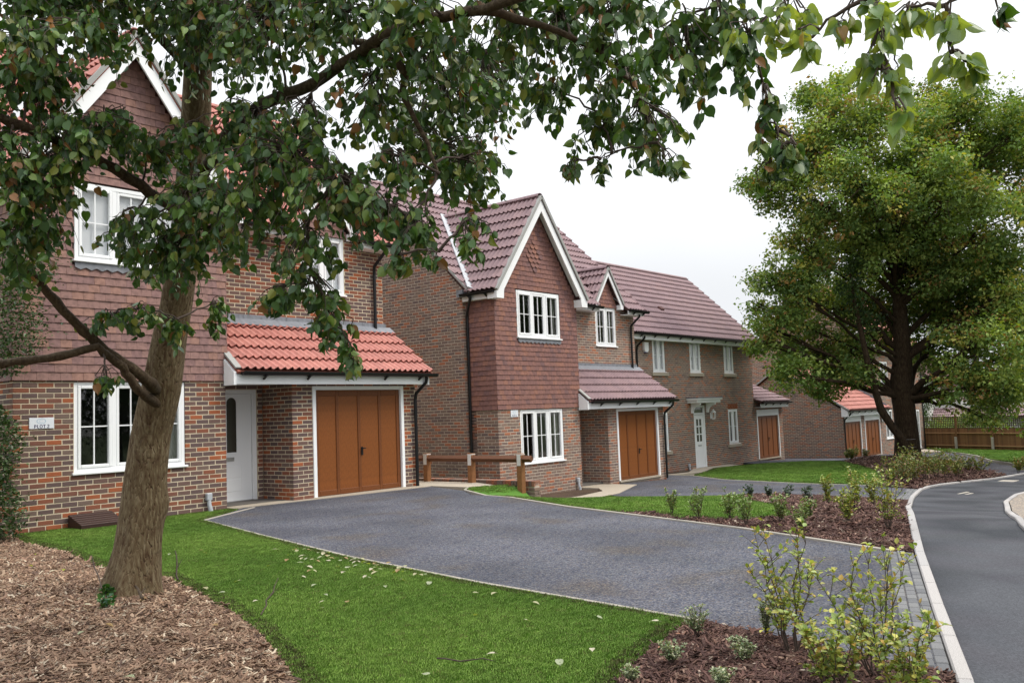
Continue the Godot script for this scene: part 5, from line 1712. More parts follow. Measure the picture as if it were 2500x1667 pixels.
# ------------------------------------------------------------------ small fixed things
func plot_sign(at: Vector3, w: float, h: float, words: String, label: String) -> void:
	var R := thing("plot_sign", label, "sign", at)
	var b := MB.new()
	b.bx(Vector3(0, 0, 0.004), Vector3(w, h, 0.014), WHITE, 0.002)
	put("board", b, M.signboard, R)
	var tm := TextMesh.new()
	var sf := SystemFont.new()
	sf.font_names = PackedStringArray(["Droid Sans"])
	sf.font_weight = 700
	tm.font = sf
	tm.text = words
	tm.font_size = 32
	tm.pixel_size = w * 0.62 / 100.0
	tm.depth = 0.001
	tm.material = M.ink
	put_mesh("lettering", tm, R, Transform3D(Basis(), Vector3(w * 0.5, h * 0.2, 0.0146)))
	b = MB.new()
	for q in [[0.13, 0.62, 1.0], [0.06, 0.48, 0.7]]:
		var st := 40
		for i in st:
			if q[0] < 0.1 and (i < 5 or i > 34): continue
			var a0 := TAU * i / st
			var a1 := TAU * (i + 1) / st
			var c := Vector3(w * 0.48, h * 0.68, 0.0)
			var p := []
			for e in [[a0, 1.0], [a1, 1.0], [a1, 0.86 - 0.08 * (1.0 - q[2])], [a0, 0.86 - 0.08 * (1.0 - q[2])]]:
				p.append(c + Vector3(cos(e[0]) * w * 0.19 * e[1] * (q[2] if q[2] == 1.0 else 0.42), sin(e[0]) * h * 0.24 * e[1] * (q[2] if q[2] == 1.0 else 0.6), 0.0148))
			b.face(p, Vector3(0, 0, 1))
	put("emblem", b, M.logo, R)
func gully_pipe(at: Vector3, label: String) -> void:
	var R := thing("waste_pipe", label, "pipe", at, "")
	var b := MB.new()
	b.bx(Vector3(-0.05, 0.12, 0.0), Vector3(0.05, 0.24, 0.07), WHITE, 0.012)
	put("cover", b, M.pvc, R)
	b = MB.new()
	b.tube([Vector3(0, 0.14, 0.035), Vector3(0, 0.05, 0.045), Vector3(0.01, -0.03, 0.07), Vector3(0.01, -0.12, 0.07)], [0.035, 0.035, 0.038, 0.038], 12)
	put("bend", b, M.pvc, R)
func fallen_leaf(at: Vector3, c: Color, label: String, grp: String, s := 1.0) -> void:
	var o := put_mesh("fallen_leaf", toned("leaf", "leaf", c), self, Transform3D(Basis.from_euler(Vector3(-PI * 0.5 + rng.randf_range(-0.35, 0.35), rng.randf() * TAU, rng.randf_range(-0.3, 0.3)), EULER_ORDER_YXZ).scaled(Vector3.ONE * s), at))
	tag(o, label, "leaf", grp)

# ------------------------------------------------------------------ the scene
func _ready() -> void:
	rng.seed = 20240611
	lump.seed = 4
	lump.frequency = 0.01
	lump.fractal_octaves = 4
	# camera
	var cam := Camera3D.new()
	cam.name = "camera"
	var yaw := 0.6916
	var pit := 0.0787
	var rol := -0.0378
	var fv := Vector3(cos(pit) * cos(yaw), sin(pit), -cos(pit) * sin(yaw))
	var rt := fv.cross(UP).normalized()
	var uu := rt.cross(fv)
	var r2 := rt * cos(rol) + uu * sin(rol)
	var u2 := uu * cos(rol) - rt * sin(rol)
	cam_dir = fv
	cam.transform = Transform3D(Basis(r2, u2, -fv), CAM)
	cam.fov = 41.5
	cam.near = 0.05
	cam.far = 1500.0
	add_child(cam)
	cam.current = true
	# sky: a bright even overcast, brighter towards the zenith
	var sky_im := Image.create(512, 256, false, Image.FORMAT_RGBF)
	var cn := FastNoiseLite.new()
	cn.seed = 17
	cn.frequency = 1.1
	cn.fractal_octaves = 4
	for y in 256:
		var el := PI * (0.5 - (y + 0.5) / 256.0)
		for x in 512:
			var az := TAU * (x + 0.5) / 512.0
			var d := Vector3(cos(el) * cos(az), sin(el), cos(el) * sin(az))
			var k := cn.get_noise_3d(d.x * 1.6, d.y * 3.2, d.z * 1.6)
			var base := 0.585 + 1.2 * pow(maxf(0, sin(el)), 1.6)
			var v := base * (1.0 + 0.16 * k)
			sky_im.set_pixel(x, y, Color(v * 0.97, v * 0.995, v * 1.03) if el > 0 else Color(0.3, 0.3, 0.28))
	var sm := PanoramaSkyMaterial.new()
	sm.panorama = ImageTexture.create_from_image(sky_im)
	var sky := Sky.new()
	sky.sky_material = sm
	var env := Environment.new()
	env.background_mode = Environment.BG_SKY
	env.sky = sky
	env.tonemap_mode = Environment.TONE_MAPPER_LINEAR
	env.tonemap_exposure = 1.5
	env.sdfgi_enabled = true
	env.ssao_enabled = true
	env.ssil_enabled = true
	var we := WorldEnvironment.new()
	we.environment = env
	add_child(we)
	var sun := DirectionalLight3D.new()
	sun.name = "sun"
	sun.light_energy = 0.5
	sun.light_color = Color(1.0, 0.97, 0.92)
	sun.light_angular_distance = 20.0
	sun.shadow_enabled = true
	sun.look_at_from_position(Vector3(6, 14, 9), Vector3.ZERO)
	add_child(sun)

	make_materials()
	make_piece_meshes()

	# ---------------- ground
	var b := MB.new()
	var xs := [-300.0, -120.0, -60.0, -30.0, -15.0]
	for i in 60: xs.append(-8.0 + i * 1.5)
	xs.append_array([90.0, 120.0, 200.0, 400.0, 900.0])
	var zs := [-900.0, -400.0, -200.0, -100.0, -60.0, -40.0]
	for i in 26: zs.append(-30.0 + i * 1.5)
	zs.append_array([15.0, 30.0, 60.0, 150.0, 400.0])
	for i in xs.size() - 1:
		for j in zs.size() - 1:
			var q := []
			for k in [[0, 0], [1, 0], [1, 1], [0, 1]]:
				q.append(Vector3(xs[i + k[0]], G(xs[i + k[0]], zs[j + k[1]]) - 0.3, zs[j + k[1]]))
			b.tri(q[0], q[1], q[2], UP, UP, UP, Color(0.06, 0.09, 0.03))
			b.tri(q[0], q[2], q[3], UP, UP, UP, Color(0.06, 0.09, 0.03))
	struct("ground", b, M.turf)
	var tar_a := Color(0.118, 0.123, 0.14)
	var tar_b := Color(0.18, 0.184, 0.2)
	var kerb := [[-2.0, 0.9], [1.0, 0.0], [3.6, -0.86], [5.38, -1.4], [7.19, -2.01], [9.46, -2.76], [12.49, -3.71], [15.4, -4.6], [18.26, -5.39], [20.0, -5.85], [21.42, -6.18], [22.8, -6.47], [23.9, -6.6], [25.1, -6.62], [26.4, -6.5], [29.6, -6.1], [34.0, -5.5], [40.0, -4.6], [60.0, -1.0]]
	var kerb_r := [[4.0, 0.9], [8.0, -1.0], [12.04, -2.28], [13.7, -2.7], [15.6, -3.15], [17.56, -3.55], [19.2, -3.9], [20.74, -4.12], [22.0, -4.26], [23.2, -4.25], [24.4, -4.0], [26.5, -3.3], [32.0, -1.2], [40.0, 2.0]]
	var rp := kerb.duplicate()
	rp.append_array([[60.0, 8.0], [40.0, 2.2]])
	for i in range(kerb_r.size() - 2, -1, -1): rp.append(kerb_r[i])
	b = MB.new()
	drape(b, rp, -0.02, 0.35, Color(0.034, 0.036, 0.044), Color(0.082, 0.084, 0.096), 70.0)
	struct("road", b, M.road)
	b = MB.new()
	var rv := []
	for q in kerb_r: rv.append([q[0], q[1] + 0.06])
	rv.append_array([[60.0, 9.0], [60.0, 30.0], [-6.0, 30.0], [-6.0, 3.0]])
	drape(b, rv, 0.015, 1.2, WHITE, Color(0.85, 0.85, 0.85), 60.0)
	struct("gravel_verge", b, M.gravel)
	# driveways
	var dr1 := [[8.88, -13.34], [7.44, -12.21], [6.9, -10.0], [6.37, -7.64], [6.05, -5.48], [5.93, -4.02], [5.91, -3.24], [5.85, -3.1], [5.79, -2.68], [5.69, -2.34], [5.63, -2.08], [5.58, -1.72], [5.55, -1.48], [7.19, -2.03], [9.44, -2.78], [9.46, -2.95], [10.2, -4.98], [11.13, -8.28], [12.49, -11.65], [12.97, -13.0], [12.97, -13.37], [10.0, -13.37]]
	b = MB.new()
	drape(b, dr1, 0.0, 0.22, tar_a, tar_b, 45.0, 0.0, 0.0, 0.35, Color(0.15, 0.132, 0.115))
	struct("driveway", b, M.tarmac)
	var dr2 := [[18.26, -11.76], [21.2, -13.3], [21.6, -14.12], [24.1, -14.12], [26.55, -15.5], [26.4, -14.6], [24.49, -12.43], [23.5, -8.98], [23.65, -7.8], [22.5, -6.75], [20.9, -6.35], [19.0, -5.85], [16.6, -4.96], [17.3, -6.4], [18.4, -8.34], [17.4, -9.24], [17.3, -10.6]]
	dr2 = [[18.0, -12.2], [21.2, -13.3], [21.6, -14.12], [24.1, -14.12], [26.55, -15.5], [26.4, -14.6], [24.49, -12.43], [23.7, -9.3], [23.65, -7.8], [22.85, -6.6], [21.42, -6.2], [20.0, -5.87], [18.25, -5.41], [18.3, -6.8], [18.3, -8.6], [17.9, -9.6], [17.3, -10.9]]
	b = MB.new()
	drape(b, dr2, 0.0, 0.35, tar_a * 0.95, tar_b * 0.95, 45.0, 0.0, 0.0, 0.35, Color(0.15, 0.132, 0.115))
	struct("driveway", b, M.tarmac)
	b = MB.new()
	drape(b, [[35.0, -16.77], [39.4, -16.75], [42.3, -19.0], [42.4, -15.25], [47.9, -15.2], [46.5, -12.6], [42.2, -14.2], [39.0, -13.6], [36.0, -14.6], [34.2, -15.8]], 0.0, 0.8, tar_a, tar_b, 45.0)
	struct("driveway", b, M.tarmac)
	b = MB.new()
	drape(b, [[47.0, -13.2], [51.0, -14.6], [51.6, -13.3], [46.0, -10.6], [40.0, -8.7], [36.0, -7.4], [34.0, -5.7], [30.6, -6.1], [31.6, -6.7], [33.6, -7.8], [38.0, -9.6]], -0.01, 0.8, Color(0.09, 0.09, 0.1), Color(0.13, 0.13, 0.14), 45.0)
	struct("driveway", b, M.tarmac)
	# lawns
	var lw1 := [[5.24, -13.37], [4.95, -12.3], [4.9, -11.04], [4.6, -9.6], [4.62, -8.8], [4.68, -8.33], [4.43, -7.35], [4.18, -6.49], [3.89, -5.66], [3.56, -4.95], [3.29, -4.41], [2.9, -3.4], [3.9, -2.7], [4.31, -2.92], [4.62, -3.03], [5.02, -3.13], [5.61, -3.24], [5.86, -3.24], [5.91, -4.02], [6.02, -5.48], [6.34, -7.64], [6.88, -10.0], [7.40, -12.2], [8.60, -13.1], [8.57, -13.37]]
	b = MB.new()
	drape(b, lw1, 0.0, 0.3, Color(0.075, 0.19, 0.025), Color(0.12, 0.26, 0.035), 40.0)
	struct("lawn", b, M.turf)
	var lw2 := [[12.55, -11.7], [12.98, -12.0], [13.98, -11.5], [14.0, -11.1], [14.3, -11.1], [14.8, -11.97], [17.5, -11.97], [17.95, -12.05], [17.25, -10.8], [17.85, -9.5], [18.25, -8.7], [17.0, -8.2], [14.6, -6.9], [12.9, -5.6], [11.6, -4.9], [11.0, -5.4], [10.85, -6.2], [11.15, -6.7], [10.95, -7.2], [11.18, -8.28]]
	b = MB.new()
	drape(b, lw2, 0.0, 0.4, Color(0.075, 0.19, 0.025), Color(0.12, 0.26, 0.035), 40.0)
	struct("lawn", b, M.turf)
	var lw3 := [[26.6, -14.5], [24.56, -12.4], [23.78, -9.25], [23.72, -7.9], [24.2, -7.5], [26.8, -8.6], [29.57, -9.4], [32.5, -10.9], [36.0, -13.0], [36.0, -14.5], [34.0, -15.6], [31.0, -16.0], [28.6, -15.2]]
	b = MB.new()
	drape(b, lw3, 0.01, 0.6, Color(0.075, 0.19, 0.025), Color(0.12, 0.26, 0.035), 40.0, 0.02)
	struct("lawn", b, M.turf)
	var lw4 := [[52.0, -13.4], [55.5, -15.0], [57.0, -15.6], [56.6, -13.0], [53.2, -9.6], [48.0, -5.0], [36.5, -6.8], [40.0, -8.2], [46.0, -10.3]]
	b = MB.new()
	drape(b, lw4, 0.02, 0.9, Color(0.075, 0.19, 0.025), Color(0.12, 0.26, 0.035), 40.0)
	struct("lawn", b, M.turf)
	# beds
	var bd1 := [[5.2, -13.35], [4.93, -12.3], [4.88, -11.04], [4.58, -9.6], [4.60, -8.8], [4.66, -8.33], [4.41, -7.35], [4.16, -6.49], [3.87, -5.66], [3.54, -4.95], [3.27, -4.41], [2.88, -3.4], [1.0, -2.6], [-1.0, -5.0], [0.0, -9.0], [1.5, -13.5]]
	var soil_a := Color(0.07, 0.045, 0.03)
	var soil_b := Color(0.11, 0.07, 0.045)
	b = MB.new()
	drape(b, bd1, -0.015, 0.2, soil_a, soil_b, 60.0, 0.05, 0.03)
	struct("planting_bed", b, M.soil)
	var bd2 := [[10.9, -7.15], [11.1, -6.7], [10.8, -6.2], [10.95, -5.4], [11.6, -4.88], [12.9, -5.58], [14.6, -6.88], [17.0, -8.18], [18.25, -8.66], [18.28, -6.9], [18.22, -5.4], [15.4, -4.62], [12.49, -3.73], [9.47, -2.79], [10.24, -4.98]]
	b = MB.new()
	drape(b, bd2, -0.01, 0.25, soil_a * 0.8, soil_b * 0.8, 60.0, 0.05, 0.03)
	struct("planting_bed", b, M.soil)
	var bd3 := [[2.88, -3.36], [3.88, -2.68], [4.31, -2.9], [4.62, -3.01], [5.02, -3.11], [5.61, -3.22], [5.82, -3.22], [5.83, -3.1], [5.77, -2.68], [5.67, -2.34], [5.61, -2.08], [5.56, -1.72], [5.52, -1.47], [3.6, -0.88], [1.5, -0.2], [1.0, -2.4]]
	b = MB.new()
	drape(b, bd3, -0.01, 0.15, soil_a * 0.8, soil_b * 0.8, 60.0, 0.05, 0.03)
	struct("planting_bed", b, M.soil)
	var bd4 := [[24.2, -7.47], [26.8, -8.55], [29.57, -9.35], [32.5, -10.85], [36.0, -12.95], [38.0, -13.4], [40.0, -12.4], [38.5, -9.9], [33.6, -7.9], [31.5, -6.75], [30.4, -6.15], [26.4, -6.53], [25.1, -6.64], [23.9, -6.63], [22.88, -6.52], [23.7, -7.7]]
	b = MB.new()
	drape(b, bd4, 0.0, 0.5, soil_a * 0.8, soil_b * 0.8, 60.0, 0.14, 0.04)
	struct("planting_bed", b, M.soil)
	b = MB.new()
	drape(b, [[19.7, -14.1], [19.74, -13.62], [18.98, -12.97], [17.5, -12.62], [14.8, -12.62], [14.4, -14.1]], -0.03, 0.4, soil_a, soil_b, 60.0, 0.02, 0.02)
	struct("planting_bed", b, M.soil)
	b = MB.new()
	drape(b, [[27.2, -16.7], [30.9, -16.7], [31.2, -16.3], [28.6, -15.3], [27.0, -15.6]], -0.03, 0.4, soil_a, soil_b, 60.0, 0.02, 0.02)
	struct("planting_bed", b, M.soil)
	# paths, of slabs
	var path_n := 0
	for pd in [
		[[8.62, -13.3], [13.0, -13.0], [13.0, -14.3], [8.62, -14.3]], [[12.98, -12.0], [13.5, -11.7], [13.9, -12.6], [13.9, -20.0], [12.98, -20.0]],
		[[14.8, -12.6], [14.8, -12.0], [17.5, -12.0], [18.6, -12.2], [21.25, -13.35], [21.2, -15.0], [19.8, -15.0], [19.76, -13.6], [19.0, -12.95], [17.5, -12.6]],
		[[26.55, -15.4], [28.7, -15.3], [31.2, -16.2], [31.2, -16.75], [30.7, -16.75], [28.5, -15.75], [26.6, -15.55]], [[31.2, -16.0], [33.4, -16.2], [33.4, -16.76], [31.2, -16.76]],
		[[53.2, -15.2], [56.0, -15.45], [55.0, -14.5], [52.0, -13.5], [50.6, -13.9]]]:
		b = MB.new()
		drape(b, pd, 0.012, 0.6, WHITE, WHITE, 10.0, 0.0, 0.0, 0.15)
		struct("path", b, M.concrete)
	# pale edging along the drives
	b = MB.new()
	strip(b, [[8.9, -13.1], [7.42, -12.2], [6.89, -10.0], [6.36, -7.64], [6.04, -5.48], [5.92, -4.02], [5.84, -3.2]], 0.045, 0.012, 0.12)
	strip(b, [[13.0, -12.0], [12.52, -11.66], [11.16, -8.28], [10.22, -4.98], [9.44, -3.0]], 0.05, 0.02, 0.12)
	strip(b, [[17.3, -10.8], [18.28, -8.65], [18.28, -6.8]], 0.05, 0.012, 0.12)
	strip(b, [[26.5, -14.6], [24.52, -12.42], [23.74, -9.27], [23.68, -7.85]], 0.05, 0.012, 0.12)
	strip(b, [[52.0, -13.3], [46.0, -10.4], [40.0, -8.4], [36.2, -7.0]], 0.06, 0.03, 0.12)
	struct("edging", b, M.edging)
	# kerb stones and setts
	var kb := MB.new()
	kb.bx(Vector3(-0.06, -0.2, -0.5), Vector3(0.06, 0.0, 0.5))
	var kroot := put("kerb_footing", MB.new(), M.kerb, self)
	kroot.queue_free()
	remove_child(kroot)
	var kerb_node := Node3D.new()
	kerb_node.name = "kerb"
	kerb_node.set_meta("kind", "structure")
	add_child(kerb_node, true)
	var kcols := [Color(0.45, 0.432, 0.423), Color(0.405, 0.387, 0.378), Color(0.486, 0.459, 0.441)]
	for line in [kerb, kerb_r]:
		for i in line.size() - 1:
			var a := Vector2(line[i][0], line[i][1] + (0.04 if line == kerb else 0.0))
			var c := Vector2(line[i + 1][0], line[i + 1][1] + (0.04 if line == kerb else 0.0))
			var n := maxi(1, int(round(a.distance_to(c) / 0.9)))
			for k in n:
				var p := a.lerp(c, float(k) / n)
				var q := a.lerp(c, (k + 1.0) / n)
				if p.x < 1.0 or p.x > 45: continue
				var kk := MB.new()
				kk.bar(Vector3(p.x, G(p.x, p.y) - 0.063, p.y), Vector3(q.x, G(q.x, q.y) - 0.063, q.y) - Vector3(q.x - p.x, 0, q.y - p.y).normalized() * 0.006, 0.085, 0.17, UP, WHITE, 0.01)
				put("kerb_stone", kk, tone_mat("kerb", kcols[rng.randi() % 3]), kerb_node)
	var setts := Node3D.new()
	setts.name = "sett_strip"
	setts.set_meta("kind", "structure")
	add_child(setts, true)
	var sb := MB.new()
	sb.box(Transform3D(Basis(), Vector3(0, -0.03, 0)), Vector3(0.072, 0.06, 0.145), WHITE, 0.006)
	mesh_cache.sett = sb.mesh(M.sett)
	var scol := [Color(0.153, 0.155, 0.162), Color(0.183, 0.184, 0.189), Color(0.212, 0.212, 0.212)]
	var sn := 0
	var sxf := []
	var scs := []
	for seg in [[Vector2(5.54, -1.46), Vector2(9.46, -2.77)], [Vector2(18.3, -5.41), Vector2(22.7, -6.46)]]:
		for row in 3:
			var d: Vector2 = (seg[1] - seg[0])
			var side := Vector2(d.y, -d.x).normalized()
			if side.y > 0: side = -side
			var n := int(d.length() / 0.152)
			for k in n:
				var p: Vector2 = seg[0] + d * ((k + 0.5 + 0.5 * (row % 2)) / n) + side * (0.045 + row * 0.078)
				var t := Transform3D(Basis(UP, atan2(d.x, d.y)), Vector3(p.x, G(p.x, p.y) + 0.008 + rng.randf_range(-0.002, 0.002), p.y))
				sn += 1
				if sn <= 260: put_mesh("sett", toned("sett", "sett", scol[rng.randi() % 3]), setts, t)
				else:
					sxf.append(t); scs.append(scol[rng.randi() % 3])
	if sxf.size() > 0: scatter("far_setts", mesh_cache.sett, M.sett, sxf, scs, setts)

	# ---------------- buildings
	var red_bricks := [[0.26, Color(0.161, 0.108, 0.101)], [0.2, Color(0.196, 0.121, 0.103)], [0.2, Color(0.243, 0.108, 0.077)], [0.15, Color(0.304, 0.112, 0.066)], [0.12, Color(0.426, 0.13, 0.057)], [0.07, Color(0.217, 0.151, 0.124)]]
	var brown_bricks := [[0.26, Color(0.268, 0.192, 0.155)], [0.22, Color(0.308, 0.205, 0.16)], [0.18, Color(0.232, 0.16, 0.138)], [0.17, Color(0.361, 0.169, 0.115)], [0.11, Color(0.459, 0.174, 0.093)], [0.06, Color(0.196, 0.138, 0.127)]]
	var hang_a := [[0.5, Color(0.31, 0.18, 0.158)], [0.3, Color(0.275, 0.16, 0.15)], [0.2, Color(0.35, 0.195, 0.155)]]
	var hang_b := [[0.45, Color(0.281, 0.14, 0.117)], [0.3, Color(0.244, 0.125, 0.111)], [0.17, Color(0.322, 0.154, 0.114)], [0.08, Color(0.208, 0.114, 0.109)]]
	var red_roof := [[0.4, Color(0.57, 0.235, 0.195)], [0.35, Color(0.53, 0.22, 0.182)], [0.25, Color(0.6, 0.255, 0.208)]]
	var plum_roof := [[0.5, Color(0.331, 0.22, 0.231)], [0.3, Color(0.307, 0.205, 0.217)], [0.2, Color(0.35, 0.231, 0.236)]]
	gabled_house(Vector3(5.204, 0, -13.37), "gabled brick house with bright red porch roof behind the leaning tree", red_bricks, hang_a, red_roof, M.deck_red, M.mortar, true, true)
	gabled_house(Vector3(16.43, -0.63, -14.13), "gabled brick house with plum roof and diamond of tiles on its gable", brown_bricks, hang_b, plum_roof, M.deck, M.mortar2, false, true)
	flat_house(Vector3(26.5, -0.98, -16.77), brown_bricks, plum_roof)
	oak_house(Vector3(42.4, -1.33, -15.2), brown_bricks, red_roof)
	print("houses ", Time.get_ticks_msec())

	# ---------------- far house, fence, hedges behind
	var F := thing("far_house", "white gabled house with brown tiled outbuilding beyond the trellis fence", "house", Vector3(79, -1.9, -21))
	b = MB.new()
	b.bx(Vector3(-1.0, -0.5, -2.0), Vector3(8.0, 2.9, 8.0))
	b.bx(Vector3(-3.0, -0.5, -8.0), Vector3(6.0, 5.0, 0.5))
	b.prism(PackedVector2Array([Vector2(-8.0, 5.0), Vector2(0.5, 5.0), Vector2(-3.75, 9.3)]), Transform3D(Basis(Vector3.BACK, UP, Vector3.LEFT), Vector3(-2.8, 0, 0)), 0.2)
	put("wall", b, mat(Color(0.68, 0.67, 0.64), 0.9, T.soft, 0.5), F)
	b = MB.new()
	var dk := MB.new()
	plate(dk, [Vector3(-2.0, 1.6, -1.0), Vector3(-2.0, 1.6, 11.5), Vector3(2.0, 4.4, 11.5), Vector3(2.0, 4.4, -1.0)], 0.1)
	plate(dk, [Vector3(-3.6, 4.7, 1.0), Vector3(6.4, 4.7, 1.0), Vector3(6.4, 9.5, -3.75), Vector3(-3.6, 9.5, -3.75)], 0.15)
	plate(dk, [Vector3(-3.6, 4.7, -8.5), Vector3(6.4, 4.7, -8.5), Vector3(6.4, 9.5, -3.75), Vector3(-3.6, 9.5, -3.75)], 0.15)
	plate(dk, [Vector3(1.5, 4.6, 0.6), Vector3(8.5, 4.6, 0.6), Vector3(8.5, 4.6, 12.0), Vector3(1.5, 4.6, 12.0)], 0.1)
	var froof := put("roof", dk, M.deck, F)
	var ftiles := []
	var fs := Vector3(4, 2.8, 0).normalized()
	tiles(ftiles, froof, Vector3(-2.0, 1.62, -1.0), Vector3.BACK, fs, Vector3(-2.8, 4, 0).normalized(), 4.85, 12.5, plum_roof, func(_v): return [[0.0, 12.5]])
	flush(F, ftiles, "roof_tile", "roof_tiling", "pantile", 60)
	for q in [[-2.4, 1.2], [-4.6, 1.2], [-6.2, 1.0]]:
		b = MB.new()
		b.bx(Vector3(-3.08, 2.6, q[0]), Vector3(-3.0, 4.1, q[0] + q[1]))
		var fw := put("window", b, M.black, F)
		for k in 2:
			b = MB.new()
			b.bx(Vector3(-3.1, 2.7, q[0] + 0.06 + k * q[1] * 0.5), Vector3(-3.09, 4.0, q[0] + q[1] * 0.5 - 0.04 + k * q[1] * 0.5))
			put("pane", b, M.blind, fw)
	for q in [[Vector3(-3.06, 5.0, 0.5), Vector3(-3.06, 9.3, -3.75)], [Vector3(-3.06, 5.0, -8.0), Vector3(-3.06, 9.3, -3.75)]]:
		b = MB.new()
		b.bar(q[0], q[1], 0.35, 0.1, Vector3.LEFT)
		put("bargeboard", b, M.brown, F)
	# timber fence with trellis
	var fa := Vector3(57.1, 0, -15.75)
	var fb := Vector3(52.2, 0, -7.0)
	var fd := (fb - fa).normalized()
	var Fn := thing("garden_fence", "close-boarded brown timber fence topped with square trellis", "fence", Vector3(fa.x, G(fa.x, fa.z), fa.z))
	var fl := fa.distance_to(fb)
	var fo := fd.cross(UP)
	if fo.x > 0: fo = -fo
	var gy := func(u: float) -> float: return G(fa.x + fd.x * u, fa.z + fd.z * u) - G(fa.x, fa.z)
	var nb := 0
	var far_boards := []
	var bm := MB.new()
	bm.box(Transform3D(Basis(), Vector3(0, 0.62, 0)), Vector3(0.105, 1.24, 0.014))
	mesh_cache.board = bm.mesh(M.fence)
	var bcol := [Color(0.2, 0.1, 0.042), Color(0.165, 0.08, 0.036), Color(0.235, 0.12, 0.052)]
	for i in int(fl / 0.1):
		var u := i * 0.1 + 0.05
		put_mesh("board", toned("board", "fence", bcol[rng.randi() % 3]), Fn, Transform3D(Basis(fd, UP, fo) * Basis(UP, 0.08), fd * u + UP * (gy.call(u) - 0.05)))
	var nbay := int(fl / 2.45)
	for k in nbay + 1:
		var u := 0.05 + k * 2.45
		b = MB.new()
		b.box(Transform3D(Basis(fd, UP, fo), fd * u + UP * (gy.call(u) + 1.1) + fo * 0.05), Vector3(0.1, 1.7, 0.1), bcol[0], 0.006)
		put("post", b, M.fence, Fn)
		b = MB.new()
		b.box(Transform3D(Basis(fd, UP, fo), fd * u + UP * (gy.call(u) + 0.2) + fo * 0.14), Vector3(0.12, 1.0, 0.1), WHITE, 0.01)
		put("concrete_spur", b, M.edging, Fn)
		if k == nbay: continue
		var un := u + 2.45
		for y in [0.22, 0.92]:
			b = MB.new()
			b.bar(fd * u + UP * (gy.call(u) + y) + fo * 0.04, fd * un + UP * (gy.call(un) + y) + fo * 0.04, 0.07, 0.06, UP, Color(0.42, 0.24, 0.12))
			put("rail", b, M.fence, Fn)
		b = MB.new()
		for y in [1.2, 1.33, 1.46, 1.59, 1.72, 1.85]:
			b.bar(fd * u + UP * (gy.call(u) + y), fd * un + UP * (gy.call(un) + y), 0.028, 0.028, UP, Color(0.07, 0.045, 0.03))
		for j in 19:
			var uu2 := u + j * 0.1288
			b.bar(fd * uu2 + UP * (gy.call(uu2) + 1.2), fd * uu2 + UP * (gy.call(uu2) + 1.85), 0.028, 0.028, fo, Color(0.07, 0.045, 0.03))
		put("trellis", b, M.fence, Fn)
	# ---------------- post-and-rail guard and the low retaining wall between the first two houses
	var RW := thing("retaining_wall", "low brick retaining wall with brick-on-edge coping between the gabled houses", "wall", Vector3(14.15, 0, -15.0))
	b = MB.new()
	b.bx(Vector3(-0.09, -1.0, -4.0), Vector3(0.09, -0.05, 3.78))
	var core := put("core", b, M.mortar2, RW)
	var rbr := []
	brickwork(rbr, core, Vector3(-0.1, 0, -4.0), Vector3.BACK, Vector3.LEFT, 7.8, -0.75, -0.05, [], brown_bricks)
	brickwork(rbr, core, Vector3(0.1, 0, 3.8), Vector3.FORWARD, Vector3.RIGHT, 7.8, -0.9, -0.05, [], brown_bricks)
	brickwork(rbr, core, Vector3(-0.1, 0, 3.8), Vector3.RIGHT, Vector3.BACK, 0.2, -0.75, -0.05, [], brown_bricks)
	for i in 104:
		rbr.append({m = "brick", p = core, c = pick(brown_bricks), t = Transform3D(Basis(Vector3.UP * 0.5, Vector3.FORWARD, Vector3.LEFT), Vector3(-0.11, 0.0, -3.96 + i * 0.075))})
		rbr.append({m = "brick", p = core, c = rbr[rbr.size() - 1].c, t = Transform3D(Basis(Vector3.LEFT, Vector3.FORWARD, Vector3.UP), Vector3(0, 0.055, -3.96 + i * 0.075))})
	flush(RW, rbr, "brick", "brickwork", "brick", 280)
	var PR := thing("guard_rail", "brown timber post and rail guard with pale-capped posts beside gabled plum-roofed house", "fence", Vector3(13.87, -0.05, -12.7))
	for z in [-3.9, -1.3, 0.0, 1.32]:
		b = MB.new()
		b.box(Transform3D(Basis(), Vector3(0, 0.21, z)), Vector3(0.125, 0.9, 0.125), WHITE, 0.008)
		var po := put("post", b, M.timber, PR)
		b = MB.new()
		b.box(Transform3D(Basis(), Vector3(0, 0.64, z)), Vector3(0.128, 0.025, 0.128), WHITE, 0.006)
		b.bx(Vector3(-0.072, 0.42, z - 0.04), Vector3(-0.064, 0.64, z + 0.05))
		put("post_cap", b, mat(Color(0.62, 0.6, 0.58), 0.6), po)
	b = MB.new()
	b.bar(Vector3(0.0, 0.56, -4.2), Vector3(0.0, 0.55, 1.6), 0.1, 0.1, Vector3(1, 1, 0).normalized(), WHITE, 0.006)
	put("rail", b, M.rail, PR)
	# ---------------- small things on and by the houses
	plot_sign(Vector3(5.42, 1.445, -13.37), 0.34, 0.155, "PLOT 2", "white sign reading PLOT 2 on the red brick wall left of the window")
	plot_sign(Vector3(16.9, 1.31, -14.13), 0.28, 0.17, "PLOT 3", "white PLOT sign beside the lower window of the plum-roofed gabled house")
	gully_pipe(Vector3(8.2, 0.06, -13.36), "grey waste pipe on the wall left of the white arched-glass door")
	gully_pipe(Vector3(19.55, -0.6, -14.12), "grey waste pipe at the foot of the plum-roofed gabled house")
	gully_pipe(Vector3(30.35, -0.98, -16.76), "grey waste pipe left of the door of the flat-fronted house")
	var MBx := thing("meter_box", "dark brown ribbed meter box cover on the lawn against the wall", "utility box", Vector3(5.95, 0.0, -13.34))
	b = MB.new()
	b.prism(PackedVector2Array([Vector2(0, 0), Vector2(0.42, 0), Vector2(0.42, 0.055), Vector2(0, 0.19)]), Transform3D(Basis(Vector3.BACK, UP, Vector3.LEFT), Vector3(0.62, 0, 0)), 0.62)
	put("body", b, M.brown, MBx)
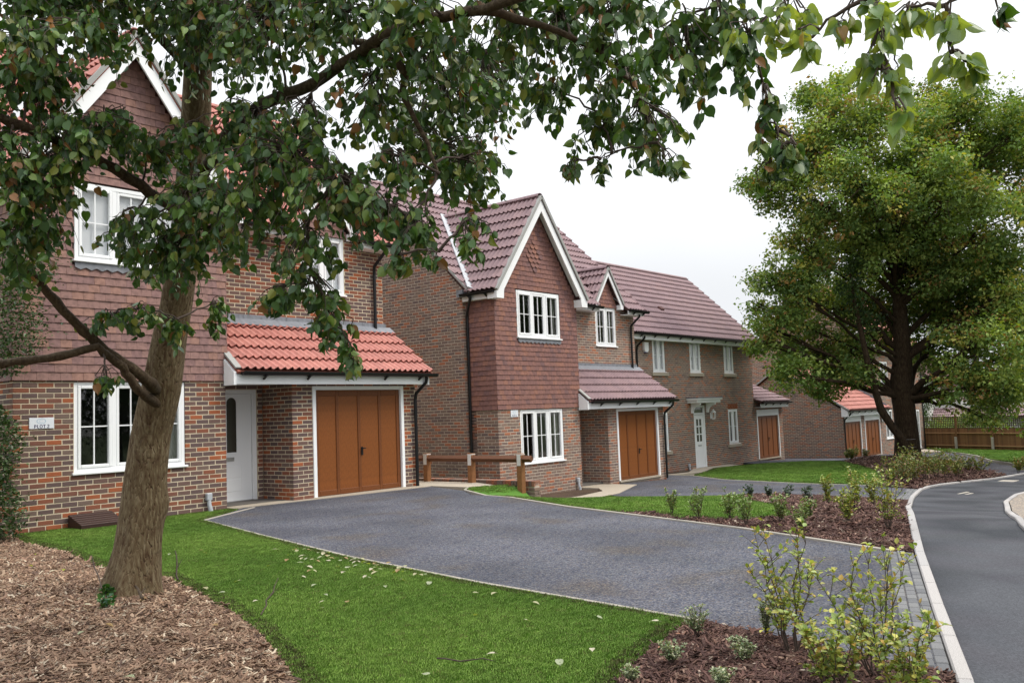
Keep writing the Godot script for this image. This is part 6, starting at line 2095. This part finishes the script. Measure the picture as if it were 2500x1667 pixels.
	for i in 6:
		b = MB.new()
		var zz := 0.02 + i * 0.07
		b.box(Transform3D(Basis(Vector3.RIGHT, 0.31), Vector3(0.31, 0.195 - 0.321 * (zz + 0.025), zz + 0.025)), Vector3(0.635, 0.014, 0.052), WHITE, 0.005)
		put("slat", b, M.brown, MBx)
	var AL := thing("alarm_box", "white alarm box high on the flat-fronted house by its downpipe", "alarm box", Vector3(27.62, 3.55, -16.76))
	b = MB.new()
	b.prism(PackedVector2Array([Vector2(-0.14, 0.18), Vector2(0.14, 0.18), Vector2(0.13, -0.1), Vector2(0.08, -0.17), Vector2(-0.08, -0.17), Vector2(-0.13, -0.1)]), Transform3D(Basis(), Vector3.ZERO), 0.09)
	put("cover", b, M.white, AL)
	b = MB.new()
	b.bx(Vector3(-0.08, -0.19, 0.01), Vector3(0.08, -0.172, 0.08))
	put("strobe", b, M.blue, AL)
	for lp in [[Vector3(32.32, 1.0, -16.76), "white coach lantern right of the door of the flat-fronted house"], [Vector3(48.0, 0.35, -15.19), "white coach lantern right of the double garage doors"]]:
		var LN := thing("wall_lantern", lp[1], "lamp", lp[0])
		b = MB.new()
		b.bx(Vector3(-0.05, -0.12, 0), Vector3(0.05, 0.12, 0.025), WHITE, 0.006)
		b.tube([Vector3(0, -0.06, 0.02), Vector3(0, -0.14, 0.08), Vector3(0, -0.12, 0.13)], [0.012, 0.012, 0.012], 6)
		put("bracket", b, M.white, LN)
		b = MB.new()
		for i in 6:
			var a := TAU * i / 6.0
			b.tube([Vector3(cos(a) * 0.06, -0.1, 0.13 + sin(a) * 0.06), Vector3(cos(a) * 0.085, 0.13, 0.13 + sin(a) * 0.085)], [0.009, 0.009], 5)
		b.tube([Vector3(0, -0.13, 0.13), Vector3(0, -0.1, 0.13)], [0.05, 0.07], 6)
		b.tube([Vector3(0, 0.12, 0.13), Vector3(0, 0.15, 0.13), Vector3(0, 0.21, 0.13), Vector3(0, 0.26, 0.13)], [0.11, 0.1, 0.045, 0.012], 6)
		put("cage", b, M.white, LN)
		b = MB.new()
		b.tube([Vector3(0, -0.095, 0.13), Vector3(0, 0.12, 0.13)], [0.055, 0.078], 6)
		put("pane", b, M.glass, LN)
	for gr in [[Vector3(21.9, 0, -5.25), "pair of pale iron grating bars set in the road by the bend"], [Vector3(27.9, 0, -5.66), "pale square manhole cover in the road before the oak bed"]]:
		var p: Vector3 = gr[0]
		p.y = G(p.x, p.z) - 0.03
		var MH := thing("manhole_cover", gr[1], "manhole cover", p)
		b = MB.new()
		if p.x < 25:
			for k in 2: b.box(Transform3D(Basis(UP, -0.15), Vector3(0.25 * k, 0.002, -0.14 * k)), Vector3(0.75, 0.014, 0.07), WHITE, 0.003)
		else: b.box(Transform3D(Basis(UP, -0.1), Vector3(0, 0.002, 0)), Vector3(1.1, 0.014, 0.42), WHITE, 0.003)
		put("cover", b, M.edging, MH)

	# ---------------- trees and plants
	leaning_tree()
	oak_tree()
	print("trees ", Time.get_ticks_msec())
	var green := [[0.5, Color(0.06, 0.11, 0.034)], [0.3, Color(0.085, 0.135, 0.04)], [0.2, Color(0.04, 0.08, 0.033)]]
	var ST := thing("slender_tree", "slender crooked tree stem leaning beside the oak trunk", "tree", Vector3(35.6, -1.05, -10.3))
	b = MB.new()
	var sp := []
	for q in [[35.65, -1.2, -10.35], [35.5, -0.6, -10.4], [35.3, -0.1, -10.5], [34.95, 0.35, -10.7], [34.6, 1.0, -10.95], [34.45, 1.4, -11.0], [34.19, 2.33, -11.12], [33.9, 3.45, -11.19], [33.34, 4.88, -11.22], [33.0, 6.0, -11.2]]: sp.append(Vector3(q[0], q[1], q[2]) - ST.position)
	b.tube(sp, [0.19, 0.16, 0.15, 0.14, 0.14, 0.13, 0.12, 0.1, 0.08, 0.03], 14, WHITE, 0.04, rng)
	put("trunk", b, M.oakbark, ST)
	var sxs := []
	var sco := []
	crown_points([[33.2, 5.2, -11.2, 0.8], [33.7, 4.3, -10.9, 0.5], [33.0, 6.2, -11.2, 0.7]], 60.0, 0.34, green, sxs, sco, ST.position)
	scatter("crown", mesh_cache.clump, M.leafoak, sxs, sco, ST)
	# privet at the left edge
	var PV := thing("tall_hedge_shrub", "tall dense dark evergreen shrub at the left corner of the house", "shrub", Vector3(4.9, 0, -12.9))
	b = MB.new()
	for i in 7: b.tube(bend(Vector3(rng.randf_range(-0.3, 0.0), 0, rng.randf_range(-0.1, 0.1)), Vector3(rng.randf_range(-0.5, 0.0), rng.randf_range(2.0, 3.6), rng.randf_range(-0.1, 0.25)), 5, 0.05), [0.02, 0.018, 0.016, 0.012, 0.008, 0.004], 6)
	put("stems", b, M.twig, PV)
	var pxf := []
	var pc := []
	for i in 17000:
		var t := rng.randf()
		var y := t * 3.9
		var wd := 0.5 * (0.75 + 0.35 * sin(y * 2.3) + 0.25 * sin(y * 5.1 + 1.0)) + (0.35 if y > 2.1 else 0.0)
		var a := rng.randf() * TAU
		var r := wd * pow(rng.randf(), 0.4)
		if rng.randf() < 0.06: r *= 1.35
		var p := Vector3(-0.3 + cos(a) * r, y + 0.05, 0.1 + sin(a) * r * 0.8)
		pxf.append(Transform3D(leaf_basis(Vector3(rng.randf_range(-1, 1), rng.randf_range(-0.5, 0.8), rng.randf_range(-1, 1)), Vector3(rng.randf_range(-0.6, 0.6), 1, rng.randf_range(-0.6, 0.6)), rng.randf_range(0.035, 0.062)), p))
		pc.append(pick(green) * rng.randf_range(0.6, 1.2))
	scatter("foliage", mesh_cache.oval, M.leaf, pxf, pc, PV)
	var small := [[11.0, -6.37, 0.24], [10.67, -5.79, 0.32], [10.89, -5.45, 0.27], [10.41, -5.0, 0.29], [10.75, -4.7, 0.26], [10.16, -4.2, 0.26], [11.13, -4.49, 0.21]]
	var olive := [[0.4, Color(0.213, 0.288, 0.081)], [0.3, Color(0.15, 0.225, 0.062)], [0.2, Color(0.325, 0.388, 0.163)], [0.1, Color(0.25, 0.175, 0.062)]]
	var where := ["farthest left in its row on the driveway edge", "second from the left in its row on the driveway edge", "third from the left along the driveway edge", "fourth from the left along the driveway edge", "fifth and widest along the driveway edge", "nearest the driveway edging", "behind the nearest one of its row"]
	for i in small.size():
		var q: Array = small[i]
		shrub("young olive green shrub, " + where[i], "shrub", "young shrubs in the middle bed", Vector3(q[0], G(q[0], q[1]) + 0.03, q[1]), q[2] * 1.4, q[2] * 0.5, 7, 60, 0.037, olive)
	var con := [[14.61, -6.91, 0.2], [16.27, -7.33, 0.17], [15.71, -6.7, 0.21], [14.68, -5.93, 0.21]]
	var cpal := [[0.7, Color(0.05, 0.085, 0.06)], [0.3, Color(0.08, 0.12, 0.06)]]
	var cw := ["leftmost", "second from the left and thinnest", "third from the left and spikiest", "rightmost"]
	for i in con.size():
		var q: Array = con[i]
		shrub("dark spiky young plant against the far drive, " + cw[i], "shrub", "dark young plants at the back of the middle bed", Vector3(q[0], G(q[0], q[1]) + 0.03, q[1]), q[2] * 1.3, q[2] * 0.7, 6, 26, 0.05, cpal)
	var beech := [[13.42, -5.11, 0.4], [11.04, -3.97, 0.4], [12.41, -4.36, 0.5], [10.88, -3.45, 0.62], [14.05, -4.67, 0.42]]
	var bpal := [[0.4, Color(0.3, 0.36, 0.075)], [0.27, Color(0.42, 0.4, 0.085)], [0.23, Color(0.2, 0.28, 0.06)], [0.1, Color(0.46, 0.3, 0.07)]]
	var bw := ["leftmost of the yellow-green ones", "short one in front of the tallest but one", "bushy one left of the tallest", "tallest, nearest the road kerb", "thin one between the two tallest"]
	for i in beech.size():
		var q: Array = beech[i]
		shrub("yellow-green beech sapling in the middle bed, " + bw[i], "sapling", "yellow-green saplings in the middle bed", Vector3(q[0], G(q[0], q[1]) + 0.03, q[1]), q[2] * 1.2, q[2] * 0.3, 7, 84, 0.04, bpal, 0, "beech_sapling")
	var hedge := [[23.08, -7.17, 0.48], [23.41, -7.01, 0.54], [24.12, -7.1, 0.57], [24.69, -7.1, 0.63], [25.67, -7.1, 0.6], [26.29, -7.0, 0.59], [26.94, -6.9, 0.54], [27.61, -6.8, 0.44], [26.5, -8.2, 0.6], [27.2, -8.0, 0.62], [28.0, -8.2, 0.63], [28.4, -7.7, 0.65], [29.0, -7.5, 0.67], [29.6, -7.3, 0.64], [30.0, -7.05, 0.56], [29.88, -6.7, 0.44]]
	var hpal := [[0.42, Color(0.15, 0.195, 0.04)], [0.28, Color(0.23, 0.225, 0.045)], [0.16, Color(0.095, 0.14, 0.035)], [0.14, Color(0.32, 0.15, 0.045)]]
	for i in hedge.size():
		var q: Array = hedge[i]
		var nth: String = ["first", "second", "third", "fourth", "fifth", "sixth", "seventh", "eighth"][i % 8]
		shrub("green and russet hedging plant before the oak, %s from the left in the %s row" % [nth, "front" if i < 8 else "back"], "shrub", "hedging plants before the oak", Vector3(q[0], G(q[0], q[1]) + 0.1, q[1]), q[2] * rng.randf_range(0.9, 1.5), rng.randf_range(0.3, 0.42), 7, 80, 0.054, hpal, 0, "hedging_plant")
	var fars := [[42.0, -14.6, 0.6, "tall thin weedy shrub at the corner of the double garage"], [39.1, -13.9, 0.42, "low green shrub before the long garage flank"], [38.38, -12.9, 0.45, "pale green shrub before the left double garage door"], [37.3, -13.1, 0.45, "russet-tipped shrub before the right double garage door"], [31.3, -5.95, 0.5, "yellowish shrub by the road at the right edge of the view"], [32.6, -6.0, 0.45, "thin shrub behind the yellowish one at the right edge"]]
	for q in fars: shrub(q[3], "shrub", "", Vector3(q[0], G(q[0], q[1]) + 0.02, q[1]), q[2], q[2] * 0.5, 7, 60, 0.07, hpal)
	# foreground bed
	var fore := [[5.36, -2.32, 0.8, 0.36, "tall yellow-green beech sapling, left of the pair beside the near kerb", 130], [5.2, -1.78, 0.72, 0.36, "tall yellow-green beech sapling nearest the kerb setts", 110], [4.75, -1.85, 0.45, 0.28, "low leafy beech sapling in front of the two tall ones", 60], [5.66, -2.52, 0.36, 0.12, "small leaning beech sprig left of the tall saplings", 0], [4.7, -1.45, 0.5, 0.22, "dense beech sapling at the bottom edge beside the kerb", 50]]
	for q in fore:
		shrub(q[4], "sapling", "", Vector3(q[0], G(q[0], q[1]) + 0.03, q[1]), q[2], q[3], 8 if q[2] > 0.4 else 5, 84 if q[2] > 0.4 else 34, 0.041, bpal, q[5], "beech_sapling", 0.3)
	var vp := [[0.45, Color(0.3, 0.34, 0.2)], [0.3, Color(0.5, 0.5, 0.33)], [0.25, Color(0.12, 0.2, 0.09)]]
	var vari := [[5.37, -2.97, 0.22, 0.1, "variegated cream and green shrublet at the tip of the near bed"], [4.74, -2.8, 0.13, 0.1, "low variegated shrublet by the lawn edge of the near bed"], [4.98, -2.45, 0.15, 0.12, "spreading variegated shrublet in the middle of the near bed"], [5.66, -2.62, 0.22, 0.05, "upright variegated sprig beside the driveway tarmac"], [4.31, -2.8, 0.08, 0.08, "variegated shrublet cut by the bottom edge, by the lawn"], [4.49, -2.35, 0.1, 0.09, "variegated shrublet cut by the bottom edge, amid the chips"]]
	for q in vari:
		shrub(q[4], "shrub", "", Vector3(q[0], G(q[0], q[1]) + 0.03, q[1]), q[2], q[3], 10, 60, 0.02, vp, 0, "variegated_shrub", 0.2)
	# weeds at the foot of the leaning tree
	for q in [[3.72, -7.62, "dark green ivy shoot at the left foot of the leaning trunk"], [3.5, -7.2, "bright green weed in the chips left of the leaning trunk"]]:
		shrub(q[2], "weed", "", Vector3(q[0], G(q[0], q[1]) + 0.04, q[1]), 0.12, 0.12, 5, 9, 0.06, [[0.6, Color(0.03, 0.1, 0.04)], [0.4, Color(0.06, 0.15, 0.03)]], 0, "weed")
	# trees beyond
	simple_tree("conifer", "dark conifer between the oak house and the trellis fence", Vector3(58.6, -1.7, -16.4), 4.6, 1.1, green, 90.0, 0.3)
	for q in [[64, -17, 2.6, "low olive bush behind the trellis, left one"], [63, -15.0, 2.4, "low olive bush behind the trellis, right one"]]:
		var BS := thing("bush", q[3], "shrub", Vector3(q[0], -1.8, q[1]))
		var bxf := []
		var bc := []
		crown_points([[0, 1.0, 0, 1.3], [0.8, 1.3, 1.2, 1.1], [-0.5, 1.2, -1.2, 1.1]], 90.0, 0.3, olive, bxf, bc, Vector3.ZERO)
		b = MB.new()
		for i in 5: b.tube(bend(Vector3(0, -0.2, 0), Vector3(rng.randf_range(-0.8, 0.8), 1.4, rng.randf_range(-0.8, 0.8)), 3, 0.05), [0.05, 0.04, 0.03, 0.01], 6)
		put("stems", b, M.twig, BS)
		scatter("foliage", mesh_cache.clump_b, M.leafoak, bxf, bc, BS)
	# trees across the road, which the windows mirror
	simple_tree("garden_tree", "tree across the road mirrored in the windows", Vector3(44, -1.5, 7), 12.5, 4.6, green, 40.0, 0.5, "trees across the road")
	simple_tree("garden_tree", "tree across the road mirrored in the windows", Vector3(53, -1.6, 9), 13.0, 4.8, green, 40.0, 0.5, "trees across the road")
	simple_tree("garden_tree", "tree across the road mirrored in the windows", Vector3(36, -1.2, 9), 12.0, 4.2, green, 40.0, 0.5, "trees across the road")
	for q in [[13, 7.5], [22, 9.5], [27, 8.5]]: simple_tree("garden_tree", "tree across the road mirrored in the windows", Vector3(q[0], -0.5, q[1]), 5.5, 3.0, green, 40.0, 0.45, "trees across the road")
	simple_tree("garden_tree", "tree across the road mirrored in the windows", Vector3(17.5, -0.5, 8.0), 6.0, 3.0, green, 40.0, 0.45, "trees across the road")

	# ---------------- what nobody could count
	lawn("lawn_grass", "mown green grass of the near lawn around the leaning tree's bed", lw1, 5200.0, 1.0, 0.0)
	lawn("lawn_grass", "mown green grass of the lawn before the plum-roofed gabled house", lw2, 1100.0, 1.5, 0.0)
	lawn("lawn_grass", "mown green grass of the lawn before the flat-fronted house", lw3, 420.0, 2.0, 0.01, 0.02)
	lawn("lawn_grass", "mown green grass of the far lawn along the trellis fence", lw4, 120.0, 2.6, 0.02)
	var tan := [[0.36, Color(0.282, 0.18, 0.119)], [0.28, Color(0.202, 0.123, 0.084)], [0.22, Color(0.378, 0.264, 0.18)], [0.08, Color(0.106, 0.066, 0.048)], [0.06, Color(0.493, 0.405, 0.299)]]
	var dark := [[0.4, Color(0.109, 0.057, 0.046)], [0.32, Color(0.076, 0.04, 0.034)], [0.18, Color(0.162, 0.09, 0.067)], [0.08, Color(0.237, 0.152, 0.114)], [0.02, Color(0.342, 0.266, 0.209)]]
	mulch("wood_chips", "pale brown wood chips around the leaning trunk", bd1, 1500.0, 0.85, tan, -0.015, 0.05)
	mulch("wood_chips", "dark bark chips of the middle bed", bd2, 800.0, 1.1, dark, -0.01, 0.05)
	mulch("wood_chips", "dark bark chips of the near bed beside the kerb", bd3, 1900.0, 0.85, dark, -0.01, 0.05)
	mulch("wood_chips", "dark bark chips around the oak and its hedge", bd4, 130.0, 2.0, dark, 0.0, 0.14)
	# fallen leaves
	var lpal := [Color(0.38, 0.36, 0.2), Color(0.5, 0.45, 0.33), Color(0.28, 0.17, 0.07), Color(0.3, 0.33, 0.2)]
	var lg := inside(lw1)
	var nfl := 0
	while nfl < 95:
		var q := Vector2(6.35 + rng.randfn() * 0.45, -7.2 + rng.randfn() * 0.75)
		if nfl > 60: q = Vector2(rng.randf_range(3.6, 6.4), rng.randf_range(-9.5, -3.2))
		if not Geometry2D.is_point_in_polygon(q, lg): continue
		nfl += 1
		fallen_leaf(Vector3(q.x, G(q.x, q.y) + 0.032, q.y), lpal[rng.randi() % 4], "fallen leaf lying on the near lawn", "fallen leaves on the near lawn", rng.randf_range(0.5, 0.85))
	var bg := inside(bd1)
	nfl = 0
	while nfl < 30:
		var q := Vector2(rng.randf_range(1.5, 4.8), rng.randf_range(-11.0, -4.5))
		if not Geometry2D.is_point_in_polygon(q, bg): continue
		nfl += 1
		fallen_leaf(Vector3(q.x, G(q.x, q.y) + 0.06 * smoothstep(0, 0.9, edge_dist(q, bg)) + 0.03, q.y), lpal[rng.randi() % 4], "fallen leaf lying on the pale wood chips", "fallen leaves on the pale wood chips", rng.randf_range(0.5, 0.85))
	nfl = 0
	bg = inside(bd3)
	while nfl < 22:
		var q := Vector2(rng.randf_range(4.0, 5.7), rng.randf_range(-3.1, -1.7))
		if not Geometry2D.is_point_in_polygon(q, bg): continue
		nfl += 1
		fallen_leaf(Vector3(q.x, G(q.x, q.y) + 0.06, q.y), [Color(0.36, 0.14, 0.07), Color(0.45, 0.36, 0.3), Color(0.3, 0.12, 0.06)][rng.randi() % 3], "fallen leaf lying on the dark chips of the near bed", "fallen leaves on the near dark chips", rng.randf_range(0.3, 0.5))
	# dry sticks
	for q in [[Vector3(3.95, 0.02, -5.75), Vector3(4.25, 0.22, -5.95), 0.006, "dry brown stick rising from the bed edge over the lawn"], [Vector3(4.3, 0.06, -7.5), Vector3(4.42, 0.28, -7.75), 0.008, "short brown stick standing in the chips right of the trunk"], [Vector3(3.62, 0.1, -7.5), Vector3(3.75, 0.32, -7.95), 0.006, "thin dark stick leaning left of the trunk foot"], [Vector3(3.55, 0.11, -6.7), Vector3(3.78, 0.12, -7.25), 0.014, "pale bare root lying in the chips before the trunk"], [Vector3(3.85, 0.0, -3.85), Vector3(3.9, 0.03, -3.45), 0.005, "grey forked twig lying on the near lawn"]]:
		b = MB.new()
		var pp := bend(q[0], q[1], 5, 0.012)
		for i in pp.size(): pp[i] -= q[0]
		b.tube(pp, [q[2], q[2] * 0.95, q[2] * 0.9, q[2] * 0.8, q[2] * 0.7, q[2] * 0.4], 6)
		b.tube([pp[2], pp[2] + (q[1] - q[0]) * 0.25 + Vector3(0.03, 0.02, 0.05)], [q[2] * 0.6, q[2] * 0.3], 5)
		var o := put("dry_stick", b, M.limb if q[2] > 0.01 else M.twig, self, q[0])
		tag(o, q[3], "stick")
	print("done ", Time.get_ticks_msec())
